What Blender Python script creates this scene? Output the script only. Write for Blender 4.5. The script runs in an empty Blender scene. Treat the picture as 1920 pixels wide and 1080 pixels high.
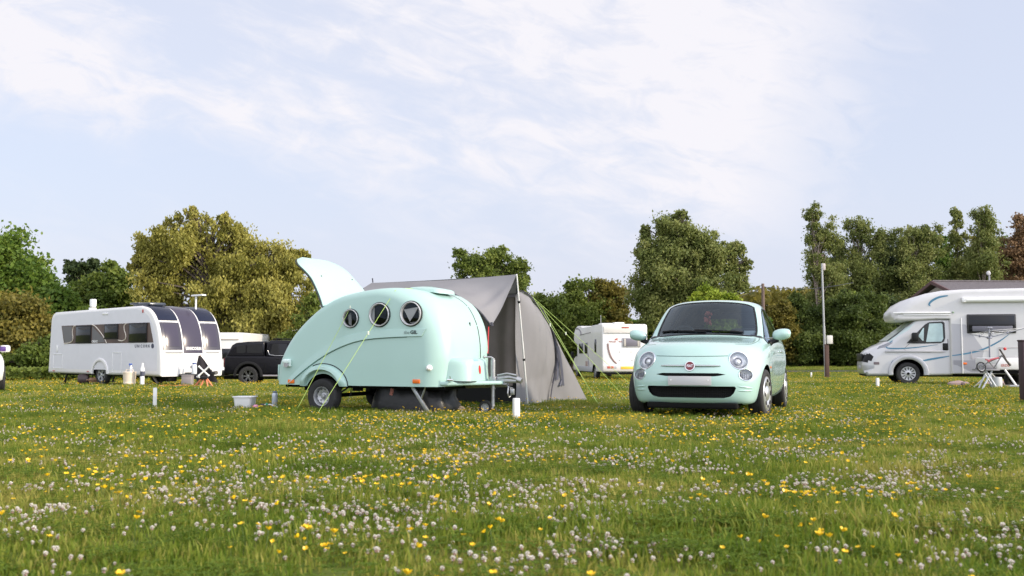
import bpy, bmesh, math, random
import numpy as np
from mathutils import Vector, Matrix, noise as mnoise
from mathutils.bvhtree import BVHTree
C = bpy.context
SC = C.scene
COL = SC.collection
R = math.radians
rnd = random.Random(11)
# ---------------------------------------------------------------- camera
F = 1860.0
PITCH = math.atan(120 / F)
CAMZ = 0.654
GY = [0, 12, 15, 22, 30, 35, 40, 50, 70, 2000]
GZ = [0, -.13, -.165, -.25, -.35, -.47, -.62, -.72, -.72, -.72]
def gz(x, y):
    return float(np.interp(y, GY, GZ)) + .002 * max(-30, min(30, x)) * min(1, max(0, y) / 20)
def ray(px, py):
    a, b = (px - 960) / F, (540 - py) / F
    c, s = math.cos(PITCH), math.sin(PITCH)
    return Vector((a, c - b * s, s + b * c))
def at(px, py, Y):
    d = ray(px, py)
    return Vector((0, 0, CAMZ)) + d * (Y / d.y)
def onground(px, py, lift=0.0):
    Y = 10.0
    for _ in range(60):
        p = at(px, py, Y)
        h = CAMZ - gz(p.x, Y) - lift
        k = (CAMZ - p.z) / Y
        Y = .5 * Y + .5 * h / max(k, 1e-4)
    p = at(px, py, Y)
    return Vector((p.x, Y, gz(p.x, Y)))
cam = bpy.data.cameras.new('camera')
cam.sensor_width = 36
cam.lens = 36 * F / 1920
cam.clip_start = .1
cam.clip_end = 6000
co = bpy.data.objects.new('camera', cam)
co.location = (0, 0, CAMZ)
co.rotation_euler = (R(90) + PITCH, 0, 0)
COL.objects.link(co)
SC.camera = co
cam.dof.use_dof = True
cam.dof.focus_distance = 12.8
cam.dof.aperture_fstop = 5.0
# ---------------------------------------------------------------- tagging
def tag(o, label=None, cat=None, group=None, kind=None):
    if label: o['label'] = label
    if cat: o['category'] = cat
    if group: o['group'] = group
    if kind: o['kind'] = kind
    return o
def thing(name, label, cat, loc=(0, 0, 0), rz=0, group=None):
    o = bpy.data.objects.new(name, None)
    o.empty_display_size = .2
    COL.objects.link(o)
    o.location = loc
    o.rotation_euler = (0, 0, rz)
    return tag(o, label, cat, group)
def kids(o):
    return [c for c in COL.objects if c.parent == o]
# ---------------------------------------------------------------- mesh builder
def rotto(z):
    z = Vector(z).normalized()
    return z.to_track_quat('Z', 'Y').to_matrix()
class MB:
    def __init__(s):
        s.v = []; s.f = []; s.m = []
    def add(s, vs, fs, mi=0, M=None):
        n = len(s.v)
        if M is not None: vs = [M @ Vector(v) for v in vs]
        s.v += [tuple(v) for v in vs]
        s.f += [tuple(i + n for i in f) for f in fs]
        s.m += (list(mi) if isinstance(mi, (list, tuple)) else [mi] * len(fs))
        return s
    def box(s, c, size, r=0.0, mi=0, M=None, seg=2):
        bm = bmesh.new()
        bmesh.ops.create_cube(bm, size=1)
        for v in bm.verts:
            v.co = Vector((v.co.x * size[0] + c[0], v.co.y * size[1] + c[1], v.co.z * size[2] + c[2]))
        if r > 0:
            bmesh.ops.bevel(bm, geom=bm.edges[:], offset=min(r, .49 * min(size)), segments=seg, affect='EDGES', profile=.5)
        bm.verts.index_update()
        s.add([v.co.copy() for v in bm.verts], [[v.index for v in f.verts] for f in bm.faces], mi, M)
        bm.free()
        return s
    def tube(s, pts, r, n=8, mi=0, caps=True, M=None):
        pts = [Vector(p) for p in pts]
        rs = r if isinstance(r, (list, tuple)) else [r] * len(pts)
        vs, fs = [], []
        up = None
        for i, p in enumerate(pts):
            t = (pts[min(i + 1, len(pts) - 1)] - pts[max(i - 1, 0)])
            if t.length < 1e-9: t = Vector((0, 0, 1))
            t.normalize()
            if up is None:
                up = Vector((0, 0, 1)) if abs(t.z) < .9 else Vector((1, 0, 0))
            a = t.cross(up)
            if a.length < 1e-6: a = t.orthogonal()
            a.normalize()
            b = a.cross(t).normalized()
            up = b
            for k in range(n):
                w = 2 * math.pi * k / n
                vs.append(p + (a * math.cos(w) + b * math.sin(w)) * rs[i])
        for i in range(len(pts) - 1):
            for k in range(n):
                fs.append((i * n + k, i * n + (k + 1) % n, (i + 1) * n + (k + 1) % n, (i + 1) * n + k))
        if caps:
            fs.append(tuple(range(n - 1, -1, -1)))
            fs.append(tuple((len(pts) - 1) * n + k for k in range(n)))
        return s.add(vs, fs, mi, M)
    def cyl(s, p0, p1, r0, r1=None, n=16, mi=0, M=None):
        return s.tube([p0, p1], [r0, r0 if r1 is None else r1], n, mi, True, M)
    def lathe(s, prof, M=None, n=32, mi=0, closed=False):
        vs, fs, ms = [], [], []
        for (r, h) in prof:
            for k in range(n):
                w = 2 * math.pi * k / n
                vs.append((r * math.cos(w), r * math.sin(w), h))
        L = len(prof)
        for i in range(L if closed else L - 1):
            j = (i + 1) % L
            for k in range(n):
                fs.append((i * n + k, i * n + (k + 1) % n, j * n + (k + 1) % n, j * n + k))
                ms.append(mi[i] if isinstance(mi, (list, tuple)) else mi)
        return s.add(vs, fs, ms, M)
    def grid(s, rows, mi=0, M=None, wrap=False):
        n = len(rows[0])
        vs = [p for r in rows for p in r]
        fs = []
        for i in range(len(rows) - 1):
            for k in range(n if wrap else n - 1):
                k2 = (k + 1) % n
                fs.append((i * n + k, i * n + k2, (i + 1) * n + k2, (i + 1) * n + k))
        return s.add(vs, fs, mi, M)
    def prism(s, pts, vec, mi=0, M=None):
        vec = Vector(vec); n = len(pts)
        vs = [Vector(p) for p in pts] + [Vector(p) + vec for p in pts]
        fs = [tuple(range(n - 1, -1, -1)), tuple(range(n, 2 * n))]
        fs += [(i, (i + 1) % n, n + (i + 1) % n, n + i) for i in range(n)]
        return s.add(vs, fs, mi, M)
    def ball(s, c, rad, n=12, m=8, mi=0, M=None):
        rad = rad if isinstance(rad, (list, tuple)) else (rad,) * 3
        rows = []
        for i in range(m + 1):
            a = -math.pi / 2 + math.pi * i / m
            a = max(-1.55, min(1.55, a))
            rows.append([(c[0] + rad[0] * math.cos(a) * math.cos(2 * math.pi * k / n), c[1] + rad[1] * math.cos(a) * math.sin(2 * math.pi * k / n), c[2] + rad[2] * math.sin(a)) for k in range(n)])
        return s.grid(rows, mi, M, wrap=True)
    def build(s, name, mats, parent=None, smooth=35, fix=True):
        me = bpy.data.meshes.new(name)
        me.from_pydata(s.v, [], s.f)
        mats = mats if isinstance(mats, (list, tuple)) else [mats]
        for m in mats: me.materials.append(m)
        if len(mats) > 1: me.polygons.foreach_set('material_index', s.m)
        me.validate()
        if fix:
            bm = bmesh.new(); bm.from_mesh(me)
            bmesh.ops.recalc_face_normals(bm, faces=bm.faces)
            bm.to_mesh(me); bm.free()
        shade(me, smooth)
        o = bpy.data.objects.new(name, me)
        COL.objects.link(o)
        if parent: o.parent = parent
        return o
def shade(me, smooth=35):
    if smooth:
        me.polygons.foreach_set('use_smooth', [True] * len(me.polygons))
        me.set_sharp_from_angle(angle=R(smooth))
    me.update()
def evald(o):
    C.view_layer.update()
    me = bpy.data.meshes.new_from_object(o.evaluated_get(C.evaluated_depsgraph_get()))
    o.modifiers.clear()
    old = o.data
    o.data = me
    me.name = o.name
    bpy.data.meshes.remove(old)
    return o
def cut(o, mb, mat, smooth=35, selfx=False):
    c = mb.build('cutter', [mat], None, 0)
    m = o.modifiers.new('b', 'BOOLEAN')
    m.operation = 'DIFFERENCE'; m.object = c; m.solver = 'EXACT'; m.use_self = selfx; m.material_mode = 'TRANSFER'
    evald(o)
    me = c.data
    bpy.data.objects.remove(c); bpy.data.meshes.remove(me)
    shade(o.data, smooth)
    return o
def spline(P, n=8, closed=False):
    P = [Vector(p) for p in P]; out = []; L = len(P)
    for i in range(L if closed else L - 1):
        p1, p2 = P[i], P[(i + 1) % L]
        p0 = P[i - 1] if (i > 0 or closed) else p1 * 2 - p2
        p3 = P[(i + 2) % L] if (i + 2 < L or closed) else p2 * 2 - p1
        for k in range(n):
            t = k / n
            out.append(.5 * ((2 * p1) + (p2 - p0) * t + (2 * p0 - 5 * p1 + 4 * p2 - p3) * t * t + (3 * p1 - p0 - 3 * p2 + p3) * t ** 3))
    if not closed: out.append(P[-1])
    return out
def shell(mb, prof, W, rr, nr=5, mi=0, y0=0.0):
    """closed profile (x,z) counter-clockwise seen from -y, swept over y0..y0+W with rounded sides"""
    n = len(prof)
    A = sum(prof[i][0] * prof[(i + 1) % n][1] - prof[(i + 1) % n][0] * prof[i][1] for i in range(n))
    if A < 0: prof = prof[::-1]; rr = rr[::-1] if isinstance(rr, list) else rr
    rs = rr if isinstance(rr, list) else [rr] * n
    nm = []
    for i in range(n):
        a = Vector(prof[i - 1][:2]); b = Vector(prof[i][:2]); c = Vector(prof[(i + 1) % n][:2])
        e1 = (b - a).normalized(); e2 = (c - b).normalized()
        n1 = Vector((e1.y, -e1.x)); n2 = Vector((e2.y, -e2.x))
        m = n1 + n2
        m = m / max(m.length_squared, .5) * 2 if m.length > 1e-6 else n1
        nm.append(m)
    rows = []
    for side in (0, 1):
        seq = range(nr + 1) if side == 0 else range(nr, -1, -1)
        for k in seq:
            a = math.pi / 2 * k / nr
            row = []
            for i in range(n):
                ins = rs[i] * (1 - math.sin(a)); v = rs[i] * (1 - math.cos(a))
                row.append((prof[i][0] - nm[i].x * ins, y0 + (v if side == 0 else W - v), prof[i][1] - nm[i].y * ins))
            rows.append(row)
    mb.grid(rows, mi, None, wrap=True)
    mb.add(rows[0], [tuple(range(n))], mi)
    mb.add(rows[-1], [tuple(range(n - 1, -1, -1))], mi)
    return rows
class Surf:
    def __init__(s, o):
        me = o.data
        s.t = BVHTree.FromPolygons([v.co.copy() for v in me.vertices], [tuple(p.vertices) for p in me.polygons])
    def hit(s, o, d):
        loc, nrm, i, dist = s.t.ray_cast(Vector(o), Vector(d).normalized())
        if loc is None: return None, None
        d = Vector(d)
        if nrm.dot(d) > 0: nrm = -nrm
        return loc, nrm
def patch(mb, S, outline, O, ax, ay, d, off=.003, mi=0, rings=5):
    """fill a star-shaped outline (in the ax,ay plane at O) projected along d onto surface S"""
    O, ax, ay, d = Vector(O), Vector(ax), Vector(ay), Vector(d)
    n = len(outline)
    cx = sum(p[0] for p in outline) / n; cy = sum(p[1] for p in outline) / n
    def pr(x, y, o):
        q = O + ax * x + ay * y
        loc, nm = S.hit(q, d)
        if loc is None: return None
        return loc + nm * o
    rows = []
    last = None
    for k in range(rings + 2):
        sc = 1.0 if k <= 1 else 1 - (k - 1) / (rings + .6)
        row = []
        for (x, y) in outline:
            p = pr(cx + (x - cx) * sc, cy + (y - cy) * sc, -.006 if k == 0 else off)
            if p is None: p = last if last is not None else O
            last = p
            row.append(p)
        rows.append(row)
    mb.grid(rows, mi, None, wrap=True)
    mb.add(rows[-1], [tuple(range(n))], mi)
def strip(mb, S, path, w, O, ax, ay, d, off=.002, mi=0):
    O, ax, ay, d = Vector(O), Vector(ax), Vector(ay), Vector(d)
    path = [Vector(p) for p in path]
    a, b = [], []
    for i, p in enumerate(path):
        t = (path[min(i + 1, len(path) - 1)] - path[max(i - 1, 0)]).normalized()
        nrm = Vector((-t.y, t.x))
        for q, l in ((p + nrm * w / 2, a), (p - nrm * w / 2, b)):
            loc, nm = S.hit(O + ax * q.x + ay * q.y, d)
            if loc is None: l.append(l[-1] if l else O); continue
            l.append(loc + nm * off)
    mb.grid([a, b], mi)
def ellipse(cx, cy, rx, ry, n=32):
    return [(cx + rx * math.cos(2 * math.pi * k / n), cy + ry * math.sin(2 * math.pi * k / n)) for k in range(n)]
def rrect(x0, y0, x1, y1, r, n=5):
    out = []
    for (cx, cy, a0) in ((x1 - r, y1 - r, 0), (x0 + r, y1 - r, 90), (x0 + r, y0 + r, 180), (x1 - r, y0 + r, 270)):
        for k in range(n + 1):
            a = R(a0 + 90 * k / n)
            out.append((cx + r * math.cos(a), cy + r * math.sin(a)))
    return out
def text(mb, s, size, M, mi=0, depth=.002, bold=0.0, sx=1.0, spacing=1.0):
    cu = bpy.data.curves.new('t', 'FONT')
    cu.body = s; cu.size = size; cu.extrude = depth; cu.offset = bold; cu.align_x = 'CENTER'; cu.align_y = 'CENTER'
    cu.space_character = spacing; cu.resolution_u = 2
    o = bpy.data.objects.new('t', cu); COL.objects.link(o)
    C.view_layer.update()
    me = bpy.data.meshes.new_from_object(o.evaluated_get(C.evaluated_depsgraph_get()))
    mb.add([Vector((v.co.x * sx, v.co.y, v.co.z)) for v in me.vertices], [tuple(p.vertices) for p in me.polygons], mi, M)
    bpy.data.objects.remove(o); bpy.data.curves.remove(cu); bpy.data.meshes.remove(me)
def frame(o, x, y, z):
    M = Matrix.Identity(4)
    for i, a in enumerate((x, y, z)):
        for j in range(3): M[j][i] = a[j]
    M.translation = Vector(o)
    return M
# ---------------------------------------------------------------- materials
MATS = {}
def mat(name, col, rough=.5, metal=0.0, var=.0, vscale=4.0, bump=.0, bscale=60.0, coat=0.0, spec=.5, trans=0.0, sheen=0.0, alpha=1.0, transl=0.0):
    if name in MATS: return MATS[name]
    m = bpy.data.materials.new(name); MATS[name] = m
    m.use_nodes = True
    nt = m.node_tree; N = nt.nodes; L = nt.links
    b = N['Principled BSDF']
    b.inputs['Base Color'].default_value = (*col, 1)
    b.inputs['Roughness'].default_value = rough
    b.inputs['Metallic'].default_value = metal
    b.inputs['Specular IOR Level'].default_value = spec
    b.inputs['Coat Weight'].default_value = coat
    b.inputs['Coat Roughness'].default_value = .06
    b.inputs['Transmission Weight'].default_value = trans
    if var > 0 or bump > 0:
        tc = N.new('ShaderNodeTexCoord')
        if var > 0:
            n1 = N.new('ShaderNodeTexNoise'); n1.inputs['Scale'].default_value = vscale; n1.inputs['Detail'].default_value = 5
            L.new(tc.outputs['Object'], n1.inputs['Vector'])
            mp = N.new('ShaderNodeMapRange'); mp.inputs[1].default_value = .3; mp.inputs[2].default_value = .7
            mp.inputs[3].default_value = 1 - var; mp.inputs[4].default_value = 1 + var * .5
            L.new(n1.outputs['Fac'], mp.inputs[0])
            mx = N.new('ShaderNodeMix'); mx.data_type = 'RGBA'; mx.blend_type = 'MULTIPLY'; mx.inputs[0].default_value = 1
            mx.inputs[6].default_value = (*col, 1)
            L.new(mp.outputs[0], mx.inputs[7])
            L.new(mx.outputs[2], b.inputs['Base Color'])
        if bump > 0:
            n2 = N.new('ShaderNodeTexNoise'); n2.inputs['Scale'].default_value = bscale; n2.inputs['Detail'].default_value = 4
            L.new(tc.outputs['Object'], n2.inputs['Vector'])
            bp = N.new('ShaderNodeBump'); bp.inputs['Strength'].default_value = bump; bp.inputs['Distance'].default_value = .01
            L.new(n2.outputs['Fac'], bp.inputs['Height']); L.new(bp.outputs[0], b.inputs['Normal'])
    if transl > 0:
        tr = N.new('ShaderNodeBsdfTranslucent'); tr.inputs['Color'].default_value = (*col, 1)
        ms = N.new('ShaderNodeMixShader'); ms.inputs[0].default_value = transl
        out = N['Material Output']
        L.new(b.outputs[0], ms.inputs[1]); L.new(tr.outputs[0], ms.inputs[2]); L.new(ms.outputs[0], out.inputs['Surface'])
    return m
def glassmat(name, tint, fac=.5, rough=.03):
    """thin window glass: tinted transparency with a fresnel reflection"""
    if name in MATS: return MATS[name]
    m = bpy.data.materials.new(name); MATS[name] = m
    m.use_nodes = True
    nt = m.node_tree; N = nt.nodes; L = nt.links
    N.remove(N['Principled BSDF'])
    t = N.new('ShaderNodeBsdfTransparent'); t.inputs[0].default_value = (*tint, 1)
    g = N.new('ShaderNodeBsdfGlossy'); g.inputs['Roughness'].default_value = rough; g.inputs[0].default_value = (.80, .92, 1, 1)
    fr = N.new('ShaderNodeFresnel'); fr.inputs['IOR'].default_value = 1.5
    ma = N.new('ShaderNodeMath'); ma.operation = 'MULTIPLY'; ma.inputs[1].default_value = fac
    L.new(fr.outputs[0], ma.inputs[0])
    x = N.new('ShaderNodeMixShader')
    L.new(ma.outputs[0], x.inputs[0]); L.new(t.outputs[0], x.inputs[1]); L.new(g.outputs[0], x.inputs[2])
    L.new(x.outputs[0], N['Material Output'].inputs['Surface'])
    return m
MINT = mat('mint_paint', (.385, .565, .515), .32, coat=.35, var=.03, vscale=1.5)
MINT_C = mat('mint_car_paint', (.40, .59, .545), .22, coat=1.0, var=.015, vscale=1.5)
WHITE = mat('white_gelcoat', (.74, .73, .72), .35, coat=.3, var=.05, vscale=1.2)
WHITE2 = mat('white_plastic', (.80, .80, .79), .4)
CREAMW = mat('cream_plastic', (.72, .62, .50), .45, var=.05)
GREYP = mat('grey_panel', (.42, .42, .44), .4, coat=.2, var=.04)
SILVER = mat('silver_paint', (.46, .47, .50), .32, metal=.35, coat=.4)
RUBBER = mat('tyre_rubber', (.022, .022, .023), .8, var=.35, vscale=14, bump=.3, bscale=90)
BLACK = mat('black_plastic', (.010, .010, .011), .5, spec=.25)
MATTE = mat('underbody_black', (.006, .006, .006), .9, spec=.2)
CHROME = mat('chrome', (.72, .73, .75), .16, metal=1)
STEEL = mat('galvanised_steel', (.42, .43, .44), .42, metal=.85, var=.2, vscale=20)
ALLOY = mat('alloy_silver', (.55, .56, .58), .3, metal=.7)
WSTEEL = mat('silver_steel_wheel', (.50, .51, .53), .38, metal=.55, var=.12, vscale=12)
ORANGE = mat('orange_reflector', (.75, .16, .02), .25)
REDP = mat('red_plastic', (.55, .03, .03), .35)
YELLOWP = mat('yellow_plate', (.80, .52, .06), .4)
GLASSD = mat('dark_glazing', (.010, .011, .014), .06, spec=.35)
GLASSP = mat('smoked_glazing', (.058, .052, .078), .18, spec=.2)
LENS = glassmat('clear_lens', (.97, .98, .98), .9)
CARGLASS = glassmat('tinted_car_glass', (.58, .68, .72), 1.6)
WINGLASS = glassmat('acrylic_window', (.78, .79, .80), .5)
DARKTRIM = mat('dark_seam', (.03, .045, .045), .6)
SEAL = mat('rubber_seal', (.02, .025, .025), .7)
FABG = mat('grey_tent_fabric', (.25, .247, .257), .8, var=.08, vscale=2.2, bump=.15, bscale=220, transl=.12, spec=.2)
FABD = mat('dark_tent_trim', (.055, .055, .075), .75)
FABB = mat('brown_inner_fabric', (.25, .215, .195), .85, var=.15, vscale=3, spec=.15)
CORD = mat('lime_guy_cord', (.46, .64, .17), .6)
WOOD = mat('pale_wood', (.48, .30, .15), .7, var=.25, vscale=9)
DWOOD = mat('dark_brown_timber', (.085, .045, .035), .75, var=.3, vscale=6)
INTER = mat('dark_interior', (.008, .008, .010), .75)
DIRTYW = mat('marker_white', (.74, .74, .72), .5, var=.10, vscale=9)
# ---------------------------------------------------------------- wheels
def wheel(parent, c, axis, r, w, style, steer=0.0, ri=None):
    """c: centre of the tyre, axis: outward axle direction in the parent's frame"""
    ri = ri or r * .62
    a = Vector(axis).normalized()
    x = Vector((0, 0, 1)).cross(a).normalized()
    M = frame(c, x, a.cross(x), a)
    t = MB()
    h = w / 2
    prof = [(ri, -h * .85), (ri + .012, -h * .95), (r * .86, -h), (r * .955, -h * .9), (r * .985, -h * .72), (r, -h * .4), (r, -h * .34), (r * .985, -h * .3), (r * .985, -h * .27), (r, -h * .22),
            (r, h * .22), (r * .985, h * .27), (r * .985, h * .3), (r, h * .34), (r, h * .4), (r * .985, h * .72), (r * .955, h * .9), (r * .9, h), (r * .86, h), (r * .78, h * 1.01), (ri + .012, h * .95), (ri, h * .85)]
    t.lathe(prof, M, 48)
    root = MB().lathe([(ri, -h * .8), (ri * .9, -h * .6), (.02, -h * .5), (.0, -h * .5)], M, 24)
    tyre = t.build('tyre', [RUBBER], parent)
    b = MB()
    b.lathe([(ri, h * .86), (ri * .99, h * .96), (ri * .95, h * .95), (ri * .93, h * .6), (ri * .90, -h * .3), (ri * .9, -h * .6), (0, -h * .6)], M, 40, mi=[0, 0, 0, 0, 1, 1])
    if style == 'steel':
        b.lathe([(ri * .91, -h * .2), (ri * .86, h * .25), (ri * .72, h * .45), (ri * .55, h * .4), (ri * .38, h * .22), (ri * .30, h * .25), (.0, h * .25)], M, 40)
        b.lathe([(ri * .24, h * .25), (ri * .22, h * .62), (ri * .16, h * .7), (0, h * .7)], M, 20, mi=2)
        for k in range(5):
            w_ = 2 * math.pi * k / 5 + .3
            p = Vector((ri * .48 * math.cos(w_), ri * .48 * math.sin(w_), h * .3))
            b.cyl(p, p + Vector((0, 0, h * .3)), .010, n=6, mi=2, M=M)
        for k in range(10):
            w_ = 2 * math.pi * k / 10
            p = Vector((ri * .73 * math.cos(w_), ri * .73 * math.sin(w_), h * .452))
            b.lathe([(.0, .002), (ri * .06, .002), (ri * .06, -.003)], M @ Matrix.Translation(p), 8, mi=1)
        mats = [WSTEEL, MATTE, STEEL]
    elif style == 'cover':
        b.lathe([(ri * .98, h * .9), (ri * .93, h * 1.02), (ri * .82, h * 1.05), (ri * .55, h * 1.0), (ri * .46, h * .9), (ri * .42, h * 1.0), (ri * .34, h * 1.12), (0, h * 1.16)], M, 48, mi=0)
        for k in range(8):
            w_ = 2 * math.pi * k / 8
            Mk = M @ Matrix.Rotation(w_, 4, 'Z') @ Matrix.Translation((ri * .75, 0, h * 1.045)) @ Matrix.Rotation(.12, 4, 'Y')
            el = [(ri * .095 * math.cos(q), ri * .15 * math.sin(q), .0035) for q in [2 * math.pi * j / 16 for j in range(16)]]
            b.add(el + [(p[0], p[1], -.004) for p in el], [tuple(range(16))] + [(j, (j + 1) % 16, 16 + (j + 1) % 16, 16 + j) for j in range(16)], 1, Mk)
        mats = [ALLOY, MATTE, CHROME]
    elif style == 'slots':
        b.lathe([(ri * .99, h * .9), (ri * .95, h * 1.03), (ri * .86, h * 1.02), (ri * .4, h * .86), (ri * .3, h * .95), (0, h * 1.0)], M, 48, mi=0)
        for k in range(12):
            w_ = 2 * math.pi * k / 12
            Mk = M @ Matrix.Rotation(w_, 4, 'Z') @ Matrix.Translation((ri * .66, 0, h * .958)) @ Matrix.Rotation(-.13, 4, 'Y')
            sh = [(-ri * .17, -ri * .035), (ri * .2, -ri * .085), (ri * .24, 0), (ri * .2, ri * .085), (-ri * .17, ri * .035)]
            b.add([(p[0], p[1], .006) for p in sh] + [(p[0], p[1], -.006) for p in sh], [tuple(range(5))] + [(j, (j + 1) % 5, 5 + (j + 1) % 5, 5 + j) for j in range(5)], 1, Mk)
        b.lathe([(ri * .2, h * .95), (ri * .17, h * 1.06), (0, h * 1.06)], M, 16, mi=1)
        mats = [WSTEEL, MATTE, CHROME]
    else:                                                     # alloy spokes
        n = int(style[5:] or 5)
        b.lathe([(ri * .24, h * .3), (ri * .22, h * .78), (ri * .1, h * .85), (0, h * .85)], M, 24)
        for k in range(n):
            for dd in (-.13, .13):
                Mk = M @ Matrix.Rotation(2 * math.pi * k / n + dd, 4, 'Z')
                b.add([(ri * .16, -ri * .06, h * .45), (ri * .16, ri * .06, h * .45), (ri * .95, ri * .06, h * .62), (ri * .95, -ri * .06, h * .62),
                       (ri * .16, -ri * .045, h * .78), (ri * .16, ri * .045, h * .78), (ri * .95, ri * .04, h * .93), (ri * .95, -ri * .04, h * .93)],
                      [(0, 1, 2, 3), (4, 7, 6, 5), (0, 4, 5, 1), (1, 5, 6, 2), (2, 6, 7, 3), (3, 7, 4, 0)], 0, Mk)
        mats = [ALLOY if n == 5 else mat('gunmetal_alloy', (.16, .165, .17), .35, metal=.6), MATTE, CHROME]
    b.build('rim', mats, tyre)
    tyre.name = 'wheel'
    return tyre
# ---------------------------------------------------------------- light and sky
SUN_EL = R(22.0)
SUN_DIR = Vector((.93, -.36, 0)).normalized() * math.cos(SUN_EL) + Vector((0, 0, math.sin(SUN_EL)))
sl = bpy.data.lights.new('sun', 'SUN')
sl.energy = 2.1
sl.angle = R(2.5)
sl.color = (1.0, .86, .66)
so = bpy.data.objects.new('sun', sl)
so.rotation_euler = (-SUN_DIR).to_track_quat('-Z', 'Y').to_euler()
so.location = (30, -20, 25)
COL.objects.link(so)
W = bpy.data.worlds.new('World'); SC.world = W
W.use_nodes = True
nt = W.node_tree; N = nt.nodes; L = nt.links
N.clear()
def nd(t, **k):
    n = N.new(t)
    for a, b in k.items(): setattr(n, a, b)
    return n
def mth(op, a, b=None, c=None, clamp=False):
    n = nd('ShaderNodeMath', operation=op, use_clamp=clamp)
    for i, x in enumerate((a, b, c)):
        if x is None: continue
        if isinstance(x, (int, float)): n.inputs[i].default_value = x
        else: L.new(x, n.inputs[i])
    return n.outputs[0]
sky = nd('ShaderNodeTexSky', sky_type='NISHITA')
sky.sun_disc = False
sky.sun_elevation = SUN_EL
sky.sun_rotation = math.atan2(SUN_DIR.x, SUN_DIR.y)
sky.air_density = 1.0; sky.dust_density = 1.2; sky.ozone_density = 1.6
tc = nd('ShaderNodeTexCoord')
sp = nd('ShaderNodeSeparateXYZ'); L.new(tc.outputs['Generated'], sp.inputs[0])
dx, dy, dz = sp.outputs
# thin summer cloud laid out by direction (bearing and elevation ratios), streaks sinking to the right
az = mth('DIVIDE', dx, mth('MAXIMUM', mth('ABSOLUTE', dy), .05)); el = mth('DIVIDE', dz, mth('MAXIMUM', mth('ABSOLUTE', dy), .05))
cb = nd('ShaderNodeCombineXYZ')
L.new(az, cb.inputs[0]); L.new(el, cb.inputs[1])
def cloudnoise(rot, sx, sy, scale, detail, rough, off, dist=.35):
    mr = nd('ShaderNodeMapping'); mr.inputs['Rotation'].default_value = (0, 0, R(rot))
    L.new(cb.outputs[0], mr.inputs['Vector'])
    mp = nd('ShaderNodeMapping'); mp.inputs['Scale'].default_value = (sx, sy, 1); mp.inputs['Location'].default_value = off
    L.new(mr.outputs[0], mp.inputs['Vector'])
    n = nd('ShaderNodeTexNoise'); n.inputs['Scale'].default_value = scale; n.inputs['Detail'].default_value = detail; n.inputs['Roughness'].default_value = rough
    n.inputs['Distortion'].default_value = dist
    L.new(mp.outputs[0], n.inputs['Vector'])
    return n.outputs['Fac']
n1 = cloudnoise(15, 2.2, 8.0, 1.0, 7, .55, (3.1, 1.7, 0))
n2 = cloudnoise(19, 7.0, 26.0, 1.0, 6, .60, (7.3, 2.2, 0), .8)
n3 = cloudnoise(8, 15.0, 30.0, 1.0, 7, .62, (1.0, 5.0, 0), .9)
n4 = cloudnoise(12, 2.6, 4.4, 1.0, 3, .5, (11.3, 4.0, 0))
def sstep(x, a, b):
    n = nd('ShaderNodeMapRange', interpolation_type='SMOOTHSTEP'); n.inputs[1].default_value = a; n.inputs[2].default_value = b
    L.new(x, n.inputs[0]); return n.outputs[0]
wob = mth('MULTIPLY', mth('SUBTRACT', n3, .5), .24)
wob2 = mth('MULTIPLY', mth('SUBTRACT', n4, .5), .20)
# the sheet ends in a ragged cottony edge on the right and frays out low down
edge = sstep(mth('ADD', mth('SUBTRACT', az, mth('MULTIPLY', el, .26)), mth('ADD', wob, wob2)), .335, .165)
low = sstep(mth('ADD', mth('ADD', el, mth('MULTIPLY', az, .16)), mth('ADD', mth('MULTIPLY', wob, .3), mth('MULTIPLY', wob2, .5))), .115, .225)
cover = mth('MULTIPLY', edge, low)
puff = mth('MULTIPLY', sstep(n3, .40, .66), sstep(az, -.12, .18))
mixn = mth('ADD', mth('ADD', mth('MULTIPLY', n1, .44), mth('ADD', mth('MULTIPLY', n2, .28), mth('MULTIPLY', n3, .12))), mth('MULTIPLY', n4, .30))
dens = mth('MULTIPLY', mth('MULTIPLY', mth('MAXIMUM', sstep(mixn, .45, .61), mth('MULTIPLY', puff, .85)), cover), mth('MULTIPLY_ADD', sstep(n3, .30, .60), .50, .50))
veil = mth('MULTIPLY', cover, .16)
wisps = mth('MULTIPLY', mth('MULTIPLY', sstep(mixn, .55, .72), sstep(el, .03, .12)), mth('MULTIPLY', sstep(az, .33, .2), .35))
fac = mth('MINIMUM', mth('ADD', mth('ADD', mth('MULTIPLY', dens, .88), veil), wisps), 1.0)
# pale summer haze over the blue
hz = nd('ShaderNodeMix', data_type='RGBA'); hz.inputs[0].default_value = .8
SKYK = .115
def lv(r, g, b): return (r / SKYK, g / SKYK, b / SKYK, 1)
L.new(sky.outputs[0], hz.inputs[6]); hz.inputs[7].default_value = lv(.428, .450, .536)
# a touch pinker and paler towards the horizon
hp = nd('ShaderNodeMix', data_type='RGBA'); L.new(hz.outputs[2], hp.inputs[6]); hp.inputs[7].default_value = lv(.405, .415, .492)
L.new(mth('MULTIPLY', sstep(el, .22, .02), .55), hp.inputs[0])
cl = nd('ShaderNodeMix', data_type='RGBA'); L.new(fac, cl.inputs[0]); L.new(hp.outputs[2], cl.inputs[6]); cl.inputs[7].default_value = lv(.525, .517, .548)
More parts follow.
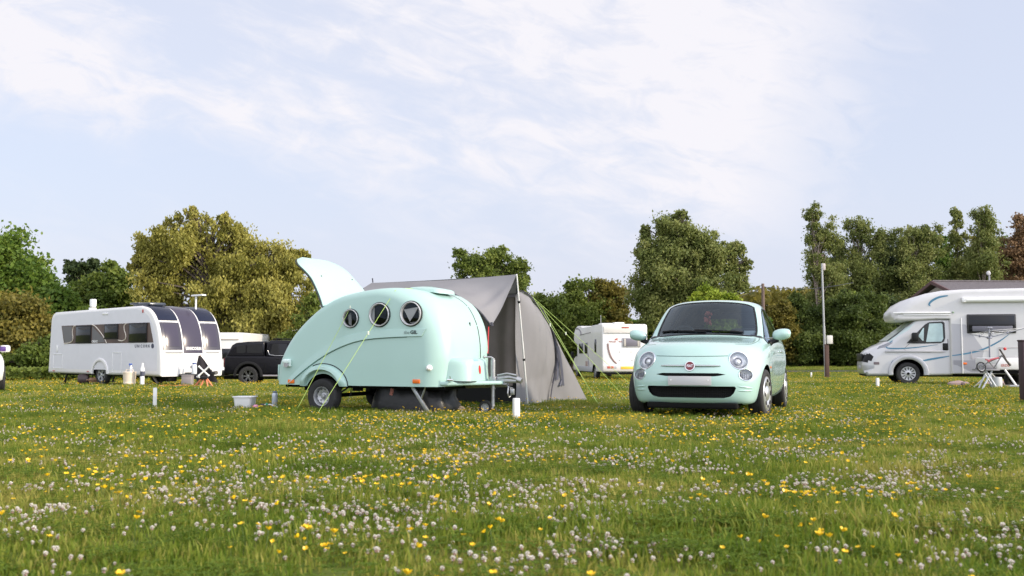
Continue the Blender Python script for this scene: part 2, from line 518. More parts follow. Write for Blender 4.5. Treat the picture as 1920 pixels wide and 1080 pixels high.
# sky round the sun (behind the camera) brightened, added for softer fill light
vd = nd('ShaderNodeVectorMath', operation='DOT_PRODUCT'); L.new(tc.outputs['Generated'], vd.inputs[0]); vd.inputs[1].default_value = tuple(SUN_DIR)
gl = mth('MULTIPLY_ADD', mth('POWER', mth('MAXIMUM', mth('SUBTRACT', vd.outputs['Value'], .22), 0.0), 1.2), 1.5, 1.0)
gl = mth('ADD', gl, mth('MULTIPLY', sstep(dy, .15, -.55), .75))  # unseen back of the sky lifted as well, added fill on shaded sides
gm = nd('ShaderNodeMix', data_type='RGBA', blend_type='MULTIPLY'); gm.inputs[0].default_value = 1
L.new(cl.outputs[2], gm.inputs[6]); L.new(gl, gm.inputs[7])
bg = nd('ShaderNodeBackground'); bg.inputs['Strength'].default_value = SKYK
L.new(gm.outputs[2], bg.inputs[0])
wo = nd('ShaderNodeOutputWorld'); L.new(bg.outputs[0], wo.inputs[0])
SC.view_settings.view_transform = 'Standard'
SC.view_settings.look = 'None'
SC.view_settings.exposure = 0.83
SC.view_settings.gamma = 1.0
SC.render.engine = 'CYCLES'
SC.cycles.use_denoising = True
SC.cycles.max_bounces = 6
SC.cycles.transparent_max_bounces = 12
# ---------------------------------------------------------------- ground
def gridmesh(xs, ys, dz=0.0):
    mb = MB()
    mb.grid([[(x, y, gz(x, y) + dz) for x in xs] for y in ys])
    return mb
def groundmat():
    m = bpy.data.materials.new('meadow_soil'); m.use_nodes = True
    nt = m.node_tree; N = nt.nodes; L = nt.links
    b = N['Principled BSDF']; b.inputs['Roughness'].default_value = .95; b.inputs['Specular IOR Level'].default_value = .1
    tc = N.new('ShaderNodeTexCoord')
    a = N.new('ShaderNodeTexNoise'); a.inputs['Scale'].default_value = .5; a.inputs['Detail'].default_value = 6
    c = N.new('ShaderNodeTexNoise'); c.inputs['Scale'].default_value = 9; c.inputs['Detail'].default_value = 6
    for n in (a, c): L.new(tc.outputs['Object'], n.inputs['Vector'])
    r1 = N.new('ShaderNodeValToRGB')
    r1.color_ramp.elements[0].position = .35; r1.color_ramp.elements[0].color = (.075, .115, .018, 1)
    r1.color_ramp.elements[1].position = .68; r1.color_ramp.elements[1].color = (.17, .175, .04, 1)
    L.new(a.outputs['Fac'], r1.inputs[0])
    mx = N.new('ShaderNodeMix'); mx.data_type = 'RGBA'; mx.blend_type = 'MULTIPLY'; mx.inputs[0].default_value = 1
    mp = N.new('ShaderNodeMapRange'); mp.inputs[1].default_value = .3; mp.inputs[2].default_value = .7; mp.inputs[3].default_value = .55; mp.inputs[4].default_value = 1.3
    L.new(c.outputs['Fac'], mp.inputs[0]); L.new(r1.outputs[0], mx.inputs[6]); L.new(mp.outputs[0], mx.inputs[7])
    L.new(mx.outputs[2], b.inputs['Base Color'])
    return m
ys = [-15, -8, -4] + [i * .75 for i in range(0, 80)] + [62 + 4 * i for i in range(20)] + [160, 200, 260, 340, 460, 640, 900, 1400, 2200, 3500]
xs = [-2500, -1200, -600, -300, -160, -100, -70, -52] + [-45 + 1.5 * i for i in range(61)] + [52, 70, 100, 160, 300, 600, 1200, 2500]
field = gridmesh(xs, ys).build('field', [groundmat()], None, 60, fix=False)
tag(field, 'flowering grass camping field', kind='structure')
ASPH = mat('asphalt', (.12, .115, .115), .9, var=.2, vscale=1.5, bump=.3, bscale=40)
rd = gridmesh([9 + 3 * i for i in range(28)], [66.5, 68, 69.5], .03)
tag(rd.build('road', [ASPH], None, 60, fix=False), 'narrow grey tarmac lane before the hedge', kind='structure')
# ---------------------------------------------------------------- small mint caravan
GR = Vector((-3.22, 13.58))
GU = Vector((.903, -.429)); GV = Vector((.429, .903))
GA = math.atan2(-.429, .903)
GZ0 = gz(-2, 13.3)
def gw(u, v, z=0):
    return Vector((GR.x + GU.x * u + GV.x * v, GR.y + GU.y * u + GV.y * v, GZ0 + z))
gil = thing('teardrop_caravan', 'small rounded mint green caravan with three portholes and its rear hatch raised', 'caravan', (GR.x, GR.y, GZ0), GA)
GW = 1.46
top = spline([(-.02, -.6), (-.008, -.1), (0, .362), (.012, .52), (.04, .685), (.16, .905), (.325, 1.105), (.555, 1.30), (.765, 1.435), (1.02, 1.54), (1.33, 1.60), (1.68, 1.635), (1.95, 1.63), (2.2, 1.565), (2.42, 1.42), (2.55, 1.20), (2.605, .98), (2.62, .75), (2.61, .50), (2.60, .25), (2.58, -.1), (2.54, -.6)], 6)
prof = [(p[0], p[1]) for p in top]
prof.reverse()
rr = []
for (x, z) in prof:
    f = min(1, max(0, (x - 1.5) / 1.0))
    r = .10 + .20 * f * f * (3 - 2 * f)
    rr.append(r)
mb = MB(); shell(mb, prof, GW, rr, 9)
body = mb.build('body', [MINT, INTER], None, 30)
bm = bmesh.new(); bm.from_mesh(body.data)
cr_ = bmesh.ops.bisect_plane(bm, geom=bm.verts[:] + bm.edges[:] + bm.faces[:], plane_co=(0, 0, .362), plane_no=(0, 0, -1), clear_outer=True)
bmesh.ops.remove_doubles(bm, verts=bm.verts[:], dist=1e-5)
be_ = [e for e in bm.edges if e.is_boundary]

bmesh.ops.contextual_create(bm, geom=be_)
bmesh.ops.recalc_face_normals(bm, faces=bm.faces)

bm.to_mesh(body.data); bm.free(); shade(body.data, 30)
PORT = [(1.2175, 1.243, .128), (1.667, 1.285, .163), (2.141, 1.291, .166)]
for (u, z, r) in PORT:
    c = MB(); c.cyl((u, -.2, z), (u, .42, z), r * .86, n=40)
    cut(body, c, INTER, 30, True)
# the opened rear of the galley
c = MB(); c.prism([(x, .16, z) for x, z in [(-.3, .74), (.70, .74), (.70, 1.36), (.50, 1.62), (-.3, 1.62)]], (0, GW - .32, 0))
cut(body, c, INTER, 30, True)
# wheel wells
for y in (-.3, GW - .28):
    c = MB(); c.cyl((.78, y, .23), (.78, y + .58, .23), .285, n=48)
    cut(body, c, MATTE, 30, True)
body.parent = gil
GS = Surf(body)
NEAR = ((0, -1, 0), (1, 0, 0), (0, 0, 1), (0, 1, 0))
FRON = ((4, 0, 0), (0, 1, 0), (0, 0, 1), (-1, 0, 0))
# raised swage band along the side
up_ = spline([(2.36, 1.098), (2.1, 1.098), (1.75, 1.092), (1.40, 1.065), (1.10, 1.0), (.80, .875), (.52, .70), (.30, .52), (.17, .385)], 8)
lo_ = spline([(2.30, 1.005), (2.08, 1.0), (1.78, .99), (1.45, .965), (1.17, .905), (.86, .785), (.565, .62), (.335, .46), (.215, .372)], 8)
rows = [[], [], [], []]
for a, b in zip(up_, lo_):
    k = 1 - .25 * (a - b).length
    m = b * .85 + a * .15
    rows[0].append((a[0], .004, a[1])); rows[1].append((a[0], -.006, a[1] - .004))
    rows[2].append((b[0], -.018, b[1])); rows[3].append((b[0], .004, b[1] - .006))
w = MB(); w.grid(rows); w.add([r[0] for r in rows], [(0, 1, 2, 3)]); w.add([r[-1] for r in rows], [(3, 2, 1, 0)])
w.build('side_moulding', [MINT], body, 25)
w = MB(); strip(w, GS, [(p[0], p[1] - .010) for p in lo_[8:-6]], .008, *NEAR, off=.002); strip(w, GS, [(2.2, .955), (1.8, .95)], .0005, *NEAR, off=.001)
w.build('side_seam', [mat('mint_shadow_gap', (.10, .19, .16), .6)], body, 0)  # dark strip painted below the moulding, standing in for its shade
# wheel arch flares (both sides)
for side in (0, 1):
    sg = 1 if side == 0 else -1
    y0 = 0 if side == 0 else GW
    rows = []
    for k in range(29):
        a = R(3 + (174) * k / 28)
        ca, sa = math.cos(a), math.sin(a)
        e = .5 + .5 * min(1, 3.2 * sa)
        row = []
        for (r, y) in ((.275, .05), (.278, -.068), (.290, -.080), (.335, -.074), (.360, -.050), (.372, -.015), (.376, .01)):
            row.append((.785 + r * ca * (1.04 if ca > 0 else 1.0), y0 + sg * y * e, .335 + (r - .06 * (1 - sa) * 0) * sa * .82 - .0))
        rows.append(row)
    fl = MB(); fl.grid(rows)
    fl.build('wheel_arch', [MINT], gil, 40)
    if side == 0:
        w = MB(); w.tube([(.785 + .382 * math.cos(R(a)) * (1.04 if a < 90 else 1), -.003, .335 + .382 * math.sin(R(a)) * .82) for a in range(4, 118, 4)], .006, 6)
        w.build('arch_seal', [SEAL], body)
wheel(gil, (.78, .045, .215), (0, -1, 0), .235, .155, 'steel', ri=.128)
wheel(gil, (.78, GW - .045, .215), (0, 1, 0), .235, .155, 'steel', ri=.128)
# portholes
for i, (u, z, r) in enumerate(PORT):
    M = frame((u, 0, z), (1, 0, 0), (0, 0, 1), (0, -1, 0))
    p = MB()
    p.lathe([(r, -.005), (r, .012), (r * .955, .018), (r * .93, .014)], M, 48, mi=1)
    p.lathe([(r * .93, .010), (r * .925, .026), (r * .88, .030), (r * .83, .020), (r * .82, -.01)], M, 48, mi=0)
    f = p.build('porthole', [mat('porthole_ring', (.62, .62, .63), .3, metal=.25), SEAL], gil, 50)
    g = MB(); g.lathe([(r * .83, .004), (r * .5, .008), (0, .010)], M, 40)
    g.build('pane', [WINGLASS], f, 50)
    cu = MB()
    if i == 2:
        cu.add([(u - .12, .016, z + .055), (u + .095, .020, z + .085), (u + .03, .018, z - .02), (u - .03, .016, z - .10)], [(0, 1, 2, 3)])
        cu.add([(u + .085, .07, z + .085), (u + .10, .08, z - .12), (u + .075, .08, z - .12), (u + .06, .07, z + .08)], [(0, 1, 2, 3)])
        cu.add([(u - .12, .12, z - .13), (u + .02, .12, z - .12), (u + .02, .12, z - .10), (u - .12, .12, z - .11)], [(0, 1, 2, 3)])
    elif i == 1:
        cu.add([(u - .135, .018, z + .08), (u - .095, .02, z + .11), (u - .095, .02, z - .12), (u - .135, .018, z - .09)], [(0, 1, 2, 3)])
        cu.add([(u - .05, .12, z - .13), (u + .09, .12, z - .12), (u + .09, .12, z - .105), (u - .05, .12, z - .115)], [(0, 1, 2, 3)])
    else:
        cu.add([(u - .10, .08, z + .05), (u - .06, .09, z + .08), (u - .05, .09, z - .10), (u - .09, .08, z - .07)], [(0, 1, 2, 3)])
        cu.add([(u - .03, .1, z - .10), (u + .08, .1, z - .08), (u + .08, .1, z - .06), (u - .03, .1, z - .08)], [(0, 1, 2, 3)])
    cu.build('curtain', [mat('curtain_white', (.75, .74, .73), .8, transl=.2)], f, 0, fix=False)
# lettering
t = MB()
text(t, 'the', .062, frame((2.085, -.0195, 1.052), (1, 0, 0), (0, 0, 1), (0, -1, 0)), 0, .001, sx=1.0)
t.build('lettering', [mat('letter_grey', (.20, .26, .25), .5)], body, 0)
t = MB(); text(t, 'GIL', .062, frame((2.19, -.0195, 1.052), (1, 0, 0), (0, 0, 1), (0, -1, 0)), 0, .001, bold=.0018, sx=1.15)
t.build('lettering', [mat('letter_dark', (.05, .07, .07), .5)], body, 0)
# rear hatch, hinged on the roof and swung up
hp = [p for p in top if .07 <= p[0] <= .77]
hinge = Vector((.77, 1.438))
ang = R(-90)
rows = []
for p in hp[::1]:
    d = Vector((p[0] - hinge.x, p[1] - hinge.y))
    q = Vector((d.x * math.cos(ang) - d.y * math.sin(ang), d.x * math.sin(ang) + d.y * math.cos(ang))) + hinge
    row = []
    s = (p - Vector((.77, 1.438))).length
    half = GW / 2 - .05 - .13 * min(1, s / .5) - .16 * max(0, (s - .74) / .22) ** 2
    for k in range(13):
        v = -1 + 2 * k / 12
        edge = .045 * (1 - math.sqrt(max(0, 1 - min(1, max(0, abs(v) - .86) / .14) ** 2)))
        n_ = Vector((math.cos(R(39)), math.sin(R(39))))
        row.append((q.x - n_.x * edge, GW / 2 + half * v, q.y - n_.y * edge))
    rows.append(row)
h = MB(); h.grid(rows)
ho = h.build('hatch', [MINT, SEAL], None, 60, fix=False)
sm = ho.modifiers.new('s', 'SOLIDIFY'); sm.thickness = .035; sm.offset = 1; evald(ho); shade(ho.data, 40); ho.parent = gil
for kk in (0, -1):
    e = MB(); e.tube([Vector(r[kk]) + Vector((-.02, .0, -.012)) for r in rows], .010, 6); e.build('hatch_seal', [SEAL], ho)
for v in (.36, GW - .36):
    e = MB(); e.tube([(.52, v, 1.28), (.47, v, 1.86)], [.011, .007], 8); e.build('gas_strut', [BLACK], ho)
# front locker, drawbar deck and running gear
L_ = MB()
rows = []
base = spline([(2.38, .13), (2.62, .16), (2.78, .22), (2.86, .34), (2.88, .55), (2.86, .76), (2.78, .90), (2.62, .96), (2.40, .98)], 5)
for (z, sh) in ((.425, 0), (.62, -.03), (.665, -.042), (.70, -.07), (.717, -.12), (.722, -.19)):
    cx, cy = 2.45, .55
    rows.append([(p[0] + (cx - p[0]) * (-sh * 1.3), p[1] + (cy - p[1]) * (-sh * 1.3), z + .02 * (2.9 - p[0])) for p in base])
L_.grid(rows); L_.add(rows[-1], [tuple(range(len(base)))])
lk = L_.build('gas_locker', [MINT], gil, 50)
w = MB(); w.tube([Vector(p) + Vector((0, 0, -.0)) for p in rows[0]][::-1] + [Vector((2.335, .10, .43)), Vector((2.43, .12, .72))], .007, 6)
w.build('locker_seal', [SEAL], lk)
LS = Surf(lk)
w = MB(); patch(w, LS, ellipse(0, .575, .025, .055, 16), (4, .50, 0), (0, 1, 0), (0, 0, 1), (-1, 0, 0), .006)
w.build('warning_sticker', [REDP], lk)
w = MB(); patch(w, LS, rrect(-.05, .685, .05, .705, .005), (4, .45, 0), (0, 1, 0), (0, 0, 1), (-1, 0, 0), .004)
w.build('badge', [mat('badge_blue', (.25, .42, .6), .4)], lk)
d = MB()
tipv = .72
dk = [(2.30, .05), (2.62, .10), (3.10, .63), (3.12, .80), (2.62, 1.36), (2.3, 1.41)]
d.add([(u, v, .372 + .012 * (u - 2.3)) for u, v in dk] + [(u, v, .430) for u, v in dk], [tuple(range(5, -1, -1)), tuple(range(6, 12))] + [(i, (i + 1) % 6, 6 + (i + 1) % 6, 6 + i) for i in range(6)])
dko = d.build('drawbar_deck', [MINT], None, 0)
bv = dko.modifiers.new('b', 'BEVEL'); bv.width = .018; bv.segments = 3; evald(dko); shade(dko.data, 40); dko.parent = gil
d = MB()
d.tube([(2.2, .72, .345), (3.16, .72, .385)], .035, 4); d.box((3.16, .72, .43), (.30, .055, .05), .012)
d.tube([(3.02, .72, .46), (3.2, .72, .475), (3.33, .72, .45)], [.028, .034, .03], 10)
d.tube([(3.30, .72, .45), (3.36, .72, .43)], [.042, .036], 12)
d.tube([(3.02, .70, .50), (3.16, .70, .525), (3.30, .70, .50)], [.012, .013, .016], 8)
d.build('coupling', [STEEL], gil, 40)
d = MB(); d.tube([(3.18, .70, .36), (3.19, .66, .27), (3.2, .68, .22), (3.215, .71, .25), (3.20, .72, .33)], .010, 6); d.box((3.24, .70, .29), (.05, .04, .08), .01)
d.tube([(3.05, .75, .44), (3.1, .78, .36), (3.2, .80, .33)], .008, 6)
d.build('breakaway_cable', [STEEL], gil)
j = MB()
j.cyl((2.97, .68, .10), (2.97, .68, .72), .024, n=12); j.cyl((2.97, .68, .32), (2.97, .68, .70), .031, n=12); j.box((2.97, .70, .45), (.09, .10, .07), .012)
j.tube([(2.97, .68, .72), (2.95, .66, .735), (2.89, .62, .735)], .010, 6); j.ball((2.875, .61, .735), .02, 8, 6)
j.tube([(2.97, .68, .11), (2.97, .68, .075), (2.90, .66, .075)], .017, 8)
jk = j.build('jockey_stand', [STEEL], gil, 40)
wheel(jk, (2.87, .665, .085), (.1, -1, 0), .09, .055, 'steel', ri=.052)
# corner steadies
def steady(u, v, du, mat_):
    s = MB()
    s.box((0, 0, -.21), (.05, .035, .46), .006, M=Matrix.Translation((u, v, .375)) @ Matrix.Rotation(-du, 4, 'Y'))
    fx = u + math.sin(du) * .44; fz = .375 - math.cos(du) * .44
    s.tube([(u + .21, v, .365), (u + math.sin(du) * .23, v, .375 - math.cos(du) * .23)], .014, 8)
    s.tube([(u + .05, v - .02, .37), (u + .3, v - .02, .37)], .012, 6)
    return s.build('corner_steady', [mat_], gil, 30)
steady(2.06, .16, .62, STEEL)
steady(1.95, 1.28, .55, mat('dark_steel', (.05, .05, .055), .5, metal=.5))
steady(.22, 1.28, -.5, MATS['dark_steel'])
# chassis under the floor
d = MB(); d.box((1.3, GW / 2, .345), (2.5, GW - .30, .04)); d.cyl((.78, .12, .215), (.78, GW - .12, .215), .028, n=10)
d.box((.45, .2, .32), (.16, .10, .07)); d.box((1.2, .2, .32), (.12, .08, .07))
d.tube([(1.20, .05, .34), (1.215, .02, .27), (1.21, .02, .235)], [.006, .008, .014], 6)
d.build('chassis', [MATTE], gil, 0)
# fittings on the shell
d = MB(); d.box((.20, -.018, .655), (.12, .04, .105), .012); d.box((.205, -.05, .675), (.105, .05, .05), .015, M=None)
so_ = d.build('mains_socket', [mat('mint_white', (.66, .78, .74), .4)], gil)
d = MB(); d.cyl((.215, -.042, .63), (.215, -.07, .625), .032, n=14); d.build('socket_cap', [GREYP], so_)
for u, z in ((.262, .405), (2.225, .43)):
    d = MB(); loc, nm = GS.hit((u, -1, z), (0, 1, 0)); d.box((u, loc.y - .006, z), (.105, .02, .052), .006)
    d.build('side_reflector', [ORANGE], gil)
loc, nm = GS.hit((2.40, -1, .60), (0, 1, 0))
d = MB(); d.cyl(loc - nm * .01, loc + nm * .035, .045, .03, 16); d.ball(loc + nm * .035, .03, 12, 8)
d.build('water_filler', [WHITE2], gil, 50)
for (u, v) in ((2.36, .07), (2.66, .10)):
    d = MB()
    d.box((u, v + .02, .45), (.05, .05, .035), .01); d.cyl((u - .04, v, .45), (u + .04, v, .45), .016, n=8); d.tube([(u, v, .45), (u, v - .01, .50)], .008, 6)
    d.build('locker_catch', [CHROME], lk)
w = MB(); strip(w, GS, [(1.0, z) for z in (.72, .8, .9, 1.0, 1.1, 1.2, 1.3, 1.38, 1.44, 1.49, 1.53, 1.56, 1.58)], .022, *FRON, off=.002)
w.build('door_seam', [SEAL], body, 0)
w = MB()
loc, nm = GS.hit((4, .80, 1.17), (-1, 0, 0)); w.box(tuple(loc), (.02, .018, .05), .004)
w.build('front_lock', [BLACK], body)
d = MB()
rows = []
for (s, h) in ((1.0, 1.60), (.97, 1.640), (.86, 1.656), (.45, 1.668), (.0, 1.67)):
    rows.append([(2.02 + (x) * s, .72 + (y) * s, h - .20 * max(0, x * s) ** 1.5 + (.012 if x < 0 else 0)) for x, y in rrect(-.26, -.25, .26, .25, .09)])
d.grid(rows, wrap=True); d.build('roof_vent', [MINT], gil, 60)
d = MB(); rear = [p for p in top if p[1] < .72][:6]
d.box((-.005, GW / 2, .52), (.03, GW - .12, .22), .01); d.build('rear_bumper', [MINT], gil)
for v in (.2, GW - .2):
    d = MB(); d.cyl((-.015, v, .55), (-.035, v, .55), .06, n=20); d.build('tail_lamp', [REDP], gil)
tg = mat('striped_tape', (.50, .12, .10), .6)
d = MB(); d.tube([(1.75, .18, .36), (1.76, .16, .30), (1.74, .17, .245)], .022, 6); d.build('hanging_strap', [mat('dull_pink_strap', (.38, .15, .13), .7)], gil)

# things below and beside the caravan
mb = MB()
rows = []
for k in range(26):
    a = 2 * math.pi * k / 26
    rows.append(a)
g2 = []
for (z, s) in ((0, 1.0), (.08, 1.03), (.2, .97), (.29, .92), (.345, .8), (.36, .4)):
    row = []
    for k in range(40):
        a = 2 * math.pi * k / 40
        x = .56 * (abs(math.cos(a)) ** .5) * (1 if math.cos(a) > 0 else -1) * s
        y = .34 * (abs(math.sin(a)) ** .5) * (1 if math.sin(a) > 0 else -1) * s
        w_ = .05 * mnoise.noise(Vector((x * 4, y * 4, z * 9))) + .03 * mnoise.noise(Vector((x * 11, y * 11, z * 14)))
        row.append((x * (1 + w_ * 1.2), y * (1 + w_), max(0, z + (w_ if 0 < z < .35 else 0))))
    g2.append(row)
mb.grid(g2, wrap=True); mb.add(g2[-1], [tuple(range(40))])
bag = mb.build('black_bag', [mat('crumpled_black_plastic', (.014, .014, .015), .42, bump=.5, bscale=14)], None, 50)
p = gw(1.83, .62); bag.location = p; bag.rotation_euler = (0, 0, GA)
tag(bag, 'large crumpled black plastic bag stuffed under the mint caravan', 'bag')
mb = MB(); mb.box((0, 0, .11), (.17, .14, .22), .008)
o = mb.build('wooden_block', [WOOD]); o.location = gw(2.02, 1.0, .01); o.rotation_euler = (0, 0, GA + .3)
tag(o, 'upright pale wooden block under the front of the mint caravan', 'block')
mb = MB()
for i in range(9):
    x, y = rnd.uniform(-.18, .18), rnd.uniform(-.08, .08); s = rnd.uniform(.05, .09)
    mb.ball((x, y, s * .6 + (.06 if abs(x) < .06 else 0)), (s, s * .8, s * .6), 9, 6)
o = mb.build('crumpled_sack', [mat('sack_cloth', (.42, .34, .28), .9, var=.4, vscale=14)]); o.location = gw(2.22, .95, .0); o.rotation_euler = (0, 0, .2)
tag(o, 'crumpled beige sack on the grass behind the jockey wheel', 'sack')
# ---------------------------------------------------------------- small mint hatchback
CA = R(-20.5)
CO = Vector((2.05, 11.5))
CZ = gz(2.6, 12.8) + .004
car = thing('parked_car', 'small mint green hatchback with round headlights parked facing the camera', 'car', (CO.x, CO.y, CZ), CA)
# station: bottom z, then side points sill, low, mid, belt, window base, rail outer; top points rail inner, a, b, centre
ST = [
 # front ring
 dict(b=[(0, .07, .150), (.20, .075, .150), (.40, .10, .152), (.56, .15, .158)],
      s=[(.665, .24, .175), (.715, .25, .36), (.722, .26, .53), (.70, .29, .66), (.655, .32, .76), (.575, .345, .835)],
      t=[(.50, .33, .862), (.36, .27, .878), (.19, .235, .888), (0, .22, .89)]),
 dict(y=.43, zb=.17, s=[(.735, .43, .20), (.770, .43, .36), (.783, .43, .53), (.778, .44, .68), (.740, .46, .79), (.655, .49, .865)],
      t=[(.575, .50, .890), (.41, .46, .908), (.21, .44, .918), (0, .43, .921)]),
 dict(y=.80, zb=.17, s=[(.765, .80, .20), (.803, .80, .36), (.815, .80, .56), (.808, .80, .73), (.770, .82, .845), (.69, .86, .905)],
      t=[(.605, .87, .928), (.44, .84, .948), (.23, .82, .959), (0, .81, .962)]),
 dict(y=1.13, zb=.17, s=[(.770, 1.13, .20), (.806, 1.13, .36), (.817, 1.13, .58), (.812, 1.13, .79), (.775, 1.15, .885), (.715, 1.18, .930)],
      t=[(.655, 1.18, .952), (.49, 1.09, .972), (.255, 1.03, .984), (0, 1.01, .988)]),
 dict(y=1.36, zb=.17, s=[(.772, 1.36, .20), (.808, 1.36, .36), (.819, 1.36, .58), (.815, 1.36, .81), (.775, 1.37, .91), (.680, 1.40, 1.130)],
      t=[(.618, 1.40, 1.156), (.46, 1.32, 1.185), (.24, 1.27, 1.203), (0, 1.255, 1.208)]),
 dict(y=1.66, zb=.17, s=[(.774, 1.66, .20), (.81, 1.66, .36), (.82, 1.66, .58), (.815, 1.66, .825), (.772, 1.67, .942), (.618, 1.70, 1.352)],
      t=[(.555, 1.69, 1.392), (.415, 1.62, 1.432), (.22, 1.575, 1.450), (0, 1.56, 1.455)]),
 dict(y=1.90, zb=.17, s=[(.774, 1.90, .20), (.81, 1.90, .36), (.82, 1.90, .58), (.815, 1.90, .83), (.770, 1.90, .95), (.605, 1.90, 1.392)],
      t=[(.548, 1.90, 1.430), (.415, 1.87, 1.462), (.22, 1.85, 1.478), (0, 1.84, 1.484)]),
 dict(y=2.25, zb=.17, s=[(.774, 2.25, .20), (.81, 2.25, .36), (.82, 2.25, .59), (.814, 2.25, .84), (.765, 2.25, .965), (.60, 2.25, 1.385)],
      t=[(.545, 2.25, 1.428), (.415, 2.25, 1.462), (.22, 2.25, 1.479), (0, 2.25, 1.485)]),
 dict(y=2.68, zb=.18, s=[(.770, 2.68, .21), (.812, 2.68, .37), (.828, 2.68, .60), (.820, 2.68, .84), (.757, 2.68, .985), (.585, 2.66, 1.342)],
      t=[(.53, 2.68, 1.388), (.405, 2.70, 1.425), (.215, 2.72, 1.444), (0, 2.73, 1.450)]),
 dict(y=3.02, zb=.19, s=[(.765, 3.0, .22), (.812, 3.0, .38), (.832, 3.0, .61), (.822, 3.0, .83), (.750, 3.02, 1.0), (.565, 3.02, 1.265)],
      t=[(.51, 3.05, 1.318), (.39, 3.10, 1.365), (.205, 3.12, 1.385), (0, 3.13, 1.392)]),
 dict(b=[(0, 3.47, .21), (.2, 3.465, .21), (.4, 3.45, .21), (.56, 3.42, .215)],
      s=[(.68, 3.36, .23), (.745, 3.35, .38), (.762, 3.34, .60), (.745, 3.32, .80), (.690, 3.29, .97), (.575, 3.29, 1.055)],
      t=[(.50, 3.34, 1.055), (.36, 3.40, 1.045), (.19, 3.425, 1.04), (0, 3.43, 1.04)]),
]
FF = [[(0, .0, .36), (.21, .006, .36), (.41, .04, .36), (.60, .12, .36)],
      [(0, .0, .53), (.21, .008, .53), (.41, .045, .53), (.60, .13, .53)],
      [(0, .045, .66), (.21, .055, .66), (.40, .095, .66), (.575, .18, .66)],
      [(0, .115, .79), (.20, .125, .79), (.38, .165, .785), (.53, .25, .775)]]
RF = [[(0, 3.53, .38), (.21, 3.525, .38), (.42, 3.50, .38), (.62, 3.44, .38)],
      [(0, 3.55, .60), (.21, 3.545, .60), (.42, 3.515, .60), (.62, 3.45, .60)],
      [(0, 3.52, .80), (.21, 3.515, .80), (.42, 3.485, .80), (.6, 3.42, .80)],
      [(0, 3.48, .95), (.20, 3.475, .95), (.4, 3.445, .95), (.56, 3.38, .95)]]
V = []; idx = {}
def vert(p):
    k = (round(p[0], 5), round(p[1], 5), round(p[2], 5))
    if k not in idx: idx[k] = len(V); V.append(p)
    return idx[k]
faces = []; fm = []
rings = []
for s in ST:
    b = s.get('b') or [(x, s['y'], s['zb']) for x in (0, .22, .44, .62)]
    rings.append(b + s['s'] + s['t'])
def mir(p): return (-p[0], p[1], p[2])
# materials: 0 paint 1 windscreen 2 side glass 3 rear glass 4 underside
for i in range(len(rings) - 1):
    for j in range(13):
        m = 0
        if j < 3: m = 4
        if 3 <= i <= 4 and j >= 10: m = 1
        if 3 <= i <= 7 and j == 8: m = 2
        if i == 9 and j >= 10: m = 3
        q = [rings[i][j], rings[i][j + 1], rings[i + 1][j + 1], rings[i + 1][j]]
        faces.append([vert(p) for p in q]); fm.append(m)
        faces.append([vert(mir(p)) for p in reversed(q)]); fm.append(m)
for ring, I in ((rings[0], FF), (rings[-1], RF)):
    rows = [ring[0:5]]
    for k in range(4): rows.append(I[k] + [ring[5 + k]])
    rows.append([ring[13], ring[12], ring[11], ring[10], ring[9]])
    for r in range(5):
        for c in range(4):
            q = [rows[r][c], rows[r + 1][c], rows[r + 1][c + 1], rows[r][c + 1]]
            faces.append([vert(p) for p in q]); fm.append(0)
            faces.append([vert(mir(p)) for p in reversed(q)]); fm.append(0)
SIDEG = mat('tmp_side', (0, 0, 0))
me = bpy.data.meshes.new('body'); me.from_pydata(V, [], faces)
TM = [MINT_C, mat('tmp_ws', (1, 0, 0)), SIDEG, mat('tmp_rear', (0, 0, 1)), MATTE]
for m in TM: me.materials.append(m)
me.polygons.foreach_set('material_index', fm)
bm = bmesh.new(); bm.from_mesh(me); bmesh.ops.recalc_face_normals(bm, faces=bm.faces)
cl = bm.edges.layers.float.new('crease_edge')
for e in bm.edges:
    ms = {f.material_index for f in e.link_faces}
    if len(ms) > 1 and ms != {0, 4}: e[cl] = .35
bm.to_mesh(me); bm.free()
cb_ = bpy.data.objects.new('body', me); COL.objects.link(cb_)
sb = cb_.modifiers.new('s', 'SUBSURF'); sb.levels = 3; sb.render_levels = 3
evald(cb_)
WHF = (.722, .70, .285); WHR = (.722, 3.0, .285)
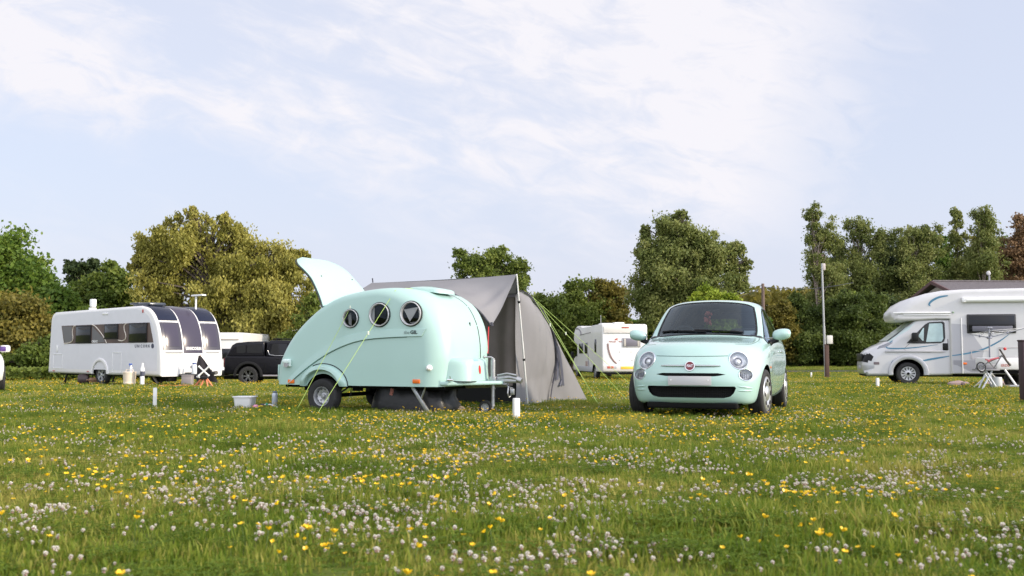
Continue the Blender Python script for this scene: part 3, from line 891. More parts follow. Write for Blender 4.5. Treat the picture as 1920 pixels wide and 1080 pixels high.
# wheel openings, air intake, slot
for sg in (-1, 1):
    for (wx, wy, wz) in (WHF, WHR):
        c = MB(); c.cyl((sg * .50, wy, wz + .01), (sg * 1.2, wy, wz + .01), .342, n=56)
        cut(cb_, c, MATTE, 0)
lo_out = [(-.515, .372), (-.50, .392), (.50, .392), (.515, .372), (.49, .315), (.45, .275), (.38, .258), (-.38, .258), (-.45, .275), (-.49, .315)]
c = MB(); c.prism([(x, -.2, z) for x, z in lo_out], (0, .40, 0)); cut(cb_, c, BLACK, 0)
sl_out = [(-.405, .528), (-.32, .543), (.32, .543), (.405, .528), (.34, .514), (.28, .506), (-.28, .506), (-.34, .514)]
c = MB(); c.prism([(x, -.2, z) for x, z in sl_out], (0, .30, 0)); cut(cb_, c, BLACK, 0)
LAMPS = {}
S0 = Surf(cb_)
for sg in (-1, 1):
    for (nm_, x, z, rx, rz) in (('headlight', sg * .535, .685, .112, .112), ('fog_light', sg * .615, .522, .086, .066)):
        loc, nm = S0.hit((x, -1, z), (0, 1, 0))
        nrm = (nm + Vector((0, -.9, 0))).normalized()
        nrm = (nrm * .45 + nm * .55).normalized()
        ax = Vector((1, 0, 0)); ax = (ax - nrm * ax.dot(nrm)).normalized(); ay = nrm.cross(ax).normalized()
        if ay.z < 0: ay = -ay
        M = frame(loc, ax, ay, nrm) @ Matrix.Diagonal((rx, rz, 1, 1))
        LAMPS[(nm_, sg)] = M
        c = MB(); c.lathe([(0, -.055), (.99, -.055), (.99, .09), (0, .09)], M, 40); cut(cb_, c, MATTE, 0)
# separate glass from paint
def split(o, mi):
    bm = bmesh.new(); bm.from_mesh(o.data)
    mm = bm.copy()
    bmesh.ops.delete(bm, geom=[f for f in bm.faces if f.material_index in mi], context='FACES')
    bmesh.ops.delete(mm, geom=[f for f in mm.faces if f.material_index not in mi], context='FACES')
    bm.to_mesh(o.data); bm.free()
    me = bpy.data.meshes.new('glass'); mm.to_mesh(me); mm.free()
    return me
full = cb_.data.copy()
CS = type('o', (), {'data': full}); CSF = Surf(CS)
gls = {}
for nm, mi in (('windscreen', 1), ('side_window', 2), ('rear_window', 3)):
    me = split(cb_, (mi,))
    me.materials.clear(); me.materials.append(CARGLASS)
    me.polygons.foreach_set('material_index', [0] * len(me.polygons))
    gls[nm] = me
shade(cb_.data, 42)
cb_.parent = car
gs = {}
for nm, me in gls.items():
    parts = [me]
    if nm == 'side_window':
        parts = []
        for sg in (-1, 1):
            bm = bmesh.new(); bm.from_mesh(me)
            bmesh.ops.delete(bm, geom=[f for f in bm.faces if f.calc_center_median().x * sg < 0], context='FACES')
            m2 = bpy.data.meshes.new(nm); m2.materials.append(CARGLASS); bm.to_mesh(m2); bm.free(); parts.append(m2)
    for p in parts:
        shade(p, 60)
        o = bpy.data.objects.new(nm, p); p.name = nm; COL.objects.link(o); o.parent = car
        gs[nm] = o
        # dark surround that follows the glass outline
        bm = bmesh.new(); bm.from_mesh(p)
        be = [e for e in bm.edges if e.is_boundary]
        s = MB()
        for e in be:
            f = e.link_faces[0]; n_ = f.normal; cen = f.calc_center_median()
            a, b = e.verts[0].co, e.verts[1].co
            mid = (a + b) / 2
            inn = n_.cross(b - a).normalized()
            if inn.dot(cen - mid) < 0: inn = -inn
            na, nb = e.verts[0].normal, e.verts[1].normal
            wd = .016 if nm == 'side_window' else .022
            s.add([a + n_ * .003 - inn * .004, b + n_ * .003 - inn * .004, b + inn * wd + n_ * .003, a + inn * wd + n_ * .003], [(0, 1, 2, 3)])
        bm.free()
        s.build('window_seal', [BLACK], o, 0, fix=False)
# dark cabin lining, floor, seats, dashboard
bm = bmesh.new(); bm.from_mesh(cb_.data)
bmesh.ops.delete(bm, geom=[f for f in bm.faces if not (1.05 < f.calc_center_median().y < 3.36 and f.calc_center_median().z > .30) or f.material_index != 0], context='FACES')
bm.normal_update()
for v in bm.verts: v.co = v.co - v.normal * .018
m2 = bpy.data.meshes.new('cabin_lining'); m2.materials.append(INTER); bm.to_mesh(m2); bm.free()
for p in m2.polygons: p.material_index = 0
o = bpy.data.objects.new('cabin_lining', m2); COL.objects.link(o); o.parent = car
d = MB(); d.box((0, 2.2, .30), (1.45, 2.2, .05)); d.box((0, 1.13, .55), (1.40, .05, .7)); d.box((0, 3.1, .6), (1.3, .5, .6))
d.build('cabin_floor', [INTER], car, 0)
d = MB(); d.box((0, 1.30, .93), (1.42, .34, .12), .05, seg=3); d.box((-.36, 1.42, .985), (.40, .16, .08), .03)
d.build('dashboard', [mat('dashboard_grey', (.03, .032, .036), .55)], car)
for sg in (-1, 1):
    d = MB(); d.box((0, 0, .08), (.50, .52, .16), .05, M=Matrix.Translation((sg * .36, 2.05, .42)))
    Mb = Matrix.Translation((sg * .36, 2.30, .55)) @ Matrix.Rotation(R(-14), 4, 'X')
    d.box((0, 0, .28), (.48, .13, .60), .06, M=Mb); d.box((0, .0, .70), (.27, .10, .19), .045, M=Mb)
    d.build('seat', [mat('seat_cloth', (.05, .052, .058), .8)], car)
d = MB(); d.box((0, 2.95, .74), (1.1, .14, .5), .05)
for sg in (-.36, .36): d.box((sg, 2.97, 1.03), (.22, .09, .10), .03)
d.build('rear_seat', [MATS['seat_cloth']], car)
d = MB()
Ms = Matrix.Translation((-.36, 1.56, .955)) @ Matrix.Rotation(R(66), 4, 'X')
d.lathe([(.185 + .014 * math.cos(a), .014 * math.sin(a)) for a in [2 * math.pi * k / 8 for k in range(8)]], Ms, 36, closed=True)
d.box((0, 0, -.01), (.34, .045, .02), .008, M=Ms); d.box((0, -.08, -.01), (.05, .17, .02), .008, M=Ms); d.lathe([(.07, -.01), (.06, .02), (0, .025)], Ms, 16)
d.build('steering_wheel', [mat('wheel_grip', (.035, .037, .04), .5)], car)
d = MB(); d.box((0, 1.62, 1.315), (.22, .03, .065), .02); d.tube([(0, 1.6, 1.40), (0, 1.62, 1.33)], .012, 6)
rm = d.build('rear_view_mirror', [BLACK], car)
d = MB()
for i in range(26):
    a = rnd.uniform(0, 6.28); rr_ = rnd.uniform(.01, .05); z = rnd.uniform(-.06, .09)
    d.ball((-.04 + rr_ * math.cos(a), 1.56 + rr_ * math.sin(a), 1.21 + z), (.016, .016, .022), 6, 4)
d.build('hanging_ornament', [mat('ornament_red', (.55, .12, .09), .6)], rm)
d = MB()
for k in range(5): d.box((.50 + .03 * k, 1.27 + .01 * k, 1.0 + .012 * (k % 3)), (.09, .05, .02), .004, M=Matrix.Translation((0, 0, 0)))
d.box((.53, 1.30, 1.02), (.14, .02, .07), .005)
d.build('paper', [mat('paper', (.75, .75, .74), .8)], car)
# panel gaps
XZ = ((0, -1, 0), (1, 0, 0), (0, 0, 1), (0, 1, 0))
UP = ((0, 0, 3), (1, 0, 0), (0, 1, 0), (0, 0, -1))
g = MB()
strip(g, CSF, [(x, .735 + .006 * (x / .42) ** 2) for x in np.linspace(-.455, .455, 25)], .007, *XZ, off=.0015)
for sg in (-1, 1):
    g2 = [(sg * .47, .38), (sg * .56, .44), (sg * .625, .56), (sg * .655, .75), (sg * .668, .95), (sg * .672, 1.12)]
    strip(g, CSF, [tuple(p)[:2] for p in spline([(a, b, 0) for a, b in g2], 6)], .007, *UP, off=.0015)
    side = ((sg * 2, 0, 0), (0, 1, 0), (0, 0, 1), (-sg, 0, 0))
    strip(g, CSF, [tuple(p)[:2] for p in spline([(1.18, .90, 0), (1.16, .70, 0), (1.17, .45, 0), (1.25, .27, 0), (1.5, .235, 0), (2.2, .235, 0), (2.36, .30, 0), (2.42, .45, 0), (2.40, .7, 0), (2.36, .93, 0)], 6)], .008, *side, off=.0015)
    strip(g, CSF, [tuple(p)[:2] for p in spline([(1.02, .30, 0), (1.03, .22, 0)], 3)], .006, *side, off=.0015)
g.build('panel_gap', [mat('panel_gap_dark', (.06, .10, .09), .7)], cb_, 0, fix=False)
# lamps
def lamp(name, sg, bulge, detail):
    M = LAMPS[(name, sg)]
    b = MB()
    b.lathe([(1.05, -.045), (1.05, .004), (1.0, .013), (.94, .012), (.93, .0)], M, 40)
    o = b.build(name, [CHROME], car, 50)
    b = MB()
    b.lathe([(.93, .003), (.80, -.018), (.5, -.034), (.2, -.04), (0, -.04)], M, 32)
    if detail:
        b.lathe([(.42, -.034), (.44, -.012), (.36, -.012), (.33, -.03)], M, 20, mi=1)
        b.lathe([(.32, -.03), (.2, -.012), (0, -.008)], M, 16, mi=0)
    else:
        for k in range(5): b.box((-.6 + .3 * k, -.05, -.02), (.06, .8, .02), 0, 1, M)
    b.build('reflector', [mat('lamp_chrome', (.82, .82, .85), .35, metal=.45), mat('lamp_grey', (.25, .25, .28), .3, metal=.6)], o, 50)
    b = MB(); b.lathe([(.94, .008), (.75, .008 + bulge * .5), (.4, .008 + bulge * .9), (0, .008 + bulge)], M, 32)
    b.build('lens', [LENS], o, 60)
for sg in (-1, 1):
    lamp('headlight', sg, .034, True)
    lamp('fog_light', sg, .02, False)
# badge with its bars, number plate, intakes
loc, nm = CSF.hit((0, -1, .622), (0, 1, 0))
Mb = frame(loc - Vector((0, .004, 0)), (1, 0, 0), (0, .25, .968), (0, -.968, .25))
b = MB(); b.lathe([(.062, -.02), (.062, .006), (.058, .013), (.050, .014), (.046, .008)], Mb, 36)
bo = b.build('badge', [CHROME], car, 50)
b = MB(); b.lathe([(.047, .007), (.03, .010), (0, .011)], Mb, 32); b.build('badge_face', [mat('badge_burgundy', (.19, .022, .03), .3)], bo, 60)
b = MB(); text(b, 'FIAT', .044, Mb @ Matrix.Translation((0, 0, .0115)), 0, .001, bold=.0006, sx=.82); b.build('badge_lettering', [CHROME], bo, 0)
for sg in (-1, 1):
    b = MB()
    pts = []
    for x in (.062, .12, .20, .28, .345):
        l_, n_ = CSF.hit((sg * x, -1, .625), (0, 1, 0)); pts.append(l_ + n_ * .004)
    b.tube(pts, [.015, .014, .0135, .013, .007], 10)
    b.build('chrome_bar', [mat('brushed_trim', (.45, .50, .50), .22, metal=.8)], car)
b = MB()
for z in (.30, .325, .35, .375): b.tube([(-.48, .15, z), (-.3, .085, z), (0, .06, z), (.3, .085, z), (.48, .15, z)], .0045, 5)
for x in np.linspace(-.45, .45, 44): b.box((x, .075 + .3 * x * x, .325), (.003, .004, .12))
b.build('grille', [BLACK], car, 0)
b = MB()
pl = [(x, z) for x, z in rrect(-.26, .412, .26, .505, .006)]
b.box((0, -.008, .455), (.50, .012, .105), .003)
plo = b.build('number_plate', [mat('blank_plate_grey', (.52, .52, .53), .5)], car)
for sg in (-1, 1):
    b = MB(); b.cyl((sg * .215, -.012, .462), (sg * .215, -.020, .462), .008, n=10); b.build('plate_screw', [WHITE2], plo)
for sg in (-1, 1):
    for z0, z1 in ((.392, .372), (.345, .338)):
        b = MB()
        pts = []
        for x in (.535, .57, .61, .65, .68):
            l_, n_ = CSF.hit((sg * x, -1, z0 + (z1 - z0) * (x - .535) / .15), (0, 1, 0)); pts.append(l_)
        b.tube(pts, [.004, .009, .010, .009, .004], 8)
        b.build('bumper_moulding', [MINT_C], car, 60)
# wipers, mirrors, handles, sills
b = MB()
def onglass(x, y):
    l_, n_ = CSF.hit((x, y, 3), (0, 0, -1)); return l_ + n_ * .012
for x0, x1 in ((.46, -.13), (.02, -.56)):
    b.tube([onglass(x0 + (x1 - x0) * k / 8, 1.03 + .14 * ((x0 + (x1 - x0) * k / 8) / .6) ** 2 + .035 + .03 * k / 8) for k in range(9)], .010, 6)
b.build('wiper', [BLACK], car)
for sg in (-1, 1):
    b = MB()
    rows = []
    for i in range(9):
        a = -math.pi / 2 + math.pi * i / 8
        rows.append([(sg * (.915 + .112 * math.sin(a)), 1.34 + (.085 if math.cos(w_) > 0 else .075) * math.cos(w_) * max(.04, math.cos(a)) ** .55, 1.005 + .072 * math.sin(w_) * max(.04, math.cos(a)) ** .55 + .012 * math.sin(a)) for w_ in [2 * math.pi * k / 20 for k in range(20)]])
    b.grid(rows, wrap=True); b.add(rows[0], [tuple(range(20))]); b.add(rows[-1], [tuple(range(20))])
    mo = b.build('wing_mirror', [MINT_C], car, 60)
    b = MB(); b.tube([(sg * .87, 1.345, .945), (sg * .80, 1.33, .915), (sg * .765, 1.31, .895)], [.035, .030, .045], 8)
    b.build('mirror_stalk', [BLACK], mo, 60)
    l_, n_ = CSF.hit((sg * 2, 2.25, .80), (-sg, 0, 0))
    b = MB(); b.box((sg * (abs(l_.x) + .012), 2.22, .79), (.022, .16, .026), .01); b.build('door_handle', [CHROME], car)
    b = MB()
    pts = []
    for y in (1.2, 1.4, 1.7, 2.0, 2.3, 2.6):
        l_, n_ = CSF.hit((sg * 2, y, .955 + .02 * (y - 1.2)), (-sg, 0, 0)); pts.append(l_ + n_ * .004)
    b.tube(pts, .007, 6); b.build('chrome_strip', [CHROME], car)
    l_, n_ = CSF.hit((sg * 2, .97, .58), (-sg, 0, 0))
    b = MB(); b.box((sg * (abs(l_.x) + .003), .97, .60), (.012, .05, .025), .005); b.build('side_repeater', [ORANGE], car)
    b = MB(); b.box((sg * .60, 3.36, .80), (.10, .06, .26), .03); b.build('tail_light', [REDP], car)
for sg in (-1, 1):
    wheel(car, (sg * .708, WHF[1], .2925), (sg, -.10 if sg > 0 else .10, 0), .2925, .185, 'cover', ri=.205)
    wheel(car, (sg * .715, WHR[1], .2925), (sg, 0, 0), .2925, .185, 'cover', ri=.205)
b = MB(); b.box((0, 1.8, .20), (1.15, 2.9, .06)); b.cyl((-.6, .7, .285), (.6, .7, .285), .04, n=8); b.cyl((-.6, 3.0, .285), (.6, 3.0, .285), .05, n=8)
b.box((0, .25, .165), (1.05, .3, .07), .02)
b.build('underbody', [MATTE], car, 0)
for m in ('tmp_ws', 'tmp_side', 'tmp_rear'): pass
# ---------------------------------------------------------------- grey awning tent (in the caravan's u, v, z frame)
tent = thing('awning_tent', 'grey awning tent pitched behind the mint caravan with its canopy over the caravan roof', 'tent', (GR.x, GR.y, GZ0 - .015), GA)
def lerp(a, b, t): return Vector(a) * (1 - t) + Vector(b) * t
# canopy from ridge down over the caravan roof, hanging corner at the front
PT = Vector((2.447, 2.51, 1.965))
rows = []
low = spline([(-.12, 1.12, 1.50), (.3, 1.10, 1.55), (.8, 1.10, 1.60), (1.3, 1.10, 1.655), (1.8, 1.12, 1.675), (2.08, 1.18, 1.635), (2.22, 1.29, 1.54), (2.36, 1.46, 1.40), (2.43, 1.57, 1.27), (2.455, 1.63, 1.205)], 8)
nU = len(low)
for i, lw in enumerate(low):
    s = i / (nU - 1)
    rp = Vector((-.12 + (2.447 + .12) * s ** .95, 2.51, 1.925 + .05 * s ** 2 + .012 * math.sin(s * 3.14) * -1))
    row = []
    for k in range(25):
        t = k / 24
        p = lerp(rp, lw, t)
        sag = .05 * math.sin(math.pi * t)
        # folds radiate from the pole top
        d = p - PT
        ang_ = math.atan2(-(d.z * 1.0), -(d.x * .8 + d.y * .5) + 1e-6)
        fold = .05 * math.sin(ang_ * 17) * min(1, d.length * 1.1) * t * (max(0, (s - .45)) * 1.8) + .008 * mnoise.noise(p * 3.2)
        row.append(p + Vector((0, -fold - .01, -sag + fold * .5)))
    rows.append(row)
cn = MB(); cn.grid(rows)
canopy = cn.build('canopy', [FABG], None, 60, fix=False)
sm = canopy.modifiers.new('s', 'SOLIDIFY'); sm.thickness = .006; evald(canopy); shade(canopy.data, 60); canopy.parent = tent
t = MB(); t.tube([Vector(p) + Vector((0, -.01, -.005)) for p in low[-34:]], .014, 6)
t.tube([Vector(low[-1]) + Vector((.0, .02, .03)), Vector(low[-1]) + Vector((.01, .03, -.02))], .022, 6)
t.build('canopy_edge_tube', [FABD], canopy)
# back half of the canopy, falling to the tent
rows = []
for i in range(21):
    s = i / 20
    a = Vector((-.12 + 2.567 * s ** .95, 2.51, 1.925 + .05 * s ** 2)); b = Vector((-.10 + 2.36 * s, 2.92, 1.70))
    rows.append([lerp(a, b, k / 8) + Vector((0, 0, -.05 * math.sin(math.pi * k / 8))) for k in range(9)])
cn = MB(); cn.grid(rows); cb2 = cn.build('rear_flap', [FABG], tent, 60, fix=False)
t = MB(); t.tube([(2.44, 2.52, 1.95), (2.40, 2.62, 1.83), (2.27, 2.90, 1.70)], .009, 6); t.build('canopy_strap', [FABD], tent)
t = MB(); t.tube([(-.1, 2.51, 1.93), (-.11, 2.51, 2.0)], .010, 6); t.build('pole_tip', [FABD], tent)
# arch of the end panel
arc2 = spline([(2.26, 2.87, 1.72), (2.26, 3.04, 1.75), (2.265, 3.30, 1.70), (2.27, 3.54, 1.60), (2.275, 3.86, 1.45), (2.28, 4.14, 1.24), (2.285, 4.33, .97), (2.285, 4.38, .72), (2.27, 4.32, .46), (2.25, 4.22, .20), (2.24, 4.18, 0)], 5)
nA = len(arc2)
front = [Vector((2.26, 2.90, 0)) * (i / (nA - 1)) + Vector((2.255, 2.87, 1.70)) * (1 - i / (nA - 1)) for i in range(nA)]
def wr(p, k=1.0):
    z = max(0, 1 - p.z / .9)
    return k * (.02 * mnoise.noise(Vector((p.x * 3 + p.y * 5, p.z * 1.2, 3.1))) + .022 * z * math.sin(18 * (p.y * .8 + p.z * .75)) * (.4 + .6 * mnoise.noise(p * 1.7)) )
rows = []
for i in range(nA):
    row = []
    for k in range(25):
        t = k / 24
        p = lerp(front[i], arc2[i], t)
        s = i / (nA - 1)
        p.x += .13 * math.sin(math.pi * t) * math.sin(math.pi * min(1, s * 1.15 + .08) * .9) + wr(p)
        if s > .97: p.z = max(0, p.z)
        row.append(p)
    rows.append(row)
pn = MB(); pn.grid(rows)
# small gusset above the front edge
endp = pn.build('end_panel', [FABG], tent, 70, fix=False)
# far side: roof over the arches, back to a low rear
L_END = -.25
rows = []
for i, p in enumerate(arc2):
    rows.append([Vector((p[0] + (L_END - p[0]) * k / 16, p[1], p[2] + .03 * math.sin(math.pi * k / 16 * 3) * (p[2] > .3) * -1)) for k in range(17)])
rf = MB(); rf.grid(rows); rf.build('roof_panel', [FABG], tent, 70, fix=False)
rows = [[lerp((L_END, 2.87, p_[2] if i == 0 else front[i].z), Vector((L_END, p_[1], p_[2])), k / 8) for k in range(9)] for i, p_ in enumerate(arc2)]
lp = MB(); lp.grid(rows); lp.build('far_panel', [FABG], tent, 70, fix=False)
# wing that runs out to the pegged corner
i0 = 23
sub = arc2[i0:]
B = Vector((2.60, 5.02, 0)); T = Vector(sub[0])
rows = []
for i, a in enumerate(sub):
    s = i / (len(sub) - 1)
    b = lerp(T, B, s ** .92)
    row = []
    for k in range(17):
        t = k / 16
        p = lerp(a, b, t)
        p.y += -.07 * math.sin(math.pi * t) * math.sin(math.pi * s) + .6 * wr(p)
        p.x += .03 * math.sin(math.pi * t)
        row.append(p)
    rows.append(row)
wg = MB(); wg.grid(rows); wing = wg.build('side_wing', [FABG], tent, 70, fix=False)
w2 = MB(); w2.grid([[r[-1], Vector((r[-1].x * .6 + .4 * 1.6, 4.62, r[-1].z * .9))] for r in rows]); w2.build('rear_panel', [FABG], tent, 70, fix=False)
# pole sleeve and zip bands
t = MB()
def band(rows_, k, i0, i1, w, off):
    a = []; b = []
    for i in range(i0, i1):
        r = rows_[i]; k0 = int(k); p = lerp(r[k0], r[min(k0 + 1, len(r) - 1)], k - k0)
        q = Vector((0, -1, 0)) * off + Vector((1, 0, 0)) * off * .6
        side = Vector((.8, .6, 0)).normalized() * w / 2
        a.append(p + q - side); b.append(p + q + side)
    return a, b
sl = [Vector(p) + Vector((.03, -.02, .01)) for p in arc2]
rows_s = [[p + Vector((-.0, -.016, -.01)), p + Vector((.018, .0, .008)), p + Vector((.0, .016, .01))] for p in sl[2:44]]
t.grid(rows_s)
t.build('pole_sleeve', [FABD], tent, 60)
t = MB(); t.tube([Vector(p) + Vector((.02, -.01, 0)) for p in sl[34:]], .009, 6); t.tube([Vector((2.28, 4.19, .0)), Vector((2.3, 4.12, -.01))], .012, 6)
t.build('pole_foot', [FABD], tent)
t = MB()
a, b = band(rows, 3.2, 6, len(rows) - 8, .035, .02); t.grid([a, b])
a, b = band(rows, 6.6, 8, len(rows) - 6, .04, .025); t.grid([a, b])
t.tube([rows[-9][6], rows[-7][5] + Vector((.01, -.03, 0))], .018, 6)
t.build('zip_band', [mat('zip_blue_grey', (.10, .105, .14), .7)], wing, 0, fix=False)
# brown inner wall and its black skirt
rows = []
for i in range(60):
    u = L_END + (2.235 - L_END) * i / 59
    row = []
    for k in range(14):
        z = .30 + (1.66 - .30) * k / 13
        y = 2.95 + .035 * math.sin(u * 17 + .9 * math.sin(z * 2)) * (1 - .6 * k / 13) + .03 * mnoise.noise(Vector((u * 3, z * 2, 5)))
        row.append((u, y, z))
    rows.append(row)
t = MB(); t.grid(rows); t.build('inner_curtain', [FABB], tent, 60, fix=False)
t = MB(); t.add([(L_END, 2.94, 0), (2.24, 2.94, 0), (2.24, 2.95, .34), (L_END, 2.95, .34)], [(0, 1, 2, 3)]); t.box((.95, 3.55, .01), (2.3, 1.2, .02))
t.build('groundsheet', [mat('black_groundsheet', (.012, .012, .013), .8)], tent, 0, fix=False)
# pole, straps and guy lines
pole = thing('awning_pole', 'thin white pole propping the front corner of the grey awning', 'pole', tuple(gw(2.47, 2.49)), 0)
p0 = onground(990, 760); top_ = Vector(gw(2.455, 2.50, 1.95))
pole.location = p0
pb = top_ - p0
d = MB(); d.cyl((0, 0, -.05), pb * .5, .0145, n=10); d.cyl(pb * .5, pb * 1.005, .012, n=10)
d.build('tube', [WHITE2], pole)
for f in (.36, .80):
    d = MB(); d.cyl(pb * (f - .008), pb * (f + .008), .021, n=10); d.build('clamp', [BLACK], pole)
def guy(name, label, pts, group, r=.0034, runner=None):
    o0 = Vector(pts[-1])
    e = thing(name, label, 'guy line', tuple(o0), 0, group)
    d = MB(); d.tube([Vector(p) - o0 for p in pts], r, 6); d.build('cord', [CORD], e)
    d = MB(); d.tube([Vector((0, 0, -.10)), Vector((0, 0, .02)), Vector((.02, 0, .03))], .005, 6); d.build('peg', [STEEL], e)
    if runner:
        a, b = Vector(pts[-2]) - o0, Vector((0, 0, 0))
        q = a.lerp(b, runner); d = MB(); d.box(tuple(q), (.02, .02, .05), .005); d.build('runner', [mat('pale_runner', (.7, .75, .6), .5)], e)
    return e
pg1 = onground(553, 775); pg2 = onground(593, 779)
G = 'lime guy lines of the grey awning'
guy('guy_line', 'lime guy line over the small rear porthole to the left peg', [gw(1.30, 1.05, 1.64), gw(1.30, .30, 1.615), gw(1.29, .05, 1.575), pg1], G, runner=.12)
guy('guy_line', 'lime guy line crossing the middle porthole to a peg by the caravan wheel', [gw(1.87, 1.05, 1.655), gw(1.87, .30, 1.64), gw(1.87, .05, 1.60), pg2], G, runner=.35)
def tp(i): p = arc2[i]; return gw(p[0] + .03, p[1], p[2] + .02)
guy('guy_line', 'lime guy line from the tent top to the peg nearest the right of the tent', [tp(14), onground(1124, 760)], G, runner=.25)
guy('guy_line', 'lime guy line running beside another down the tent arch to the same right hand peg', [tp(20), onground(1122, 759)], G)
guy('guy_line', 'lime guy line from the tent arch to the peg near the car bumper', [tp(16), onground(1178, 752)], G, runner=.3)
guy('guy_line', 'lime guy line crossing in front of the distant white motorhome to behind the car', [tp(13), onground(1206, 742)], G)
guy('guy_line', 'thin dark guy line under the rear of the mint caravan', [gw(.24, .05, .40), gw(.24, -.05, .36), onground(538, 745)], 'thin guy line at the caravan tail', r=.003)
d = MB(); a = gw(2.44, 1.60, 1.16); b = gw(2.62, 1.22, .78)
st = thing('red_strap', 'red elastic strap between the awning corner and the caravan front', 'strap', tuple(b))
d.tube([a - b, (a - b) * .5 + Vector((.0, 0, -.01)), Vector((0, 0, 0))], .008, 6); d.build('cord', [REDP], st)
d = MB(); d.cyl((a - b), (a - b) + Vector((.008, 0, .05)), .015, .01, 8); d.build('hook', [BLACK], st)
d = MB(); d.cyl((0, 0, 0), (0, 0, -.05), .012, n=8); d.build('hook', [BLACK], st)
# ---------------------------------------------------------------- large white touring caravan on the left
def arcpts(cx, cz, r, a0, a1, n=6):
    return [(cx + r * math.cos(R(a0 + (a1 - a0) * k / n)), cz + r * math.sin(R(a0 + (a1 - a0) * k / n))) for k in range(n + 1)]
UA = math.atan2(-.616, .788)
UO = Vector((-16.1, 34.59)); UU = Vector((.788, -.616)); UV = Vector((.616, .788))
UZ = -.43
uni = thing('touring_caravan', 'long white touring caravan with a dark curved front window and brown side window band', 'caravan', (UO.x, UO.y, UZ), UA)
WW = 2.26
frontp = spline([(6.80, .33), (6.82, .60), (6.79, 1.05), (6.70, 1.55), (6.56, 1.93), (6.34, 2.24), (6.02, 2.45), (5.6, 2.535)], 5)
rearp = spline([(.30, 2.46), (.14, 2.38), (.055, 2.22), (.02, 1.9), (-.03, 1.1), (-.07, .50), (-.07, .36)], 5)
pr = [(p[0], p[1]) for p in frontp] + [(p[0], p[1]) for p in rearp]
mb = MB(); shell(mb, pr, WW, .085, 5)
ub = mb.build('body', [WHITE, MATTE], None, 35)
c = MB(); c.cyl((3.34, -.3, .34), (3.34, .40, .34), .42, n=40); cut(ub, c, MATTE)
c = MB(); c.cyl((3.34, WW - .4, .34), (3.34, WW + .3, .34), .42, n=40); cut(ub, c, MATTE)
ub.parent = uni
US = Surf(ub)
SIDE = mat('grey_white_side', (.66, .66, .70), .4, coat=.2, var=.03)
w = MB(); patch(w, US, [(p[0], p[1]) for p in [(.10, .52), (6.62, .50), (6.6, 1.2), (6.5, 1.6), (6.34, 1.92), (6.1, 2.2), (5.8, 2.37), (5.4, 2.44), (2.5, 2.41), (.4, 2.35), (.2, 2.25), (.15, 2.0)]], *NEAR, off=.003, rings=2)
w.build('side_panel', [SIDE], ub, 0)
BRN = mat('bronze_band', (.10, .062, .05), .4, var=.5, vscale=1.5)
w = MB(); w.prism([(x, -.008, z) for x, z in [(.80, 1.98), (1.0, 1.36), (6.40, 1.375), (6.36, 1.5), (6.17, 2.0)]], (0, .012, 0))
bd = w.build('window_band', [BRN], uni, 0)
def winu(x0, x1, z0, z1, nm='side_window'):
    f = MB(); f.box(((x0 + x1) / 2, -.018, (z0 + z1) / 2), (x1 - x0, .024, z1 - z0), .01)
    o = f.build(nm, [BLACK], uni)
    g = MB(); g.box(((x0 + x1) / 2, -.031, (z0 + z1) / 2), (x1 - x0 - .10, .006, z1 - z0 - .10), .002)
    g.build('pane', [GLASSD], o)
    b = MB(); b.prism([(x0 + .1, -.0351, z1 - .07), (x1 - .1, -.0351, z1 - .07), ((x0 + x1) / 2 + .12, -.0351, z1 - .16), ((x0 + x1) / 2 - .12, -.0351, z1 - .16)], (0, .003, 0))
    b.build('blind', [mat('inside_cloth', (.05, .05, .055), .7)], o)
winu(1.78, 2.76, 1.37, 1.97); winu(3.58, 4.40, 1.50, 1.99); winu(5.03, 6.06, 1.38, 2.0)
w = MB()
SW = mat('swoosh_pale', (.66, .60, .52), .4)
for pts in ([(1.02, 1.37), (1.3, 1.39), (1.52, 1.44), (1.60, 1.55), (1.55, 1.75), (1.60, 1.93), (1.74, 1.97)], [(2.80, 1.985), (3.0, 1.93), (3.3, 1.75), (3.55, 1.56), (3.72, 1.375)], [(4.42, 1.46), (4.65, 1.44), (4.82, 1.50), (4.85, 1.62), (4.76, 1.78), (4.74, 1.92), (4.86, 1.985)]):
    P_ = spline([(a, b, 0) for a, b in pts], 5)
    w.tube([(p[0], -.010, p[1]) for p in P_], .017, 5)
w.build('swoosh', [SW], bd)
w = MB(); w.prism([(x, -.0095, z) for x, z in [(.84, 1.96), (1.5, 1.95), (1.5, 1.75), (1.55, 1.55), (1.45, 1.44), (1.04, 1.39)]], (0, .004, 0)); w.build('band_graphic', [mat('band_grey', (.12, .115, .12), .3)], bd, 0)
w = MB(); w.prism([(x, -.0095, z) for x, z in [(2.8, 1.93), (3.5, 1.55), (3.6, 1.40), (2.8, 1.39)]], (0, .004, 0))
w.build('band_graphic', [mat('band_grey', (.12, .115, .12), .3)], bd, 0)
M_ = lambda x, z, y=-.01: frame((x, y, z), (1, 0, 0), (0, 0, 1), (0, -1, 0))
w = MB(); text(w, 'UNICORN', .135, M_(5.78, 1.265, -.006), 0, .002, bold=.003, spacing=1.5); w.lathe([(0, .006), (.075, .006), (.075, -.004)], M_(6.36, 1.27, -.004), 20)
w.build('lettering', [mat('navy_letter', (.05, .055, .09), .5)], uni, 0)
w = MB(); text(w, 'CADIZ', .10, M_(2.98, 1.43, -.012), 0, .002, bold=.004, spacing=1.3); w.build('lettering', [WHITE2], bd, 0)
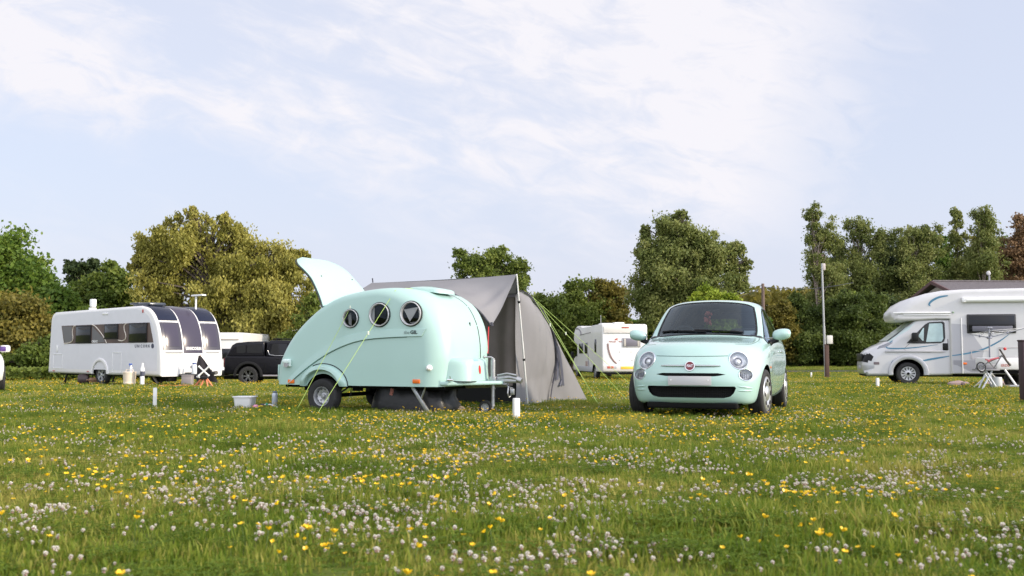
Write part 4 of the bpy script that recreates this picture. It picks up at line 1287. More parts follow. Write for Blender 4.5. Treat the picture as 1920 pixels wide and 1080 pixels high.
def hatchbox(x0, x1, z0, z1, m, nm, label=None):
    b = MB()
    t = .02
    for (a, b_, c, d) in ((x0, x1, z0, z0 + t), (x0, x1, z1 - t, z1), (x0, x0 + t, z0, z1), (x1 - t, x1, z0, z1)):
        b.box(((a + b_) / 2, -.006, (c + d) / 2), (b_ - a, .016, d - c), .003)
    return b.build(nm, [m], uni)
hatchbox(.30, .93, .52, 1.02, WHITE2, 'locker_door')
hatchbox(4.08, 4.62, .42, 1.08, WHITE2, 'service_hatch')
w = MB(); w.box((.55, -.01, 1.20), (.10, .02, .22), .01); w.box((3.60, -.012, 2.33), (.36, .03, .06), .01); w.build('awning_light', [WHITE2], uni)
w = MB(); w.box((5.78, -.01, 2.36), (.07, .015, .10), .02); w.box((.35, -.01, .44), (.12, .015, .03)); w.box((2.6, -.01, .44), (.12, .015, .03)); w.build('side_marker', [mat('marker_red', (.45, .08, .06), .4)], uni)
# front glazing panels follow the curved front
def fpatch(name, v0, v1, i0, i1, m, off=.012, par=uni):
    P_ = frontp[i0:i1 + 1]
    b = MB(); rows = []
    for i, p in enumerate(P_):
        j = i0 + i
        t = (Vector(frontp[min(j + 1, len(frontp) - 1)]) - Vector(frontp[max(j - 1, 0)])).normalized()
        n = Vector((t.y, -t.x))
        if n.x < 0 and n.y < 0: n = -n
        rows.append([(p[0] + n.x * o, v, p[1] + n.y * o) for v, o in ((v0, -.01), (v0, off), (v0 + .02, off + .006), ((v0 + v1) / 2, off + .012), (v1 - .02, off + .006), (v1, off), (v1, -.01))])
    b.grid(rows); b.add(rows[0], [tuple(range(7))]); b.add(rows[-1], [tuple(range(7))])
    return b.build(name, [m], par, 50)
NAVY = mat('navy_glazing', (.018, .022, .042), .25, spec=.15)
for (v0, v1, nm) in ((.12, .74, 0), (.84, 1.47, 1), (1.57, 2.14, 0)):
    if nm:
        o = fpatch('front_window', v0 - .02, v1 + .02, 10, 35, GLASSP)
        t = MB(); text(t, 'UNICORN', .13, frame((6.80, (v0 + v1) / 2, 1.19), (0, 1, 0), (-.12, 0, .99), (.99, 0, .12)), 0, .004, bold=.006, spacing=1.25, sx=.8); t.build('lettering', [WHITE2], o, 0)
    else:
        fpatch('roof_glazing', v0 - .03, v1 + .03, 22, 35, NAVY)
        o = fpatch('front_window', v0 - .03, v1 + .03, 11, 21, mat('front_frame', (.05, .045, .06), .2))
        fpatch('pane', v0 + .07, v1 - .07, 12, 20, GLASSP, .022, o)
w = MB(); w.box((6.83, .46, 1.07), (.02, .62, .035), .01); w.box((6.83, 1.85, 1.07), (.02, .5, .03), .01); w.build('grab_handle', [mat('handle_grey', (.28, .28, .28), .5)], uni)
w = MB(); w.box((6.835, 1.12, .62), (.02, .16, .09), .01); w.build('front_badge', [mat('navy_letter', (.05, .055, .09), .5)], uni)
w = MB()
for k in range(27):
    a = R(2 + 176 * k / 26)
rows = [[(3.34 + r * math.cos(R(2 + 176 * k / 26)), y, .36 + r * math.sin(R(2 + 176 * k / 26))) for (r, y) in ((.43, .02), (.43, -.035), (.455, -.045), (.52, -.03), (.535, .0))] for k in range(27)]
w.grid(rows); w.build('wheel_arch', [WHITE], uni, 40)
wheel(uni, (3.34, .13, .34), (0, -1, 0), .34, .19, 'alloy5', ri=.205)
wheel(uni, (3.34, WW - .13, .34), (0, 1, 0), .34, .19, 'alloy5', ri=.205)
w = MB(); w.box((3.4, WW / 2, .33), (6.2, WW - .5, .06)); w.cyl((3.34, .2, .34), (3.34, 2.0, .34), .05, n=8); w.box((6.5, .5, .25), (.4, .3, .15)); w.build('chassis', [MATTE], uni, 0)
for (u, v, d) in ((.85, .22, .45), (6.05, .22, .85), (.85, 2.0, .45), (6.05, 2.0, .85)):
    w = MB(); w.box((0, 0, -.17), (.06, .05, .40), .004, M=Matrix.Translation((u, v, .36)) @ Matrix.Rotation(-d if u > 3 else d, 4, 'Y'))
    w.box((u + (.28 if u > 3 else -.16), v, .02), (.18, .14, .03), .005)
    w.build('corner_steady', [mat('grey_steel', (.2, .19, .185), .5, metal=.5) if u > 3 else BLACK], uni, 0)
# a-frame and hitch
w = MB(); w.tube([(6.6, .55, .36), (7.75, 1.13, .38)], .04, 4); w.tube([(6.6, 1.71, .36), (7.75, 1.13, .38)], .04, 4); w.box((7.15, 1.13, .42), (.75, .55, .06), .02); w.tube([(7.7, 1.13, .42), (8.05, 1.13, .45)], [.05, .06], 8)
w.box((7.55, 1.13, .50), (.4, .16, .10), .04); w.cyl((7.35, .95, .05), (7.35, .95, .78), .03, n=8)
w.build('tow_frame', [mat('frame_charcoal', (.05, .048, .045), .5)], uni, 0)
# roof things
w = MB(); w.box((5.25, .55, 2.60), (.95, .6, .10), .04, M=Matrix.Translation((0, 0, .0))); w.box((4.85, .55, 2.64), (.5, .62, .05), .02); w.build('roof_light', [mat('roof_light_dark', (.04, .05, .07), .2)], uni)
w = MB(); w.cyl((2.15, .35, 2.45), (2.15, .35, 2.58), .12, n=14); w.box((2.17, .35, 2.74), (.17, .17, .26), .03); w.build('flue', [WHITE2], uni)
w = MB(); w.cyl((6.0, 1.75, 2.45), (6.0, 1.75, 2.90), .03, n=8); w.box((6.14, 1.75, 2.92), (.62, .16, .05), .015, M=Matrix.Translation((0, 0, 0))); w.build('aerial', [WHITE2], uni)
# pirate flag hung on the hitch
def uw(u, v, z=0): return Vector((UO.x + UU.x * u + UV.x * v, UO.y + UU.y * u + UV.y * v, UZ + z))
fl = thing('pirate_flag', 'black pirate flag with white crossed bones draped over the caravan tow hitch', 'flag', tuple(uw(7.55, .90)), UA + .75)
rows = []
for i in range(17):
    s = i / 16; row = []
    wd = .05 + .74 * s ** .9
    for k in range(13):
        t = k / 12
        row.append((-.05 - .16 * s + wd * t, -.06 + .05 * math.sin(t * 9 + s * 3) * s, .98 - .72 * s - .12 * s * t))
    rows.append(row)
w = MB(); w.grid(rows); fo = w.build('cloth', [mat('flag_black', (.022, .018, .022), .85)], fl, 60, fix=False)
w = MB()
for a in (.75, -.75):
    c0 = Vector((.14, -.16, .50)); dd = Vector((math.cos(a), 0, math.sin(a)))
    w.tube([c0 - dd * .22, c0 - dd * .15, c0 + dd * .15, c0 + dd * .22], [.040, .026, .026, .040], 6)
w.tube([(-.08, -.14, .33), (.08, -.16, .29), (.26, -.15, .31)], .022, 6)
w.build('bones', [WHITE2], fo)
w = MB(); w.cyl((0, 0, .0), (0, 0, 1.0), .012, n=6); w.build('staff', [WOOD], fl)
# small things standing round the white caravan
def obj_at(o, p, rz=0): o.location = p; o.rotation_euler = (0, 0, rz); return o
def gp(px, py, lift=0): return onground(px, py, lift)
UY = 29.6
def upos(px, Y): p = at(px, 700, Y); return Vector((p.x, Y, gz(p.x, Y)))
e = thing('waste_barrel', 'cream plastic waste water barrel standing below the white caravan', 'barrel', tuple(upos(243, 30.6)))
w = MB(); w.lathe([(0, 0), (.17, 0), (.175, .02), (.185, .08), (.185, .12), (.178, .13), (.19, .30), (.195, .40), (.20, .42), (.19, .44), (.0, .44)], None, 24); w.build('drum', [CREAMW], e)
w = MB(); w.tube([(-.12, 0, .44), (-.10, 0, .50), (.10, 0, .50), (.12, 0, .44)], .012, 6); w.build('handle', [CREAMW], e)
for (px, lab, colr, hh, nm) in ((247, 'blue and white spray bottle on the barrel lid', (.10, .16, .42), .26, 'spray_bottle'), (267, 'white bottle with a dark blue label beside the barrel', (.62, .62, .66), .44, 'bottle'), (256, 'pale yellow bottle between the two other bottles', (.72, .72, .50), .50, 'bottle')):
    pass
e = thing('spray_bottle', 'white spray bottle with a blue trigger standing on the barrel lid', 'bottle', tuple(upos(243, 30.6) + Vector((.05, -.02, .44))))
w = MB(); w.lathe([(0, 0), (.035, 0), (.04, .02), (.038, .12), (.015, .17), (.015, .20), (0, .20)], None, 12); w.build('flask', [WHITE2], e)
w = MB(); w.box((-.02, 0, .225), (.10, .03, .05), .008); w.box((-.05, 0, .19), (.015, .02, .06), .003); w.build('trigger', [mat('blue_plastic', (.06, .12, .40), .4)], e)
e = thing('water_bottle', 'tall white bottle with a dark blue base label on the white caravan step', 'bottle', tuple(upos(267, 30.4)))
w = MB(); w.lathe([(0, 0), (.06, 0), (.065, .03), (.065, .52), (.03, .62), (.03, .70), (0, .70)], None, 14); fk = w.build('flask', [WHITE2], e)
w = MB(); w.lathe([(.067, .30), (.0675, .31), (.0675, .44), (.067, .45)], None, 14); w.build('label', [mat('navy_letter', (.05, .055, .09), .5)], fk)
e = thing('water_roller', 'dark rolling water barrel with a tan frame lying by the caravan wheel', 'barrel', tuple(upos(157, 33.2)), .3)
w = MB(); w.lathe([(0, -.17), (.15, -.17), (.18, -.14), (.185, 0), (.18, .14), (.15, .17), (0, .17)], frame((0, 0, .185), (0, 0, 1), (0, 1, 0), (1, 0, 0)), 24); w.build('drum', [mat('drum_dark', (.05, .03, .03), .5)], e)
w = MB(); w.box((.30, 0, .18), (.35, .22, .16), .03); w.tube([(.1, -.19, .18), (.5, -.19, .2), (.5, .19, .2), (.1, .19, .18)], .015, 6); w.build('frame', [mat('tan_plastic', (.42, .24, .14), .5)], e)
e = thing('hitch_stand', 'orange footed hitch stand beneath the pirate flag', 'stand', tuple(upos(383, 28.6)))
for dx_ in (-.34, -.10, .14, .25):
    w = MB(); w.tube([(dx_, rnd.uniform(-.1, .1), -.03), (.02 + dx_ * .25, 0, .24)], .026, 6); w.build('leg', [mat('orange_legs', (.62, .20, .09), .5)], e)
w = MB(); w.box((0, 0, .26), (.2, .2, .08), .02); w.build('head', [BLACK], e)
e = thing('step_box', 'grey plastic box on the grass under the front of the white caravan', 'box', tuple(upos(352, 29.9)))
w = MB(); w.box((0, 0, .16), (.30, .26, .30), .02); w.build('tub', [mat('dull_grey_plastic', (.26, .23, .23), .6)], e); w = MB(); w.box((0, 0, .32), (.32, .28, .03), .01); w.build('lid', [mat('dull_grey_plastic', (.26, .23, .23), .6)], e)
w = MB(); w.tube([(-.5, 0, .02), (-.3, .1, .04), (0, -.05, .03), (.3, .06, .04), (.7, 0, .02)], .014, 6)
tag(obj_at(w.build('hook_up_cable', [mat('orange_cable', (.68, .22, .06), .5)]), upos(330, 29.4)), 'orange cable lying in the grass in front of the white caravan', 'cable')
e = thing('gas_cylinder', 'small light grey blue capped cylinder standing at the caravan hitch', 'cylinder', tuple(upos(364, 29.9) + Vector((0, 0, .36))))
e.scale = (.55, .55, .42)
w = MB(); w.lathe([(0, 0), (.13, 0), (.14, .03), (.14, .62), (.10, .70), (0, .71)], None, 18); w.build('tank', [mat('pale_grey_paint', (.62, .64, .68), .5)], e)
w = MB(); w.lathe([(.1, .69), (.11, .72), (.11, .80), (.09, .82), (0, .82)], None, 14); w.build('cap', [mat('cap_blue', (.10, .13, .30), .5)], e)

# ---------------------------------------------------------------- black pick-up with a hard top
PA = math.atan2(.10, .995)
po = at(420, 700, 39.0)
pk = thing('pickup_truck', 'black pickup truck with a black hard top over its bed parked behind the mint caravan', 'truck', (po.x, 39.0, -.68), PA)
BLK = mat('black_paint', (.004, .004, .007), .22, spec=.25)
low_p = [(0, .50), (0, .72), (.02, 1.12), (.10, 1.17), (1.50, 1.17), (1.62, 1.16), (3.5, 1.14), (4.3, 1.10), (5.0, 1.0), (5.25, .85), (5.3, .55), (5.2, .42), (4.9, .42), (.15, .45)]
mb = MB(); shell(mb, low_p, 1.82, [.05] * 14, 4)
pb_ = mb.build('body', [BLK, MATTE], None, 35)
for x in (.92, 4.12):
    for y in (-.2, 1.55):
        c = MB(); c.cyl((x, y, .40), (x, y + .47, .40), .47, n=36); cut(pb_, c, MATTE)
pb_.parent = pk
mb = MB(); shell(mb, [(1.58, 1.15), (3.62, 1.13), (2.95, 1.66), (2.75, 1.76), (2.4, 1.80), (1.75, 1.79), (1.60, 1.72)], 1.64, [.05, .05, .10, .12, .12, .12, .10], 5, y0=.09)
cab = mb.build('cab', [BLK], pk, 40)
mb = MB(); shell(mb, [(.04, 1.15), (1.54, 1.16), (1.54, 1.76), (.9, 1.745), (.42, 1.70), (.26, 1.60)], 1.66, [.05, .05, .12, .14, .14, .12], 5, y0=.08)
ht = mb.build('hard_top', [BLK], pk, 40)
PS = Surf(cab); HS = Surf(ht)
mb = MB(); patch(mb, PS, [(1.74, 1.22), (2.40, 1.22), (2.40, 1.66), (1.84, 1.66)], *NEAR, off=.004); mb.build('rear_door_window', [GLASSD], cab)
mb = MB(); patch(mb, PS, [(2.47, 1.22), (3.35, 1.22), (2.95, 1.55), (2.75, 1.66), (2.47, 1.67)], *NEAR, off=.004); mb.build('front_door_window', [GLASSD], cab)
mb = MB(); patch(mb, HS, rrect(.45, 1.30, .80, 1.60, .05), *NEAR, off=.004); patch(mb, HS, rrect(.86, 1.30, 1.44, 1.62, .05), *NEAR, off=.004); mb.build('side_window', [GLASSD], ht)
mb = MB(); mb.tube([(1.66, .075, 1.40), (1.72, .07, 1.23), (1.95, .06, 1.19), (2.38, .06, 1.19)], .010, 6); mb.build('window_trim', [ALLOY], cab)
mb = MB(); mb.tube([(1.8, .35, 1.84), (2.0, .35, 1.86), (2.75, .35, 1.84)], .022, 6); mb.tube([(1.8, 1.47, 1.84), (2.0, 1.47, 1.86), (2.75, 1.47, 1.84)], .022, 6); mb.build('roof_rail', [BLACK], cab)
for x in (.92, 4.12):
    mb = MB(); rows = [[(x + r * math.cos(R(k * 6.4 - 4)), y, .40 + r * math.sin(R(k * 6.4 - 4))) for (r, y) in ((.465, .03), (.465, -.05), (.49, -.06), (.56, -.045), (.58, .02))] for k in range(30)]
    mb.grid(rows); mb.build('wheel_arch', [BLACK], pk, 40)
    wheel(pk, (x, .11, .385), (0, -1, 0), .385, .26, 'alloy6', ri=.235); wheel(pk, (x, 1.71, .385), (0, 1, 0), .385, .26, 'alloy6', ri=.235)
mb = MB(); mb.tube([(1.50, -.02, .40), (3.6, -.02, .40)], .045, 8); mb.build('side_step', [mat('step_bar', (.30, .28, .28), .35, metal=.7)], pk)
mb = MB(); mb.box((-.05, .91, .52), (.16, 1.75, .2), .05); mb.build('rear_bumper', [BLACK], pk)
mb = MB(); mb.box((2.05, -.01, 1.06), (.18, .03, .035), .01); mb.box((2.9, -.01, 1.06), (.18, .03, .035), .01); mb.build('door_handle', [BLACK], pk)
mb = MB(); strip(mb, Surf(pb_), [(1.57, 1.14), (1.56, .8), (1.60, .5)], .02, *NEAR, off=.003); strip(mb, Surf(pb_), [(2.45, 1.12), (2.45, .5)], .02, *NEAR, off=.003); mb.build('panel_gap', [MATTE], pb_, 0)
mb = MB(); mb.box((-.012, .12, .92), (.05, .14, .36), .02); mb.box((-.012, 1.70, .92), (.05, .14, .36), .02); mb.build('tail_light', [mat('dark_red', (.16, .01, .012), .25)], pk)
mb = MB(); mb.box((2.25, .90, .32), (4.6, 1.2, .12)); mb.build('underbody', [MATTE], pk, 0)

# ---------------------------------------------------------------- white motorhomes in the distance
def boxhome(root, prof, W_, rr_, mats_=None):
    mb = MB(); shell(mb, prof, W_, rr_, 4)
    o = mb.build('body', [WHITE, MATTE], root, 35)
    return o
K = Vector((4.32, 47.5)); KA = math.atan2(.148, .989)
rt = thing('motorhome', 'white motorhome seen from behind with a rear window and red stripes beyond the tent', 'motorhome', (K.x, K.y, -.72), KA)
# local: x across the back, y forward
RW = 2.22
sideprof = [(0, .42), (0, .62), (0, 2.55), (.05, 2.68), (.2, 2.72), (2.2, 2.70), (2.25, 2.66), (4.6, 2.66), (4.9, 2.74), (5.6, 2.76), (6.1, 2.66), (6.42, 2.40), (6.52, 2.12), (6.45, 1.92), (6.0, 1.80), (5.7, 1.78), (5.65, .40)]
mb = MB(); Mx = Matrix(((0, 1, 0, 0), (1, 0, 0, 0), (0, 0, 1, 0), (0, 0, 0, 1)))
tmp = MB(); shell(tmp, sideprof, RW, .05, 3)
mb.add(tmp.v, tmp.f, 0, Mx)
rb = mb.build('body', [WHITE, MATTE], None, 35)
for x in (-.2, RW - .3):
    c = MB(); c.cyl((x, 1.75, .36), (x + .5, 1.75, .36), .42, n=28); cut(rb, c, MATTE)
rb.parent = rt
mb = MB(); shell(mb, [(5.6, .35), (5.6, 1.80), (6.0, 1.80), (6.6, 1.2), (7.2, 1.05), (7.35, .6), (7.3, .38)], 1.95, .10, 3, y0=.13)
tmp = mb; mb = MB(); mb.add(tmp.v, tmp.f, 0, Mx); cabo = mb.build('cab', [WHITE], rt, 35)
mb = MB(); mb.prism([(.11, 5.75, 1.15), (.11, 6.45, 1.15), (.11, 5.98, 1.68), (.11, 5.75, 1.68)], (.015, 0, 0)); mb.build('cab_window', [GLASSD], cabo, 0)
w = MB(); w.box((1.43, -.02, 1.83), (.92, .04, .46), .05); rw = w.build('rear_window', [GREYP], rt)
w = MB(); w.box((1.43, -.042, 1.83), (.84, .01, .38), .003); w.build('pane', [mat('blind_grey', (.17, .16, .19), .25)], rw)
w = MB()
for x in (-.16, .16): w.box((1.43 + x * 2.1, -.05, 1.83), (.10, .012, .36), .004)
w.build('curtain', [mat('curtain_cream', (.45, .42, .38), .8)], rw)
w = MB(); w.box((1.1, -.035, 2.47), (2.10, .06, .30), .05); w.box((1.1, -.065, 2.31), (2.12, .025, .035), .01); w.build('rear_cap', [mat('cap_white', (.70, .67, .64), .5)], rt)
w = MB(); w.box((1.12, -.075, 2.55), (.36, .03, .06), .015); w.build('brake_light', [mat('dull_red', (.45, .10, .07), .4)], rt)
w = MB(); w.box((1.0, 2.9, 2.78), (.8, .8, .10), .04); w.build('roof_vent', [WHITE2], rt)
w = MB(); w.box((1.0, .8, 2.77), (.5, .5, .09), .04); w.build('roof_vent', [WHITE2], rt)
w = MB(); w.box((1.1, -.03, .60), (2.2, .12, .30), .05); rbp = w.build('rear_bumper', [mat('bumper_white', (.66, .62, .60), .5)], rt)
for x in (.42, 1.86):
    w = MB(); w.box((x - .14, -.095, .64), (.14, .02, .11), .01); w.box((x + .03, -.095, .64), (.14, .02, .11), .01); w.build('tail_light', [mat('dull_red', (.45, .10, .07), .4)], rt)
    w = MB(); w.box((x + .20, -.095, .64), (.12, .02, .11), .01); w.build('reversing_light', [GREYP], rt)
w = MB(); w.box((1.19, -.10, .62), (.62, .015, .13), .004); w.build('number_plate', [YELLOWP], rt)
w = MB(); text(w, 'ROLLER', .10, frame((.50, -.012, 1.87), (1, 0, 0), (0, 0, 1), (0, -1, 0)), 0, .003, bold=.003); text(w, 'TEAM', .10, frame((.92, -.012, 1.87), (1, 0, 0), (0, 0, 1), (0, -1, 0)), 0, .003, bold=.003)
w.build('lettering', [mat('letter_rust', (.42, .22, .2), .5)], rt, 0)
w = MB(); w.prism([(.58, -.004, 1.95), (.78, -.004, 1.94), (.72, -.004, 2.0), (.84, -.004, 2.06), (.66, -.004, 2.02)], (0, -.008, 0)); w.build('emblem', [mat('dull_red', (.45, .10, .07), .4)], rt, 0)
w = MB()
for dxx, wd in ((0, .022), (.05, .016)):
    P_ = spline([(.24 + dxx, 1.78, 0), (.27 + dxx, 1.5, 0), (.36 + dxx, 1.2, 0), (.50 + dxx, .98, 0), (.66 + dxx, .82, 0)], 5)
    w.tube([(p[0], -.008, p[1]) for p in P_], wd, 5)
w.build('stripe', [mat('stripe_brown', (.22, .13, .12), .5)], rt)
w = MB()
for x, z in ((.85, 1.38), (1.42, 1.38), (.85, .98), (1.46, .98)): w.box((x, -.015, z), (.05, .03, .04), .01)
w.build('rack_bracket', [GREYP], rt)
w = MB()
for (y0, y1, z0, z1, nm) in ((1.25, 1.55, 1.35, 2.0, 0), (3.2, 3.75, 1.3, 1.85, 1), (4.2, 5.1, 1.3, 1.82, 1)):
    f = MB(); f.box((-.012, (y0 + y1) / 2, (z0 + z1) / 2), (.03, y1 - y0, z1 - z0), .012); f.build('side_window', [GLASSD], rt)
w = MB(); P_ = spline([(5.9, 2.62, 0), (5.3, 2.6, 0), (4.8, 2.45, 0), (4.6, 2.28, 0)], 4); w.tube([(-.008, p[0], p[1]) for p in P_], .035, 5)
w.tube([(-.008, 2.4, 2.36), (5.0, 0, 0)][:1] + [(-.008, 4.9, 2.26)], .016, 5); w.tube([(-.008, 3.0, 1.3), (-.008, 2.95, .9), (-.008, 2.8, .6)], .03, 5); w.build('side_graphic', [mat('stripe_grey', (.16, .15, .18), .5)], rt)
w = MB(); w.box((-.006, 3.4, .66), (.012, .5, .5), .004); w.build('side_emblem', [mat('emblem_rust', (.33, .24, .22), .5)], rt)
w = MB(); w.box((-.012, 3.9, .52), (.04, 3.4, .26), .02); w.build('skirt', [mat('skirt_grey', (.40, .41, .44), .5)], rt)
wheel(rt, (.14, 1.75, .34), (-1, 0, 0), .34, .2, 'slots', ri=.2); wheel(rt, (RW - .14, 1.75, .34), (1, 0, 0), .34, .2, 'slots', ri=.2)
wheel(rt, (.26, 6.55, .34), (-1, 0, 0), .34, .2, 'slots', ri=.2); wheel(rt, (RW - .26, 6.55, .34), (1, 0, 0), .34, .2, 'slots', ri=.2)
w = MB(); w.box((1.1, 3.6, .40), (1.8, 6.8, .12)); w.box((1.1, .05, .36), (1.9, .10, .12)); w.build('underbody', [MATTE], rt, 0)
w = MB(); w.tube([(1.0, 4.4, 2.75), (1.0, 4.4, 3.3)], .012, 5); w.build('aerial', [GREYP], rt)
w = MB(); w.box((-.12, 6.3, 1.22), (.16, .12, .34), .05); w.build('door_mirror', [BLACK], rt)

# white motorhome half hidden behind the touring caravan
bx = at(453, 660, 50.0)
bh = thing('motorhome', 'white motorhome peeping out between the long touring caravan and the black pickup', 'motorhome', (bx.x, 50.0, -.73), 0)
mb = MB(); tmp = MB(); shell(tmp, [(0, .45), (0, 2.28), (.06, 2.36), (5.6, 2.36), (6.1, 1.9), (6.3, 1.1), (6.3, .45)], 2.3, .05, 3)
M2 = Matrix(((0, 1, 0, -2.3), (1, 0, 0, 0), (0, 0, 1, 0), (0, 0, 0, 1))); mb.add(tmp.v, tmp.f, 0, M2); mb.build('body', [WHITE], bh, 35)
w = MB(); w.box((-1.1, -.03, 2.02), (1.9, .03, .05), .01); w.box((-1.75, -.03, 2.2), (.4, .03, .06), .01); w.box((-1.9, -.03, 1.62), (.35, .03, .07), .01); w.build('rear_trim', [mat('trim_tan', (.42, .36, .32), .5)], bh)
w = MB(); w.box((-1.1, -.22, .33), (2.5, .5, .17), .05); w.build('rear_bumper', [WHITE], bh)
w = MB(); w.box((-1.35, -.485, .42), (.62, .02, .16), .004); w.build('number_plate', [YELLOWP], bh)
w = MB(); w.box((-1.9, 1.0, 2.42), (.5, .6, .12), .03); w.build('roof_vent', [WHITE2], bh)
w = MB(); w.box((-1.15, -.03, 1.3), (1.2, .03, .5), .04); w.build('rear_window', [GLASSD], bh)
for x in (-.3, -2.0): wheel(bh, (x, 1.4, .33), (1 if x > -1 else -1, 0, 0), .33, .2, 'slots', ri=.2); wheel(bh, (x, 5.2, .33), (1 if x > -1 else -1, 0, 0), .33, .2, 'slots', ri=.2)
# another one, only its roof corner showing behind the pick-up
bx = at(531, 660, 56.0)
bh = thing('motorhome', 'pale motorhome whose upper corner shows over the black pickup roof', 'motorhome', (bx.x, 56.0, -.73), -.1)
mb = MB(); shell(mb, [(0, .45), (.0, 2.58), (.05, 2.66), (5.0, 2.66), (5.6, 2.3), (6.4, 1.2), (6.5, .45)], 2.2, .05, 3); mb.build('body', [mat('pale_side', (.56, .56, .60), .5)], bh, 35)
w = MB(); w.box((.95, -.01, 2.08), (1.1, .03, .06), .01); w.box((1.1, -.01, 1.80), (.8, .03, .06), .01); w.box((1.0, -.01, 1.93), (.9, .03, .03), .01); w.build('vent_grille', [mat('vent_dark', (.16, .16, .19), .5)], bh)
w = MB(); w.box((.02, -.006, 1.6), (.05, .02, 2.0), .004); w.build('corner_trim', [mat('trim_tan', (.42, .36, .32), .5)], bh)
for x in (1.3, 5.2): wheel(bh, (x, .12, .33), (0, -1, 0), .33, .2, 'slots', ri=.2); wheel(bh, (x, 2.08, .33), (0, 1, 0), .33, .2, 'slots', ri=.2)

# ---------------------------------------------------------------- motorhome on the right
wc = at(1699, 699, 30.0)
mh = thing('motorhome', 'white and silver overcab motorhome with blue swooshes at the right edge', 'motorhome', (wc.x, 29.8, gz(wc.x, 30.0)), R(-13))
mh.scale = (1, 1, .97)
HW = 2.15
bp_ = [(1.18, .34), (5.3, .34), (5.3, 2.84), (5.2, 2.93), (3.4, 2.95), (1.6, 2.93), (1.0, 2.90), (.55, 2.82), (.10, 2.68), (-.22, 2.50), (-.42, 2.27), (-.44, 2.12), (-.36, 1.99), (-.22, 1.955), (.3, 1.985), (.85, 2.02), (1.18, 2.02)]
rr_ = [.05, .05, .08, .1, .1, .1, .14, .2, .25, .3, .3, .25, .12, .1, .06, .05, .04]
mb = MB(); shell(mb, bp_, HW, rr_, 5); hb = mb.build('body', [mat('coachbuilt_white', (.60, .595, .60), .35, coat=.3, var=.04), MATTE], mh, 40)
cabp = spline([(-1.16, .26), (-1.27, .42), (-1.27, .70), (-1.19, .93), (-1.08, 1.06), (-.85, 1.20), (-.68, 1.27), (-.50, 1.38)], 3) + [Vector((.22, 1.98)), Vector((.32, 2.03)), Vector((1.25, 2.03)), Vector((1.25, .30)), Vector((.3, .28))]
cr = [.10 + .22 * max(0, min(1, (-.2 - p[0]) / .9)) for p in cabp]
for i, p in enumerate(cabp):
    if p[0] > -.45: cr[i] = .10
    if p[1] < .4: cr[i] = .08
mb = MB(); shell(mb, [(p[0], p[1]) for p in cabp], HW - .14, cr, 5, y0=.07)
cb3 = mb.build('cab', [mat('cab_white', (.56, .56, .58), .3, coat=.5), MATTE], None, 35)
c = MB(); c.cyl((0, -.1, .36), (0, .45, .36), .435, n=40); cut(cb3, c, MATTE)
c = MB(); c.cyl((0, HW - .45, .36), (0, HW + .1, .36), .435, n=40); cut(cb3, c, MATTE)
cb3.parent = mh
HS_ = Surf(cb3); HB = Surf(hb)
cb3.data.materials.append(SILVER)
for p_ in cb3.data.polygons:
    if p_.material_index == 0 and p_.center.z < .62 and p_.center.x < -.38: p_.material_index = 2
cb3.data.materials.append(BLACK)
for p_ in cb3.data.polygons:
    if p_.material_index == 0 and .71 < p_.center.z < .94 and p_.center.x < -1.0: p_.material_index = 3
w = MB(); patch(w, HS_, [(-.03, 1.285), (.10, 1.275), (.40, 1.27), (.92, 1.28), (1.02, 1.33), (1.06, 1.45), (1.05, 1.90), (1.0, 1.95), (.62, 1.93), (.50, 1.86)], *NEAR, off=.006); dw = w.build('door_window', [mat('window_frame_black', (.02, .02, .022), .4)], cb3, 60)
CYAN = mat('silver_screen_blind', (.42, .56, .58), .35, coat=.4, var=.15, vscale=5)
w = MB(); patch(w, HS_, [(.52, 1.32), (.95, 1.33), (1.0, 1.42), (.99, 1.86), (.95, 1.90), (.62, 1.885)], *NEAR, off=.010); patch(w, HS_, [(.30, 1.50), (.42, 1.36), (.45, 1.36), (.47, 1.76), (.44, 1.74)], *NEAR, off=.010); w.build('pane', [CYAN], dw, 60)
w = MB()
rows = []
for i in range(9):
    t = i / 8; x = -.56 + .82 * t; z = 1.345 + .645 * t
    rows.append([(x - .012, .07 + .12 + (HW - .38) * k / 8, z + .018) for k in range(9)])
w.grid(rows); wso = w.build('windscreen', [mat('screen_cover', (.50, .60, .60), .3, coat=.5, var=.1)], cb3, 60)
w = MB(); patch(w, HS_, [(-.56, 1.33), (-.50, 1.32), (.05, 1.70), (.26, 1.96), (.14, 1.96)], *NEAR, off=.006); w.build('screen_edge', [mat('screen_cover', (.5, .6, .6), .3)], wso, 60)
w = MB(); patch(w, HS_, [(-.86, 1.10), (-.62, 1.16), (-.42, 1.30), (-.52, 1.30), (-.80, 1.18)], *NEAR, off=.01); w.build('headlight', [mat('headlight_glass', (.25, .26, .29), .15, metal=.4)], cb3, 60)
w = MB(); w.box((-1.262, HW / 2, .84), (.05, 1.3, .23), .03); w.build('grille', [BLACK], cb3)
w = MB(); w.box((-1.29, HW / 2, .52), (.03, .6, .13), .005); w.build('number_plate', [GREYP], cb3)
w = MB(); patch(w, HS_, rrect(-.98, .62, -.82, .70, .02), *NEAR, off=.008); w.build('fog_lamp', [mat('fog_dark', (.15, .12, .13), .3)], cb3)
w = MB(); rows = [[(r * math.cos(R(-6 + k * 6.2)) * 1.02, y, .36 + r * math.sin(R(-6 + k * 6.2))) for (r, y) in ((.43, .10), (.43, .03), (.455, .015), (.55, .03), (.58, .085))] for k in range(32)]
w.grid(rows); w.build('wheel_arch', [SILVER], cb3, 40)
w = MB(); w.box((.20, -.04, 1.47), (.20, .16, .28), .05); w.tube([(.2, .07, 1.36), (.18, -.02, 1.40)], .03, 6); mo = w.build('wing_mirror', [BLACK], cb3)
